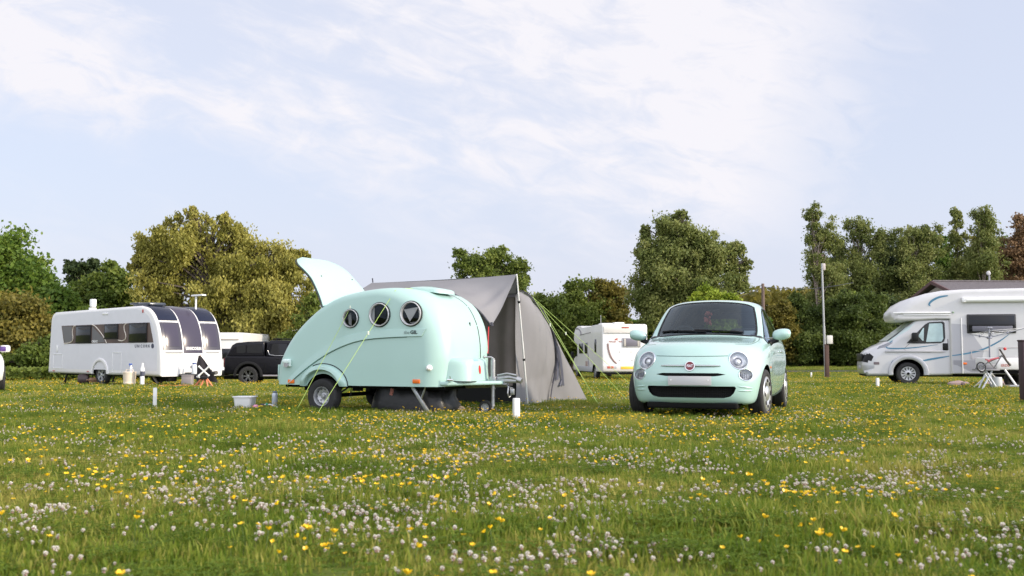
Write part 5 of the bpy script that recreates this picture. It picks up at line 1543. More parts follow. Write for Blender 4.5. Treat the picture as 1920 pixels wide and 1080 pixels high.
w = MB(); w.box((1.05, .062, 1.17), (.14, .03, .22), .05); w.build('door_handle', [BLACK], cb3)
w = MB(); w.box((.2, .05, 1.03), (1.7, .03, .06), .015); w.build('rubbing_strip', [GREYP], cb3)
BLU = mat('swoosh_blue', (.06, .19, .30), .35)
w = MB()
def swoosh(S_, pts, wds, off=.006):
    P_ = spline([(a, b, 0) for a, b in pts], 6)
    for i in range(len(P_) - 1):
        pass
    n_ = len(P_)
    a, b = [], []
    for i, p in enumerate(P_):
        t = (P_[min(i + 1, n_ - 1)] - P_[max(i - 1, 0)]).normalized(); nn = Vector((-t.y, t.x, 0)); f = i / (n_ - 1)
        wd = wds * math.sin(math.pi * min(1, .12 + f * .86)) ** .6
        for q, l in ((p + nn * wd, a), (p - nn * wd, b)):
            loc, nm = S_.hit((q.x, -1, q.y), (0, 1, 0)); l.append(l[-1] if loc is None and l else (loc + nm * off if loc is not None else Vector((q.x, 0, q.y))))
    w = MB(); w.grid([a, b]); w.build('swoosh', [BLU], hb, 0, fix=False)
swoosh(HS_, [(-.42, 1.36), (-.60, 1.20), (-.55, 1.13), (-.2, 1.12), (.3, 1.16), (.85, 1.24)], .020)
swoosh(HS_, [(.40, .74), (.7, .80), (1.24, .90)], .028)
swoosh(HB, [(1.22, .90), (1.6, .96), (2.05, 1.08), (2.5, 1.32), (2.8, 1.55)], .024)
swoosh(HB, [(1.15, 2.74), (.92, 2.70), (.72, 2.60), (.62, 2.48), (.66, 2.42)], .032)
swoosh(HS_, [(-.50, .55), (-.44, .70), (-.34, .78)], .03)
swoosh(HB, [(3.75, 1.5), (4.0, 1.56), (4.3, 1.62)], .03)
w = MB(); patch(w, HB, [(1.22, .38), (1.95, .38), (2.1, 1.06), (1.62, 1.85), (1.22, 1.88)], *NEAR, off=.003, rings=2); w.build('grey_side', [mat('side_silver', (.40, .40, .43), .4, coat=.3)], hb, 0)
w = MB(); patch(w, HB, [(1.25, .36), (5.2, .36), (5.2, .76), (1.25, .76)], *NEAR, off=.006, rings=2); w.build('skirt', [mat('side_grey_low', (.27, .27, .30), .4, coat=.3)], hb, 0)
w = MB(); strip(w, HS_, [(1.13, .32), (1.13, 1.2), (1.12, 1.98)], .022, *NEAR, off=.004); strip(w, HS_, [(.05, 1.27), (-.12, 1.1), (.0, 1.02)], .012, *NEAR, off=.003); w.build('door_gap', [mat('gap_grey', (.10, .09, .10), .6)], cb3, 0)
w = MB(); w.box((1.50, -.02, 1.20), (.03, .035, 1.7), .012); w.build('drain_channel', [WHITE2], hb)
w = MB(); w.box((2.32, -.02, 1.87), (1.34, .05, .58), .06); sw_ = w.build('side_window', [mat('window_frame_black', (.02, .02, .022), .4)], mh)
w = MB(); w.box((2.32, -.05, 1.87), (1.24, .012, .48), .03); pn_ = w.build('pane', [GLASSD], sw_)
w = MB(); w.box((2.34, -.060, 1.72), (1.10, .006, .16), .02); w.build('blind', [mat('half_blind', (.13, .13, .16), .5)], pn_)
w = MB(); w.tube([(1.62, -.05, 2.60), (5.2, -.05, 2.60)], .085, 12); w.box((1.58, -.05, 2.60), (.12, .15, .16), .03); w.build('awning_cassette', [WHITE2], mh)
w = MB(); w.box((.40, -.012, 2.22), (1.62, .05, .045), .015); w.box((.55, -.012, 2.15), (1.3, .02, .02), .005); w.build('overcab_moulding', [WHITE2], mh)
w = MB(); w.box((1.28, -.02, 2.225), (.05, .04, .05), .01); w.build('marker_lamp', [mat('marker_green', (.25, .35, .22), .4)], mh)
for (x0, x1, z0, z1) in ((1.75, 2.25, .80, 1.06), (2.5, 3.3, .85, 1.15)):
    w = MB()
    for (a, b_, c_, d_) in ((x0, x1, z0, z0 + .015), (x0, x1, z1 - .015, z1), (x0, x0 + .015, z0, z1), (x1 - .015, x1, z0, z1)): w.box(((a + b_) / 2, -.006, (c_ + d_) / 2), (b_ - a, .012, d_ - c_), .002)
    w.build('locker_door', [mat('locker_line', (.50, .45, .44), .5)], hb)
w = MB(); w.box((1.56, -.012, .66), (.12, .03, .06), .012); w.build('side_marker', [ORANGE], hb)
wheel(mh, (0, .20, .345), (0, -1, 0), .345, .22, 'slots', ri=.215); wheel(mh, (0, HW - .2, .345), (0, 1, 0), .345, .22, 'slots', ri=.215)
wheel(mh, (3.95, .20, .345), (0, -1, 0), .345, .22, 'slots', ri=.215); wheel(mh, (3.95, HW - .2, .345), (0, 1, 0), .345, .22, 'slots', ri=.215)
w = MB(); w.box((1.8, HW / 2, .30), (6.0, HW - .5, .10)); w.box((2.6, .4, .24), (.5, .3, .1)); w.build('underbody', [MATTE], mh, 0)
# ---------------------------------------------------------------- pitch markers, washing-up things, posts
def marker(px, pb, pt, label, w_=.075, Y=None):
    p = onground(px, pb) if Y is None else upos(px, Y)
    h = (pb - pt) * p.y / F + .05
    w = MB(); w.box((0, 0, h / 2 - .06), (w_, w_, h + .12), .006)
    w.box((0, 0, h + .004), (w_ * .92, w_ * .92, .012), .004)
    o = w.build('pitch_marker', [DIRTYW]); obj_at(o, p, .35)
    return tag(o, label, 'post', 'white pitch marker posts')
marker(968, 790, 757, 'short white marker post in front of the tent pole', .068)
marker(290, 766, 735, 'white marker post on the grass left of the white tub', .055)
marker(1645, 722, 710, 'white marker post under the nose of the right hand motorhome', .07, 27.5)
marker(1521, 703, 695, 'tiny white marker post near the lamp pole', .07, 52)
marker(529, 727, 718, 'small white post behind the tail of the mint caravan', .07, 33)
# tub
e = thing('washing_up_tub', 'white rectangular plastic washing up tub on the grass', 'tub', tuple(onground(459, 768)), -.15)
w = MB(); rows = []
for (z, s, t) in ((.0, .80, 0), (.012, .84, 0), (.155, .97, 0), (.158, 1.0, 0), (.160, 1.10, 0), (.172, 1.11, 0), (.174, 1.05, 0), (.165, .96, 0), (.02, .80, 0)):
    rows.append([(x * s, y * s, z + .015) for x, y in rrect(-.142, -.115, .142, .115, .045, 6)])
w.grid(rows, wrap=True); w.add(rows[0], [tuple(range(len(rows[0])))]); w.add(rows[-1], [tuple(range(len(rows[0])))])
w.build('basin', [mat('tub_white', (.88, .88, .89), .4, transl=.15)], e, 40)
w = MB(); w.box((0, .02, .03), (.2, .15, .02), .008); w.build('cloth', [GREYP], e)
e = thing('drink_bottle', 'pale blue steel bottle with a dark lid standing on the grass', 'bottle', tuple(onground(515, 764) + Vector((0, 0, .01))))
w = MB(); w.lathe([(0, 0), (.040, 0), (.0425, .006), (.0425, .17), (.040, .192), (.030, .205), (.0, .206)], None, 28); fl_ = w.build('flask', [mat('flask_blue_grey', (.52, .57, .66), .3, metal=.2)], e)
w = MB(); w.lathe([(.0, .203), (.028, .203), (.031, .208), (.031, .226), (.026, .232), (0, .232)], None, 20); w.build('lid', [mat('lid_dark', (.14, .18, .24), .4)], e)
e = thing('sponge_bag', 'crumpled clear packet with pink and green print lying beside the bottle', 'packet', tuple(onground(498, 769) + Vector((0, 0, .035))), -.1)
w = MB(); rows = []
for i in range(15):
    row = []
    for k in range(9):
        x = -.13 + .30 * i / 14; y = -.05 + .10 * k / 8
        row.append((x, y, .045 * math.sin(math.pi * min(1, max(0, (i + .5) / 15))) + .02 * mnoise.noise(Vector((x * 25, y * 25, 2)))))
    rows.append(row)
w.grid(rows); w.grid([[(p[0], p[1], -.015) for p in r] for r in rows]); w.build('wrapper', [mat('packet_white', (.62, .62, .64), .35, var=.3, vscale=30)], e)
w = MB(); w.ball((-.135, -.02, .015), (.042, .04, .028), 12, 8); w.build('pink_sponge', [mat('sponge_pink', (.72, .30, .42), .8)], e)
w = MB(); w.box((.03, -.035, .05), (.03, .02, .035), .006); w.build('green_print', [mat('print_green', (.03, .30, .16), .5)], e)
w = MB(); w.box((-.03, -.04, .045), (.05, .02, .02), .004)
w.build('dark_print', [mat('print_dark', (.06, .06, .09), .5)], e)
# lamp pole, hook-up post, utility pole with wire, end post
p0 = upos(1548, 52.5)
e = thing('lamp_pole', 'tall thin grey pole standing before the dark conifer hedge', 'pole', tuple(p0))
t0 = at(1541, 494, 52.5) - p0
w = MB(); w.cyl((0, 0, -.2), t0 * .45, .062, n=10); w.cyl(t0 * .45, t0, .05, n=10); w.build('shaft', [mat('pole_grey', (.34, .35, .37), .5, metal=.3)], e)
w = MB(); w.box(tuple(t0 + Vector((.10, 0, -.18))), (.16, .12, .36), .03); w.build('lamp_head', [mat('lamp_pinkgrey', (.50, .44, .43), .5)], e)
e = thing('hook_up_post', 'brown timber post with a white meter box beside the grey lamp pole', 'post', tuple(upos(1551, 51.8)))
w = MB(); w.box((0, 0, .78), (.20, .16, 1.95), .02); w.build('post', [DWOOD], e)
w = MB(); w.box((.13, -.1, 1.98), (.30, .14, .44), .03); w.build('meter_box', [mat('box_offwhite', (.62, .60, .57), .5)], e)
e = thing('utility_pole', 'wooden utility pole carrying a wire behind the mint car', 'pole', tuple(upos(1433, 88)))
hp_ = at(1432, 533, 88).z + .73
w = MB(); w.cyl((0, 0, 0), (0, 0, hp_), .17, .13, 10); w.build('shaft', [mat('pole_wood', (.16, .11, .09), .8, var=.2)], e)
w = MB(); w.cyl((0, 0, hp_ - .3), (0, 0, hp_ + .05), .05, n=8); w.build('insulator', [GREYP], e)
o0 = upos(1433, 88)
w = MB(); a = at(1433, 538, 88) - o0
for q in (at(1600, 530, 84) - o0, at(1330, 566, 110) - o0):
    w.tube([a.lerp(q, k / 10) + Vector((0, 0, -.35 * math.sin(math.pi * k / 10))) for k in range(11)], .028, 5)
w.build('wire', [mat('wire_grey', (.12, .12, .13), .6)], e)
e = thing('bollard', 'dark brown timber bollard cut off by the right edge', 'bollard', tuple(upos(1924, 15.6)))
w = MB(); w.box((0, 0, .42), (.16, .16, 1.12), .012); w.build('post', [mat('bollard_maroon', (.045, .022, .03), .6, var=.2, vscale=5)], e)
w = MB(); w.box((0, 0, .99), (.175, .175, .03), .01); w.build('cap', [mat('bollard_maroon', (.045, .022, .03), .6)], e)
# rotary washing line, trailer, bicycle on the right
e = thing('rotary_airer', 'folded out rotary washing line standing before the right hand motorhome', 'washing line', tuple(upos(1857, 26.0)))
s_ = 26 / F
w = MB(); w.cyl((0, 0, 0), (0, 0, 112 * s_), .022, n=8); w.box((0, 0, 93 * s_), (.10, .10, .05), .01); w.box((0, 0, 112 * s_), (.14, .10, .035), .01); w.build('post', [mat('airer_steel', (.22, .23, .27), .4, metal=.5)], e)
for (x, y, z) in ((-26, .3, 100), (58, -.3, 111), (-12, -.5, 106), (30, .6, 104)):
    w = MB(); w.tube([(0, 0, 93 * s_), (x * s_, y, z * s_)], .011, 6); w.tube([(0, 0, 111 * s_), (x * .45 * s_, y * .5, (93 + (z - 93) * .5) * s_)], .006, 5)
    w.box((x * .5 * s_, y * .5, (93 + (z - 93) * .5) * s_), (.04, .04, .07), .01); w.build('arm', [MATS['airer_steel']], e)
w = MB()
for f in (.5, .75, 1):
    Q = [Vector((x * s_ * f, y * f, (93 + (z - 93) * f) * s_)) for (x, y, z) in ((-26, .3, 100), (30, .6, 104), (58, -.3, 111), (-12, -.5, 106), (-26, .3, 100))]
    w.tube(Q, .0035, 4)
w.build('line', [WHITE2], e)
w = MB()
for a in (0.3, 2.4, 4.5): w.tube([(0, 0, .40), (.42 * math.cos(a), .42 * math.sin(a), 0)], .018, 6)
w.build('tripod_foot', [WHITE2], e)
tr = thing('trailer', 'low white boxed trailer with prop legs at the right edge', 'trailer', tuple(upos(1893, 24.5)), R(-3))
s_ = 24.5 / F
w = MB(); w.box((.35, .6, .62), (1.35, 1.3, .30), .05); tb = w.build('body', [WHITE], tr)
w = MB(); w.tube([(-.32, .0, .48), (-.32, 1.2, .48)], .03, 6); w.box((.35, .6, .42), (1.2, 1.1, .08)); w.build('chassis', [MATTE], tr, 0)
w = MB(); text(w, 'TRAILER'[:0] or 'ERDE', .085, frame((-.12, -.052, .58), (1, 0, 0), (0, 0, 1), (0, -1, 0)), 0, .003, bold=.004); w.build('lettering', [mat('letter_rust', (.42, .22, .2), .5)], tb, 0)
for sg, x0 in ((1, -.12), (1, .55)):
    w = MB(); w.tube([(x0, -.02, .48), (x0 + .28, -.12, .0)], .028, 6); w.build('prop_leg', [WHITE2], tr)
wheel(tr, (.55, .08, .20), (0, -1, 0), .20, .14, 'steel', ri=.11)
wheel(tr, (.55, 1.12, .20), (0, 1, 0), .20, .14, 'steel', ri=.11)
w = MB(); w.box((.35, -.05, .08), (.9, .3, .05), .01); w.build('step', [GREYP], tr)
bk = thing('bicycle', 'small folded bicycle with red grips leaning against the white trailer', 'bicycle', tuple(upos(1872, 23.6)), R(8))
s_ = 23.6 / F
def bz(px, py, y=0): return Vector(((px - 1872) * s_, y, (737 - py) * s_))
for cx_, nm in ((1846, 'wheel'), ):
    pass
w = MB(); M3 = lambda c, r: frame(c, (1, 0, 0), (0, .2, 1), (0, -1, .2))
w.lathe([(.105 + .018 * math.cos(a), .018 * math.sin(a)) for a in [2 * math.pi * k / 8 for k in range(8)]], M3(bz(1843, 694, .1), 0), 28, closed=True); wt = w.build('wheel', [RUBBER], bk)
w = MB(); w.lathe([(.088 + .006 * math.cos(a), .006 * math.sin(a)) for a in [2 * math.pi * k / 6 for k in range(6)]], M3(bz(1843, 694, .1), 0), 28, closed=True)
for k in range(8): w.tube([M3(bz(1843, 694, .1), 0) @ Vector((0, 0, 0)), M3(bz(1843, 694, .1), 0) @ Vector((.088 * math.cos(k * .785), .088 * math.sin(k * .785), 0))], .003, 4)
w.build('rim', [STEEL], wt)
w = MB(); w.tube([bz(1843, 694, .1), bz(1856, 684, .05), bz(1870, 678, 0), bz(1880, 672, 0), bz(1893, 688, .0)], .016, 6); w.tube([bz(1856, 684, .05), bz(1866, 696, .05), bz(1880, 672, 0)], .014, 6)
w.build('frame', [mat('bike_grey', (.16, .16, .17), .4, metal=.4)], bk)
w = MB(); w.tube([bz(1876, 661), bz(1884, 672), bz(1889, 682), bz(1897, 691)], [.022, .020, .024, .028], 8); w.build('seat_post', [mat('bike_dark', (.06, .05, .05), .5)], bk)
w = MB(); w.box(tuple(bz(1884, 660, -.05)), (.06, .06, .07), .02); w.build('bell', [REDP], bk)
w = MB(); w.tube([bz(1850, 684, -.03), bz(1856, 680, -.03), bz(1866, 678, -.03), bz(1872, 677, -.03)], .022, 8); w.tube([bz(1852, 680, .1), bz(1864, 683, .1)], .018, 6); w.build('grip', [mat('grip_red', (.38, .07, .09), .5)], bk)
st_ = thing('folding_trestle', 'white crossed trestle legs below the folded bicycle', 'trestle', tuple(upos(1856, 24.0)))
s_ = 24 / F
w = MB(); w.tube([(-.20, 0, 0), (.06, 0, 36 * s_)], .020, 6); w.tube([(.18, 0, 0), (-.10, 0, 36 * s_)], .020, 6); w.build('front_leg', [mat('trestle_blue_white', (.62, .66, .72), .5)], st_)
w = MB(); w.tube([(-.10, .4, 0), (.12, .4, 36 * s_)], .020, 6); w.tube([(.28, .4, 0), (.02, .4, 36 * s_)], .020, 6); w.build('back_leg', [MATS['trestle_blue_white']], st_)
w = MB(); w.box((0, .2, 37 * s_), (.42, .55, .04), .01); w.box((.0, .2, 37 * s_ + .08), (.3, .4, .12), .03); w.build('tray', [mat('tray_grey', (.22, .22, .24), .6)], st_)
w = MB(); w.lathe([(0, 0), (.10, 0), (.115, .05), (.12, .26), (.10, .30), (0, .30)], None, 16)
tag(obj_at(w.build('water_can', [mat('can_pale', (.5, .52, .52), .5)]), upos(1869, 24.2)), 'pale water can between the trestle and the white trailer', 'can')
w = MB()
for i in range(14): w.ball((rnd.uniform(-.9, .9), rnd.uniform(-.2, .2), .05), (rnd.uniform(.1, .22), .12, rnd.uniform(.05, .10)), 8, 5)
tag(obj_at(w.build('groundsheet_roll', [mat('dull_pink_cloth', (.30, .22, .21), .9, var=.3)]), upos(1838, 28.6)), 'crumpled dull groundsheet under the side of the right hand motorhome', 'groundsheet')
# white car cut off by the left edge
lc = thing('parked_car', 'white car seen end on, mostly outside the left edge', 'car', tuple(at(11, 700, 23.0)), 0)
q = at(11, 700, 23.0); lc.location = (q.x - .86 * math.cos(R(29.5)), 23.0 - .86 * math.sin(R(29.5)), gz(q.x, 23)); lc.rotation_euler = (0, 0, R(29.5))
def carbody(par, m):
    ys_ = [0, .06, .25, .7, 1.2, 1.5, 2.0, 2.6, 3.2, 3.7, 4.0, 4.1]
    rows = []
    for y in ys_:
        f = min(1, (y + .02) / .3) ** .4 * min(1, (4.14 - y) / .35) ** .45
        hb_ = .92 if 1.0 < y < 4 else .88
        hw = .86 * f
        zt = hb_ * (.86 + .14 * f)
        rows.append([(sx * hw * k1, y, z) for sx, k1, z in ((-1, .80, .22), (-1, .97, .30), (-1, 1.0, .52), (-1, .985, .72), (-1, .93, zt - .04), (-1, .84, zt), (1, .84, zt), (1, .93, zt - .04), (1, .985, .72), (1, 1.0, .52), (1, .97, .30), (1, .80, .22))])
    b = MB(); b.grid(rows, wrap=True); b.add(rows[0], [tuple(range(12))]); b.add(rows[-1], [tuple(range(12))])
    o = b.build('body', [m], par, 50)
    rows = []
    for (y, z0, z1, hw) in ((.25, .9, .92, .66), (.75, .88, 1.38, .60), (1.1, .88, 1.47, .58), (2.0, .88, 1.48, .58), (2.45, .88, 1.36, .60), (3.1, .88, .93, .68)):
        rows.append([(-hw - .10, y, z0), (-hw, y, z1 - .03), (-hw + .08, y, z1), (hw - .08, y, z1), (hw, y, z1 - .03), (hw + .10, y, z0)])
    b = MB(); b.grid(rows); b.build('cabin', [GLASSD], par, 50)
    b = MB(); b.box((0, 1.55, 1.485), (1.1, .95, .03), .012); b.build('roof', [m], par)
carbody(lc, mat('white_car_paint', (.74, .74, .72), .3, coat=.6))
w = MB(); w.box((.93, 2.35, 1.02), (.24, .13, .18), .05); wm = w.build('wing_mirror', [mat('white_car_paint', (.74, .74, .72), .3)], lc)
w = MB(); w.box((.88, 2.283, 1.02), (.13, .01, .12), .004); w.build('mirror_glass', [mat('mirror_violet', (.10, .05, .22), .15)], wm)  # violet reflection put into the glass colour
for x in (-.78, .78):
    wheel(lc, (x, .75, .31), (1 if x > 0 else -1, 0, 0), .31, .19, 'slots', ri=.2); wheel(lc, (x, 3.25, .31), (1 if x > 0 else -1, 0, 0), .31, .19, 'slots', ri=.2)
# bungalow beyond the right hand motorhome
hx = at(1800, 530, 62)
hs = thing('bungalow', 'bungalow with a grey slate roof behind the right hand motorhome', 'house', (hx.x, 62, -.73), R(4))
ez = at(1800, 552, 62).z + .73; rz_ = at(1800, 524, 62).z + .73
BRK = mat('pale_render', (.42, .38, .36), .85, var=.1)
w = MB(); w.prism([(.25, .2, 0), (.25, 6.8, 0), (.25, 6.8, ez - .2), (.25, 3.5, rz_ - .25), (.25, .2, ez - .2)], (19, 0, 0)); w.build('wall', [BRK], hs, 0)
SLATE = mat('slate_roof', (.115, .10, .105), .75, var=.3, vscale=8, bump=.4, bscale=25)
w = MB()
for y0, y1 in ((-.2, 3.5), (7.2, 3.5)):
    w.add([(0, y0, ez - .25), (19.5, y0, ez - .25), (19.5, y1, rz_), (0, y1, rz_), (0, y0, ez - .12), (19.5, y0, ez - .12), (19.5, y1, rz_ + .13), (0, y1, rz_ + .13)], [(0, 3, 2, 1), (4, 5, 6, 7), (0, 1, 5, 4), (1, 2, 6, 5), (2, 3, 7, 6), (3, 0, 4, 7)])
w.build('roof', [SLATE], hs, 0)
w = MB()
for y0, y1 in ((-.25, 3.5), (7.25, 3.5)):
    w.add([(-.12, y0, ez - .32), (-.12, y1, rz_ - .05), (-.12, y1, rz_ + .16), (-.12, y0, ez - .10), (.0, y0, ez - .32), (.0, y1, rz_ - .05), (.0, y1, rz_ + .16), (.0, y0, ez - .10)], [(0, 1, 2, 3), (4, 7, 6, 5), (0, 3, 7, 4), (3, 2, 6, 7), (2, 1, 5, 6), (1, 0, 4, 5)])
w.build('barge_board', [mat('barge_dark', (.09, .04, .04), .6)], hs, 0)
w = MB(); w.tube([(0, 3.5, rz_ + .14), (19.5, 3.5, rz_ + .14)], .09, 6); w.build('ridge_tile', [SLATE], hs)
w = MB(); w.box((3.2, .18, 1.6), (1.4, .06, 1.1), .01); w.build('window', [GLASSD], hs)
w = MB(); w.cyl((4.2, 4.0, rz_ - .4), (4.2, 4.0, rz_ + .9), .05, n=6); w.ball((4.1, 3.9, rz_ + .72), (.16, .05, .16), 12, 8); w.build('satellite_dish', [mat('dish_grey', (.4, .4, .42), .5)], hs)
# ---------------------------------------------------------------- trees
def leafmat(name, c1, c2, c3):
    m = bpy.data.materials.new(name); m.use_nodes = True
    nt = m.node_tree; N = nt.nodes; L = nt.links
    b = N['Principled BSDF']; b.inputs['Roughness'].default_value = .55; b.inputs['Specular IOR Level'].default_value = .25
    at_ = N.new('ShaderNodeAttribute'); at_.attribute_name = 'tint'
    r = N.new('ShaderNodeValToRGB'); cr = r.color_ramp
    cr.elements[0].position = 0; cr.elements[0].color = (*c1, 1); cr.elements[1].position = 1; cr.elements[1].color = (*c3, 1)
    e = cr.elements.new(.5); e.color = (*c2, 1)
    L.new(at_.outputs['Fac'], r.inputs[0]); L.new(r.outputs[0], b.inputs['Base Color'])
    tr = N.new('ShaderNodeBsdfTranslucent'); L.new(r.outputs[0], tr.inputs[0])
    ms = N.new('ShaderNodeMixShader'); ms.inputs[0].default_value = .38
    L.new(b.outputs[0], ms.inputs[1]); L.new(tr.outputs[0], ms.inputs[2]); L.new(ms.outputs[0], N['Material Output'].inputs['Surface'])
    return m
LEAF = {
 'oak': leafmat('oak_leaves', (0.064, 0.120, 0.021), (0.130, 0.206, 0.030), (0.228, 0.293, 0.048)),
 'green': leafmat('bright_leaves', (.078, .118, .022), (.135, .185, .032), (.21, .25, .05)),
 'bronze': leafmat('bronze_leaves', (0.094, 0.104, 0.022), (0.198, 0.170, 0.034), (0.273, 0.226, 0.049)),
 'willow': leafmat('willow_leaves', (.185, .185, .036), (.330, .305, .066), (.46, .42, .115)),
 'birch': leafmat('birch_leaves', (.115, .150, .040), (.215, .245, .070), (.33, .34, .12)),
 'hazel': leafmat('hazel_leaves', (0.085, 0.122, 0.026), (0.160, 0.208, 0.038), (0.255, 0.293, 0.066)),
 'conifer': leafmat('conifer_needles', (.052, .080, .020), (.092, .128, .027), (.165, .205, .045)),
 'pine': leafmat('pine_needles', (0.034, 0.056, 0.022), (0.056, 0.085, 0.030), (0.094, 0.122, 0.042)),
 'copper': leafmat('copper_leaves', (.15, .10, .055), (.26, .16, .085), (.33, .22, .12)),
 'gold': leafmat('golden_leaves', (0.142, 0.208, 0.022), (0.264, 0.339, 0.034), (0.377, 0.415, 0.056)),
}
BARK = mat('grey_brown_bark', (.10, .078, .062), .9, var=.4, vscale=7, bump=.5, bscale=20)
BBARK = mat('pale_birch_bark', (.30, .24, .20), .85, var=.5, vscale=5)
rng = np.random.default_rng(5)
def unit(n):
    v = rng.normal(size=(n, 3)); return v / np.linalg.norm(v, axis=1)[:, None]
def leafmesh(P, Nn, size, tint, name, m, long=1.6, droop=None):
    """one rhombic leaf spray per point"""
    n = len(P)
    a = unit(n)
    if droop is not None: a = a * (1 - droop) + np.array([0, 0, -1.0]) * droop
    a /= np.linalg.norm(a, axis=1)[:, None] + 1e-9
    nn = unit(n) * .9 + Nn * .6
    b = np.cross(a, nn); b /= np.linalg.norm(b, axis=1)[:, None] + 1e-9
    s = size * rng.uniform(.6, 1.35, n)[:, None]
    cc = np.cross(a, b)
    v = np.empty((n, 4, 3))
    v[:, 0] = P - a * s * long * .5
    v[:, 1] = P + b * s * .5 + cc * s * .12
    v[:, 2] = P + a * s * long * .5
    v[:, 3] = P - b * s * .5 + cc * s * .12
    me = bpy.data.meshes.new(name)
    me.vertices.add(4 * n); me.vertices.foreach_set('co', v.reshape(-1))
    me.loops.add(4 * n); me.loops.foreach_set('vertex_index', np.arange(4 * n, dtype=np.int32))
    me.polygons.add(n); me.polygons.foreach_set('loop_start', np.arange(0, 4 * n, 4, dtype=np.int32)); me.polygons.foreach_set('loop_total', np.full(n, 4, np.int32))
    me.update(calc_edges=True)
    at_ = me.attributes.new('tint', 'FLOAT', 'FACE'); at_.data.foreach_set('value', np.clip(tint, 0, 1).astype(np.float32))
    me.materials.append(m)
    return me
def tree(name, label, cat, Y, lobes, base, leaf, nleaf, size, bark=None, group=None, style='broad', depthk=1.0, sub=11, subr=(.26, .46), trunk_r=.22, gaps=.3, multi=1, bpx=None):
    """lobes: (px, py, rx, ry[, dy]) read off the photo, turned into metres at the tree's own distance"""
    bp = upos(base, Y); bp.z = gz(bp.x, Y)
    root = thing(name, label, cat, tuple(bp), 0, group)
    k = Y / F
    nleaf = int(nleaf * (3.6 if style in ('weep', 'droop') else 2.2)); size *= (.42 if style in ('weep', 'droop') else .6)
    L3 = []
    for l in lobes:
        q = at(l[0], l[1], Y) - bp
        dy = l[4] if len(l) > 4 else rng.uniform(-.35, .35) * l[2] * k
        L3.append((Vector((q.x, dy, q.z)), l[2] * k, l[3] * k))
    blobs = []
    for (c, rx, rz) in L3:
        n = int(sub * 1.6)
        d = unit(n)
        rad = rng.uniform(.45, .92, n)
        for i in range(n):
            s = rng.uniform(*subr) * .86 * min(rx, rz) * (1.15 if rad[i] < .6 else 1)
            blobs.append((np.array([c.x + d[i, 0] * rad[i] * rx, c.y + d[i, 1] * rad[i] * rx * depthk, c.z + d[i, 2] * rad[i] * rz]), s, np.array([c.x, c.y, c.z])))
        blobs.append((np.array(c), min(rx, rz) * .5, np.array(c)))
    tot = sum(b[1] ** 2 for b in blobs)
    P, NN, T = [], [], []
    for (c, s, lc) in blobs:
        n = max(12, int(nleaf * s * s / tot))
        d = rng.normal(size=(n, 3)); ln_ = np.linalg.norm(d, axis=1); d /= ln_[:, None]
        r = s * ln_ * .56
        sq = np.array([1.15, 1.15, .8]) if style != 'column' else np.array([.9, .9, 1.1])
        p = c + d * r[:, None] * sq
        bt = rng.uniform(.15, .75)
        t = bt + rng.normal(size=n) * .16
        if style in ('droop', 'weep'):
            m_ = max(3, n // 14)
            st = c + unit(m_) * (s * rng.uniform(.3, 1.0, m_))[:, None]
            ln = rng.uniform(.35, 1.0, m_) * s * (1.9 if style == 'weep' else 1.3)
            w = rng.integers(0, m_, n); f = rng.uniform(0, 1, n)
            sw = rng.normal(size=(m_, 2)) * .18
            q = st[w].copy()
            q[:, 2] -= f * ln[w]
            q[:, 0] += sw[w, 0] * f * ln[w] + rng.normal(size=n) * .07 * s
            q[:, 1] += sw[w, 1] * f * ln[w] + rng.normal(size=n) * .07 * s
            mk = rng.uniform(size=n) < (.62 if style == 'weep' else .55)
            p[mk] = q[mk]
            t = bt + rng.normal(size=m_)[w] * .10 + rng.normal(size=n) * .12
        P.append(p); NN.append(d); T.append(t)
    P = np.concatenate(P); NN = np.concatenate(NN); T = np.concatenate(T)
    if gaps > 0:
        g = np.array([mnoise.noise(Vector(x) * (1.25 / max(.5, subr[1] * lobes[0][2] * k))) for x in P])
        keep = g > -1 + gaps * 1.6 + rng.normal(size=len(g)) * .12
        keep |= rng.uniform(size=len(g)) < .18
        P, NN, T = P[keep], NN[keep], T[keep]
    ok = P[:, 2] > .05
    P, NN, T = P[ok], NN[ok], T[ok]
    me = leafmesh(P, NN, size, T, 'crown', LEAF[leaf], 1.9 if style in ('droop', 'weep') else 1.45, {'droop': .35, 'weep': .55}.get(style))
    o = bpy.data.objects.new('crown', me); COL.objects.link(o); o.parent = root
    w = MB()
    bk = bark or BARK
    topc = max(L3, key=lambda l: l[0].z)
    cen = sum((l[0] for l in L3), Vector()) / len(L3)
    H = topc[0].z + topc[2] * .6
    for mI in range(multi):
        ox = (mI - (multi - 1) / 2) * .7
        tx = topc[0].x if multi == 1 else L3[mI % len(L3)][0].x
        pts = [Vector((ox, 0, -.15))]
        for i in range(1, 8):
            f = i / 7
            pts.append(Vector((ox + (tx - ox) * f ** 1.5 + .12 * rng.normal() * f, topc[0].y * f + .1 * rng.normal() * f, H * f)))
        w.tube(pts, [trunk_r * (1.35 if i == 0 else 1) * (1 - .88 * i / 7) for i in range(8)], 8)
        if mI: continue
        for (c, s, lc) in blobs:
            if rng.uniform() > (.55 if style != 'column' else .2): continue
            f = min(.93, max(.22, (c[2] - .9 * s) / H * .75))
            i = int(f * 7); a = pts[i].lerp(pts[min(7, i + 1)], f * 7 - i)
            e = Vector(c); mid = a.lerp(e, .5) + Vector((0, 0, .12 * (e - a).length))
            r0 = trunk_r * (1 - f) * .42 + .02
            w.tube([a, a.lerp(mid, .6), mid, mid.lerp(e, .6), e], [r0, r0 * .8, r0 * .6, r0 * .4, .012], 5)
    w.build('trunk', [bk], root, 60)
    return root
TG = 'broadleaf trees round the field'
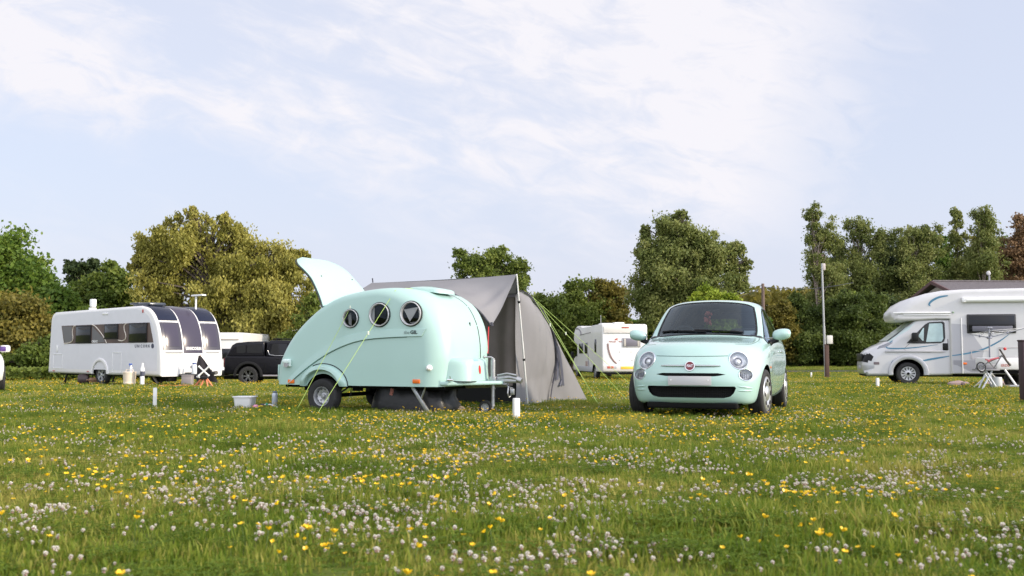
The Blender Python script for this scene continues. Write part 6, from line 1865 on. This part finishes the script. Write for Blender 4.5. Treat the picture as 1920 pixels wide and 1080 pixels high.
tree('oak_tree', 'large dark green rounded tree at the left edge of the field', 'tree', 60, [(5, 500, 80, 72), (55, 540, 62, 62), (95, 572, 48, 48), (-60, 520, 90, 90), (20, 590, 110, 60), (-100, 600, 100, 90)], 10, 'oak', 26000, .30, sub=16, gaps=.12, trunk_r=.4)
tree('conifer_tree', 'dark spiky treetop rising behind the oak and the green ash', 'tree', 72, [(152, 505, 26, 20), (172, 497, 16, 14), (135, 500, 14, 12), (158, 530, 34, 26), (155, 580, 40, 40)], 155, 'pine', 6000, .30, sub=9, gaps=.2)
tree('ash_tree', 'mid green ash tree above the rear roof of the white touring caravan', 'tree', 63, [(190, 560, 46, 42), (218, 530, 30, 34), (235, 565, 22, 34), (150, 580, 50, 45), (195, 620, 75, 50), (205, 500, 14, 14)], 195, 'green', 17000, .28, sub=13, gaps=.18)
tree('hawthorn_shrub', 'tall bronze brown shrub in front of the dark oak', 'shrub', 54, [(25, 620, 66, 66), (85, 615, 36, 56), (-50, 630, 60, 70), (60, 660, 60, 45), (100, 660, 30, 40)], 40, 'bronze', 17000, .24, sub=14, gaps=.15, trunk_r=.15, multi=3)
tree('laurel_shrub', 'green leafy shrub low between the bronze shrub and the caravan', 'shrub', 52, [(75, 670, 40, 32), (105, 655, 26, 40), (20, 680, 50, 24), (115, 690, 25, 20)], 85, 'green', 8000, .2, sub=12, gaps=.1, trunk_r=.08, multi=3)
tree('beech_tree', 'dark leafy tree directly behind the roof of the white touring caravan', 'tree', 58, [(150, 640, 60, 60), (215, 640, 60, 50), (270, 650, 50, 45)], 200, 'oak', 12000, .28, sub=13, gaps=.1)
tree('willow_tree', 'big golden weeping willow behind the white touring caravan', 'tree', 57,
     [(395, 475, 85, 65), (330, 465, 58, 52), (285, 470, 38, 40), (350, 420, 48, 26), (425, 430, 46, 26), (480, 490, 70, 55), (535, 500, 40, 44), (400, 560, 110, 60), (300, 555, 50, 60), (490, 570, 70, 60), (560, 570, 44, 60), (330, 610, 60, 50), (430, 620, 90, 55), (540, 625, 60, 55), (560, 478, 20, 18), (360, 398, 14, 12), (268, 482, 18, 20), (250, 500, 12, 12), (420, 408, 12, 12)], 420, 'willow', 52000, .235, style='weep', sub=15, subr=(.2, .38), gaps=.36, trunk_r=.36)
tree('elder_shrub', 'bright green shrub under the willow behind the mint caravan hatch', 'shrub', 54, [(580, 610, 30, 38), (610, 620, 34, 40), (560, 640, 30, 30), (640, 640, 40, 40), (585, 570, 18, 24)], 600, 'hazel', 8000, .2, sub=11, gaps=.15, trunk_r=.08, multi=3)
tree('hornbeam_tree', 'small loose round tree showing above the grey awning', 'tree', 64, [(880, 495, 36, 30), (925, 495, 38, 34), (962, 505, 28, 28), (900, 530, 50, 34), (950, 550, 44, 40), (985, 525, 12, 16), (860, 475, 14, 12), (940, 470, 18, 12)], 915, 'hazel', 8500, .21, sub=12, subr=(.22, .4), gaps=.42, trunk_r=.2)
for i, (x, y, rx, ry, lf, lab) in enumerate([(1035, 600, 42, 52, 'hazel', 'rounded olive green bush right of the tent behind the lime guy lines'), (1090, 585, 46, 62, 'hazel', 'taller olive bush directly above the distant white motorhome'), (1140, 580, 40, 66, 'bronze', 'brownish bush left of the tall dark willow')]):
    tree('hazel_bush', lab, 'bush', 68 + i, [(x, y, rx, ry), (x - 14, y - 26, rx * .6, ry * .5), (x + 16, y + 30, rx * .9, ry * .7), (x - 10, y + 50, rx, ry * .7)], x, lf, 10500, .24, None, 'olive bushes behind the distant motorhome', sub=14, gaps=.12, trunk_r=.12, multi=3)
tree('birch_tree', 'tall dark willow like tree behind the mint car', 'tree', 64, [(1275, 440, 50, 46), (1230, 480, 44, 48), (1320, 480, 50, 50), (1372, 480, 26, 40), (1385, 520, 26, 40), (1270, 520, 75, 56), (1330, 560, 62, 50), (1225, 560, 52, 62), (1280, 600, 90, 60), (1210, 436, 12, 18), (1278, 402, 14, 12), (1400, 500, 12, 20), (1200, 470, 12, 16)], 1290, 'birch', 34000, .235, None, style='droop', sub=17, subr=(.18, .38), gaps=.36, trunk_r=.3)
tree('golden_shrub', 'yellow green sunlit shrub right behind the roof of the mint car', 'shrub', 59, [(1340, 560, 34, 26), (1365, 575, 26, 24), (1310, 572, 24, 22), (1340, 610, 50, 40)], 1340, 'gold', 6500, .2, sub=11, gaps=.2, trunk_r=.1, multi=2)
RT = 'tall trees behind the right hand hedge'
tall = [
 ('birch_tree', 'tallest slim birch at the left end of the right hand tree group', 1535, [(1523, 398, 16, 24), (1535, 440, 24, 44), (1560, 440, 22, 36), (1530, 490, 24, 44), (1560, 510, 30, 50), (1545, 560, 34, 46)], 'birch', 9000, 'droop'),
 ('birch_tree', 'loose pale birch second from the left in the right hand tree group', 1615, [(1608, 430, 24, 28), (1640, 455, 26, 32), (1590, 480, 28, 40), (1630, 510, 36, 46), (1600, 550, 40, 40)], 'birch', 9500, 'droop'),
 ('pine_tree', 'dark narrow pine between two loose birches on the right', 1662, [(1660, 470, 20, 34), (1664, 510, 30, 44), (1660, 560, 38, 46)], 'pine', 7000, 'broad'),
 ('birch_tree', 'broad pale birch left of the narrow poplar on the right', 1715, [(1700, 445, 28, 26), (1740, 448, 28, 28), (1715, 490, 44, 42), (1720, 545, 50, 44)], 'birch', 9500, 'droop'),
 ('poplar_tree', 'narrow upright poplar above the right hand motorhome', 1797, [(1795, 408, 11, 26), (1797, 455, 18, 40), (1797, 510, 24, 46), (1797, 560, 30, 40)], 'birch', 6500, 'column'),
 ('birch_tree', 'feathery birch right of the narrow poplar', 1846, [(1838, 405, 22, 24), (1852, 440, 28, 38), (1850, 495, 34, 46), (1845, 550, 40, 40)], 'birch', 8500, 'droop'),
 ('beech_tree', 'reddish copper tree at the right edge of the picture', 1908, [(1915, 425, 20, 34), (1905, 475, 26, 44), (1925, 500, 40, 60), (1905, 540, 36, 40)], 'copper', 8500, 'broad')]
for j, (nm, lab, bx_, lb, lf, n, stl) in enumerate(tall):
    lb = [(a, b, c * 1.18, d) for a, b, c, d in lb]
    tree(nm, lab, 'tree', 100 + (j * 3) % 7, lb, bx_, lf, n, .30, BBARK if 'birch' in nm else BARK, RT, style=stl, sub=14, subr=(.2, .42), gaps=.42, trunk_r=.17)
back = [(1580, 'dark spruce filling the gap behind the two left birches', [(1580, 540, 40, 60), (1575, 490, 22, 40), (1590, 600, 60, 50)], 'pine'),
        (1690, 'dark spruce behind the conifer hedge and left of the poplar', [(1690, 540, 50, 60), (1700, 490, 30, 40), (1690, 600, 60, 50)], 'pine'),
        (1765, 'dark green tree behind the bungalow gable', [(1760, 520, 36, 60), (1770, 570, 50, 50), (1765, 470, 22, 40)], 'oak'),
        (1835, 'dark green tree rising behind the bungalow roof ridge', [(1830, 530, 50, 60), (1840, 480, 30, 40)], 'bronze'),
        (1895, 'dark tree behind the bungalow roof at the right edge', [(1890, 530, 50, 60), (1880, 480, 30, 40)], 'oak')]
for j, (bx_, lab, lb, lf) in enumerate(back):
    tree('spruce_tree', lab, 'tree', 110 + j, lb, bx_, lf, 7500, .34, None, RT, sub=11, gaps=.1, trunk_r=.25)
hedge = [(1462, [(1462, 600, 26, 50), (1470, 640, 34, 46)], 'bronze', 'brown green bush at the left end of the right hand hedge'),
         (1500, [(1498, 590, 32, 46), (1505, 640, 44, 48), (1495, 560, 16, 20)], 'conifer', 'dark bushy conifer left of the lamp pole'),
         (1548, [(1550, 610, 36, 44), (1545, 650, 44, 36), (1560, 580, 20, 26)], 'conifer', 'dark conifer directly behind the lamp pole'),
         (1592, [(1590, 590, 34, 44), (1595, 640, 48, 48), (1585, 555, 14, 22)], 'conifer', 'bushy conifer just right of the lamp pole'),
         (1632, [(1630, 585, 30, 46), (1640, 640, 44, 48), (1625, 552, 12, 20)], 'conifer', 'conifer with a pale pointed top above the motorhome windscreen'),
         (1672, [(1672, 610, 36, 60), (1680, 650, 44, 40)], 'pine', 'dark conifer immediately behind the overcab of the motorhome')]
for j, (bx_, lb, lf, lab) in enumerate(hedge):
    tree('conifer_bush', lab, 'bush', 90 + j % 3, lb, bx_, lf, 10500, .25, None, 'conifer hedge beyond the lane', sub=16, subr=(.2, .4), gaps=.12, trunk_r=.14)
tops = [(1592, 560, 18, 30), (1632, 560, 14, 24)]
tree('golden_shrub', 'yellow green young tree top above the conifers by the lamp pole', 'tree', 94, [(1590, 568, 20, 22), (1612, 580, 18, 16), (1600, 600, 26, 20)], 1595, 'gold', 4200, .22, sub=9, gaps=.25, trunk_r=.1)
# distant wood and the dense low growth that closes the field behind everything
def mass(name, label, Y, xs_, top_fn, leaf, n, size, depth=3.0):
    P = []; T = []
    x0, x1 = xs_
    px = rng.uniform(x0, x1, n); f = rng.uniform(0, 1, n) ** .8
    tp_ = np.array([top_fn(x) for x in px])
    dy = rng.uniform(-depth / 2, depth / 2, n)
    for i in range(n):
        gzv = gz((px[i] - 960) / F * Y, Y)
        zt = at(px[i], tp_[i], Y).z
        z = gzv + (zt - gzv) * f[i]
        P.append((at(px[i], 600, Y).x, Y + dy[i], z))
    P = np.array(P)
    T = np.array([.45 + .5 * mnoise.noise(Vector(p) * .6) for p in P]) + rng.normal(size=n) * .13
    o0 = np.array([at((x0 + x1) / 2, 600, Y).x, Y, gz(0, Y)])
    me = leafmesh(P - o0, unit(n), size, T, name, LEAF[leaf], 1.4)
    o = bpy.data.objects.new(name, me); COL.objects.link(o); o.location = tuple(o0)
    return tag(o, label, 'hedge', kind='stuff')
mass('distant_wood', 'far low wood on the skyline behind the utility pole', 190, (1380, 1580), lambda x: 548 + 9 * mnoise.noise(Vector((x * .035, 1, 0))) + 5 * mnoise.noise(Vector((x * .13, 4, 0))), 'bronze', 9000, .8, 30)
mass('undergrowth', 'dense dark undergrowth closing the right side behind the conifer hedge', 97, (1380, 1760), lambda x: 610 + 14 * mnoise.noise(Vector((x * .03, 2, 0))), 'pine', 16000, .36)
mass('undergrowth', 'dense undergrowth below the olive bushes in the middle of the field edge', 73, (690, 1440), lambda x: (600 if x > 1000 else 628) + 18 * mnoise.noise(Vector((x * .03, 6, 0))), 'oak', 30000, .30)
mass('undergrowth', 'shaded undergrowth closing the left side below the willow and oak', 61, (-180, 720), lambda x: 615 + 16 * mnoise.noise(Vector((x * .03, 9, 0))), 'oak', 26000, .28)
mass('long_grass', 'strip of tall unmown grass at the foot of the left hedge', 49, (-80, 330), lambda x: 691 + 4 * mnoise.noise(Vector((x * .08, 3, 0))), 'hazel', 5000, .2, 2)
# ---------------------------------------------------------------- meadow
GC = bpy.data.collections.new('tuft_kinds')          # kept out of the scene: only the scattered copies show
def bladepatch(n, rad, h, w, seed, flop=.5):
    r = np.random.default_rng(seed)
    vs, fs = [], []
    for i in range(n):
        a = r.uniform(0, 6.283); d = rad * math.sqrt(r.uniform()); x, y = d * math.cos(a), d * math.sin(a)
        hh = h * r.uniform(.45, 1.15); l = r.uniform(.05, flop) * hh * 1.5; b = r.uniform(0, 6.283)
        cx, sx = math.cos(b), math.sin(b); ww = w * r.uniform(.6, 1.2) / 2
        px, py = -sx * ww, cx * ww
        k = len(vs)
        vs += [(x - px, y - py, -.01), (x + px, y + py, -.01), (x + cx * l * .35 - px * .9, y + sx * l * .35 - py * .9, hh * .55), (x + cx * l * .35 + px * .9, y + sx * l * .35 + py * .9, hh * .55), (x + cx * l, y + sx * l, hh * (1 - .25 * flop))]
        fs += [(k, k + 1, k + 3, k + 2), (k + 2, k + 3, k + 4)]
    return vs, fs
def tintfaces(me, seed):
    r = np.random.default_rng(seed); n = len(me.polygons) // 2
    a = me.attributes.new('tint', 'FLOAT', 'FACE'); a.data.foreach_set('value', np.repeat(r.uniform(0, 1, n), 2).astype(np.float32))
def grassmat(name, c_a, c_b, c_dry):
    m = bpy.data.materials.new(name); m.use_nodes = True
    nt = m.node_tree; N = nt.nodes; L = nt.links
    b = N['Principled BSDF']; b.inputs['Roughness'].default_value = .6; b.inputs['Specular IOR Level'].default_value = .2
    g = N.new('ShaderNodeNewGeometry')
    a = N.new('ShaderNodeTexNoise'); a.inputs['Scale'].default_value = .55; a.inputs['Detail'].default_value = 5
    L.new(g.outputs['Position'], a.inputs['Vector'])
    oi = N.new('ShaderNodeObjectInfo')
    ad = N.new('ShaderNodeMath'); ad.operation = 'MULTIPLY_ADD'; ad.inputs[1].default_value = .22; L.new(oi.outputs['Random'], ad.inputs[0]); L.new(a.outputs['Fac'], ad.inputs[2])
    ta = N.new('ShaderNodeAttribute'); ta.attribute_name = 'tint'
    ad2 = N.new('ShaderNodeMath'); ad2.operation = 'MULTIPLY_ADD'; ad2.inputs[1].default_value = .30; L.new(ta.outputs['Fac'], ad2.inputs[0]); L.new(ad.outputs[0], ad2.inputs[2])
    ad = N.new('ShaderNodeMath'); ad.operation = 'SUBTRACT'; ad.inputs[1].default_value = .11; L.new(ad2.outputs[0], ad.inputs[0])
    r = N.new('ShaderNodeValToRGB'); cr = r.color_ramp
    cr.elements[0].position = .46; cr.elements[0].color = (*c_a, 1); cr.elements[1].position = .84; cr.elements[1].color = (*c_dry, 1)
    e = cr.elements.new(.66); e.color = (*c_b, 1)
    L.new(ad.outputs[0], r.inputs[0]); L.new(r.outputs[0], b.inputs['Base Color'])
    tr = N.new('ShaderNodeBsdfTranslucent'); L.new(r.outputs[0], tr.inputs[0])
    ms = N.new('ShaderNodeMixShader'); ms.inputs[0].default_value = .5
    L.new(b.outputs[0], ms.inputs[1]); L.new(tr.outputs[0], ms.inputs[2]); L.new(ms.outputs[0], N['Material Output'].inputs['Surface'])
    return m
GRASS = grassmat('grass_blades', (.105, .178, .018), (.220, .270, .036), (.38, .345, .088))
CLOVERLEAF = mat('clover_leaf', (.12, .18, .028), .8, spec=.1, transl=.4)
def kindobj(name, vs, fs, mats, mi=None):
    me = bpy.data.meshes.new(name); me.from_pydata(vs, [], fs)
    for m in mats: me.materials.append(m)
    if mi: me.polygons.foreach_set('material_index', mi)
    me.update()
    o = bpy.data.objects.new(name, me); GC.objects.link(o); return o
kinds = []
for i in range(5):
    vs, fs = bladepatch(46, .13, [.045, .036, .052, .030, .060][i], .0066, 100 + i, [.5, .8, .45, .9, .55][i])
    kinds.append(kindobj('tuft_a%d' % i, vs, fs, [GRASS])); tintfaces(kinds[-1].data, i)
for i in range(2):                                              # clover foliage
    r = np.random.default_rng(50 + i); vs, fs = [], []
    for k in range(26):
        a = r.uniform(0, 6.283); d = .13 * math.sqrt(r.uniform()); x, y, z = d * math.cos(a), d * math.sin(a), r.uniform(.025, .055)
        ro = r.uniform(0, 6.283)
        for q in range(3):
            b = ro + q * 2.094; c, s = math.cos(b), math.sin(b); n0 = len(vs); l = r.uniform(.010, .016)
            vs += [(x, y, z), (x + c * l - s * l * .55, y + s * l + c * l * .55, z + .004), (x + c * l * 1.5, y + s * l * 1.5, z + .001), (x + c * l + s * l * .55, y + s * l - c * l * .55, z + .004)]
            fs.append((n0, n0 + 1, n0 + 2, n0 + 3))
    kinds.append(kindobj('tuft_b%d' % i, vs, fs, [CLOVERLEAF]))
for i in range(3):                                              # wider, sparser pieces for the far field
    vs, fs = bladepatch(80, .40, .055, .014, 200 + i, .7)
    kinds.append(kindobj('tuft_c%d' % i, vs, fs, [GRASS])); tintfaces(kinds[-1].data, i)
for i in range(2):                                              # taller, darker clumps
    vs, fs = bladepatch(60, .10, .078, .006, 300 + i, .45)
    kinds.append(kindobj('tuft_d%d' % i, vs, fs, [GRASS])); tintfaces(kinds[-1].data, i)
CL_T = mat('clover_petal', (.74, .70, .64), .7, transl=.2)
CL_B = mat('clover_faded', (.36, .22, .19), .8)
STEM = mat('flower_stem', (.09, .14, .03), .7)
BUT = mat('buttercup_petal', (.86, .56, .016), .35, transl=.15)
def cloverhead(seed, stem=.085, r=.0125, cheap=False):
    g = np.random.default_rng(seed); vs, fs, mi = [], [], []
    n = 16 if cheap else 46
    for k in range(n):
        zc = 1 - 2 * (k + .5) / n; a = k * 2.39996; rr_ = math.sqrt(max(0, 1 - zc * zc))
        d = Vector((rr_ * math.cos(a), rr_ * math.sin(a), zc * .9 + .1))
        t = d.cross(Vector((0, 0, 1)))
        t = t.normalized() if t.length > .01 else Vector((1, 0, 0)); u = d.cross(t).normalized()
        c = Vector((0, 0, stem)); w = r * (.50 if cheap else .30); o = r * g.uniform(.9, 1.15)
        k0 = len(vs)
        if zc < -.25: d = (d + Vector((0, 0, -.7))).normalized()
        vs += [c + d * r * .3 - t * w * .6, c + d * r * .3 + t * w * .6, c + d * o + t * w + u * w * .3, c + d * o * 1.06 + u * w * .9, c + d * o - t * w + u * w * .3]
        fs.append((k0, k0 + 1, k0 + 2, k0 + 3, k0 + 4)); mi.append(1 if zc < -.28 + .25 * g.normal() else 0)
    k0 = len(vs); s = .0011
    for z, x in ((0, 0), (stem * .6, .004), (stem, 0)):
        vs += [(x - s, -s, z), (x + s, -s, z), (x, s, z)]
    for j in range(2):
        for q in range(3): fs.append((k0 + j * 3 + q, k0 + j * 3 + (q + 1) % 3, k0 + j * 3 + 3 + (q + 1) % 3, k0 + j * 3 + 3 + q)); mi.append(2)
    return [tuple(v) for v in vs], fs, mi
def buttercup(seed, stem=.12, r=.0135):
    g = np.random.default_rng(seed); vs, fs, mi = [], [], []
    lean = Vector((g.normal() * .25, g.normal() * .25, 1)).normalized()
    t = lean.orthogonal().normalized(); u = lean.cross(t)
    c = Vector((lean.x * stem * .4, lean.y * stem * .4, stem))
    cup = g.uniform(.5, 1.0)
    for k in range(5):
        a = k * 1.2566; d = t * math.cos(a) + u * math.sin(a); e = lean.cross(d); k0 = len(vs)
        vs += [c, c + d * r * .6 + e * r * .5 + lean * r * cup * .6, c + d * r * .95 + e * r * .3 + lean * r * cup * 1.05, c + d * r * .95 - e * r * .3 + lean * r * cup * 1.05, c + d * r * .6 - e * r * .5 + lean * r * cup * .6]
        fs.append((k0, k0 + 1, k0 + 2, k0 + 3, k0 + 4)); mi.append(0)
    k0 = len(vs); s = .0010
    for p in (Vector((0, 0, 0)), c * .5 + Vector((0, 0, .005)), c):
        vs += [p + Vector((-s, -s, 0)), p + Vector((s, -s, 0)), p + Vector((0, s, 0))]
    for j in range(2):
        for q in range(3): fs.append((k0 + j * 3 + q, k0 + j * 3 + (q + 1) % 3, k0 + j * 3 + 3 + (q + 1) % 3, k0 + j * 3 + 3 + q)); mi.append(1)
    return [tuple(v) for v in vs], fs, mi
def scatter(name, label, cat, P, rot, scl, idx, objs):
    col = bpy.data.collections.new(name + '_kinds')
    for o in objs:
        if o.name not in col.objects: col.objects.link(o)
    names = sorted(o.name for o in objs)
    order = [names.index(o.name) for o in objs]
    me = bpy.data.meshes.new(name); me.vertices.add(len(P)); me.vertices.foreach_set('co', np.asarray(P, np.float32).reshape(-1))
    a = me.attributes.new('rot', 'FLOAT_VECTOR', 'POINT'); a.data.foreach_set('vector', np.asarray(rot, np.float32).reshape(-1))
    a = me.attributes.new('scl', 'FLOAT', 'POINT'); a.data.foreach_set('value', np.asarray(scl, np.float32))
    a = me.attributes.new('idx', 'INT', 'POINT'); a.data.foreach_set('value', np.array([order[i] for i in idx], np.int32))
    o = bpy.data.objects.new(name, me); COL.objects.link(o)
    ng = bpy.data.node_groups.new(name, 'GeometryNodeTree')
    ng.interface.new_socket('Geometry', in_out='INPUT', socket_type='NodeSocketGeometry'); ng.interface.new_socket('Geometry', in_out='OUTPUT', socket_type='NodeSocketGeometry')
    gi = ng.nodes.new('NodeGroupInput'); go = ng.nodes.new('NodeGroupOutput')
    ci = ng.nodes.new('GeometryNodeCollectionInfo'); ci.inputs['Collection'].default_value = col; ci.inputs['Separate Children'].default_value = True; ci.inputs['Reset Children'].default_value = True
    ip = ng.nodes.new('GeometryNodeInstanceOnPoints'); ip.inputs['Pick Instance'].default_value = True
    def na(n, t):
        x = ng.nodes.new('GeometryNodeInputNamedAttribute'); x.data_type = t; x.inputs['Name'].default_value = n
        return x.outputs['Attribute']
    ng.links.new(gi.outputs[0], ip.inputs['Points']); ng.links.new(ci.outputs[0], ip.inputs['Instance'])
    ng.links.new(na('idx', 'INT'), ip.inputs['Instance Index']); ng.links.new(na('rot', 'FLOAT_VECTOR'), ip.inputs['Rotation']); ng.links.new(na('scl', 'FLOAT'), ip.inputs['Scale'])
    ng.links.new(ip.outputs[0], go.inputs[0])
    m = o.modifiers.new('scatter', 'NODES'); m.node_group = ng
    return tag(o, label, cat, kind='stuff')
gr_ = np.random.default_rng(77)
def band_pts(y0, y1, dens):
    xm = .60 * y1 + 1.2
    n = int((y1 - y0) * 2 * xm * dens)
    x = gr_.uniform(-xm, xm, n); y = gr_.uniform(y0, y1, n)
    k = np.abs(x) < .60 * y + 1.2
    return x[k], y[k]
def gzv(x, y): return np.interp(y, GY, GZ) + .002 * np.clip(x, -30, 30) * np.clip(y / 20, 0, 1)
def fld(x, y, sx, sy, seed):
    """smooth random field in 0..1"""
    return np.array([.5 + .5 * mnoise.fractal(Vector((a * sx + seed * 7.3, b * sy, seed)), .8, 2.1, 4) for a, b in zip(x, y)])
X, Y_, S_, I_ = [], [], [], []
for (y0, y1, dens, sc, ks) in ((1.6, 5, 150, 1.0, 'n'), (5, 8, 120, 1.0, 'n'), (8, 14, 70, 1.1, 'n'), (14, 24, 32, 1.25, 'n'), (24, 42, 5.2, 1.05, 'f'), (42, 70, 2.6, 1.25, 'f'), (70, 100, 1.0, 1.6, 'f')):
    x, y = band_pts(y0, y1, dens)
    n = len(x)
    if ks == 'n':
        f = gr_.uniform(size=n); i = gr_.integers(0, 5, n)
        i[f < .13] = gr_.integers(5, 7, (f < .13).sum())
        tall_ = fld(x, y, .55, .9, 3)
        t_ = (tall_ > .64) & (gr_.uniform(size=n) < .35); i[t_] = gr_.integers(10, 12, t_.sum())
        s = sc * gr_.uniform(.7, 1.25, n) * (.75 + .5 * tall_)
    else:
        i = gr_.integers(7, 10, n); s = sc * gr_.uniform(.75, 1.2, n)
    keep = ~((x > 9) & (y > 66.2) & (y < 69.8))
    X.append(x[keep]); Y_.append(y[keep]); S_.append(s[keep]); I_.append(i[keep])
X = np.concatenate(X); Y_ = np.concatenate(Y_); S_ = np.concatenate(S_); I_ = np.concatenate(I_)
rot = np.stack([gr_.normal(size=len(X)) * .06, gr_.normal(size=len(X)) * .06, gr_.uniform(0, 6.283, len(X))], 1)
scatter('grass', 'short summer grass and clover leaves over the whole field', 'grass', np.stack([X, Y_, gzv(X, Y_)], 1), rot, S_, I_, kinds)
# flowers
CLK = [kindobj('clover_h%d' % i, *cloverhead(i, [.05, .062, .07, .042, .058][i], .0098)[:2], [CL_T, CL_B, STEM], cloverhead(i, [.05, .062, .07, .042, .058][i], .0098)[2]) for i in range(5)]
BUK = [kindobj('butter_h%d' % i, *buttercup(i, [.075, .09, .105, .065, .085][i])[:2], [BUT, STEM], buttercup(i, [.075, .09, .105, .065, .085][i])[2]) for i in range(5)]
def pix(x, y):
    z = gzv(x, y) + .07 - CAMZ
    c, s = math.cos(PITCH), math.sin(PITCH)
    d = y * c + z * s; v = -y * s + z * c
    return 960 + F * x / d, 540 - F * v / d
def bump2(px, py, c):
    return sum(a * np.exp(-((px - x) / sx) ** 2 - ((py - y) / sy) ** 2) for (x, y, sx, sy, a) in c)
CLW = [(960, 895, 420, 45, 1.0), (700, 850, 160, 30, .9), (80, 930, 120, 40, 1.3), (250, 990, 260, 50, .8), (1000, 960, 420, 60, .9), (1150, 930, 250, 40, .8), (560, 1000, 240, 50, .6), (1600, 860, 330, 30, 1.1), (1740, 915, 220, 45, 1.3), (1850, 960, 120, 50, .9), (1660, 985, 140, 20, .9), (1130, 1030, 260, 50, .7), (740, 806, 90, 12, 1.2), (1250, 830, 300, 25, .9), (1330, 1000, 100, 40, .4), (100, 835, 80, 20, .8), (430, 890, 250, 25, .6), (1000, 786, 90, 8, 1.5), (1450, 780, 200, 14, .8)]
BUW = [(260, 815, 260, 30, .9), (640, 860, 320, 45, .9), (700, 790, 260, 22, 1.5), (1000, 800, 300, 20, 1.2), (1350, 800, 300, 25, 1.5), (1760, 770, 260, 25, 1.3), (580, 925, 200, 40, .8), (1560, 920, 140, 30, .8), (1640, 1010, 200, 40, .5), (200, 880, 160, 30, .4), (850, 880, 200, 60, .35), (440, 985, 200, 60, .35), (1250, 845, 200, 25, .7), (900, 940, 500, 80, .25)]
def flowers(cl, bands, W, seed, sy, p0, kpow, floor):
    xs_, ys_ = [], []
    for (y0, y1, dens) in bands:
        x, y = band_pts(y0, y1, dens)
        px, py = pix(x, y)
        w = floor(y) + bump2(px, py, W)
        f = fld(x, y, 1.25, 1.7, seed) * .6 + fld(x, y, .4, .8, seed + 5) * .4
        w = w * np.clip((f - p0) * 4.2, 0, 1.6) ** kpow
        k = gr_.uniform(size=len(x)) < w
        xs_.append(x[k]); ys_.append(y[k])
    return np.concatenate(xs_), np.concatenate(ys_)
def plant(name, far_name, lab_near, lab_far, cat, group, x, y, K, sc, rnd_):
    # the 300 that show largest are things of their own, the rest one meadow of flowers
    px, py = pix(x, y)
    vis = (px > 4) & (px < 1916) & (py < 1076)
    order = np.argsort(np.where(vis, y, 1e6))
    near = order[:300]; far = np.setdiff1d(np.arange(len(x)), near)
    z = gzv(x, y)
    s = sc * gr_.uniform(.6, 1.3, len(x)) * np.clip(1 + (y - 14) * .016, 1, 2.0)
    rz = gr_.uniform(0, 6.28, len(x)); tx = gr_.normal(size=len(x)) * .13; ty = gr_.normal(size=len(x)) * .13
    ii = gr_.integers(0, 5, len(x))
    for n in near:
        o = bpy.data.objects.new(name, K[ii[n]].data); COL.objects.link(o)
        o.location = (x[n], y[n], z[n]); o.rotation_euler = (tx[n], ty[n], rz[n]); o.scale = (s[n],) * 3
        o['label'] = lab_near; o['category'] = cat; o['group'] = group
    scatter(far_name, lab_far, cat + 's', np.stack([x, y, z], 1)[far], np.stack([tx, ty, rz], 1)[far], s[far], ii[far], K)
for k in CLK: k.data.name = 'clover_flower'
for k in BUK: k.data.name = 'buttercup'
cx_, cy_ = flowers(1, ((1.8, 5, 460), (5, 8, 320), (8, 14, 180), (14, 22, 55), (22, 45, 16)), CLW, 11, 1, .40, 1.1, lambda y: .46 + .3 * (y > 13))
plant('clover_flower', 'clover_carpet', 'white clover flower head in the near foreground grass', 'white clover flowers spread further back over the field', 'flower', 'nearest white clover flowers', cx_, cy_, CLK, .66, gr_)
cx_, cy_ = flowers(0, ((1.8, 5, 200), (5, 8, 130), (8, 14, 120), (14, 24, 60), (24, 60, 26)), BUW, 23, 1, .43, 1.2, lambda y: .06 + .10 * (y > 9) + .6 * (y > 14))
plant('buttercup', 'buttercup_carpet', 'yellow buttercup in the near foreground grass', 'yellow buttercups spread further back over the field', 'flower', 'nearest yellow buttercups', cx_, cy_, BUK, .82, gr_)
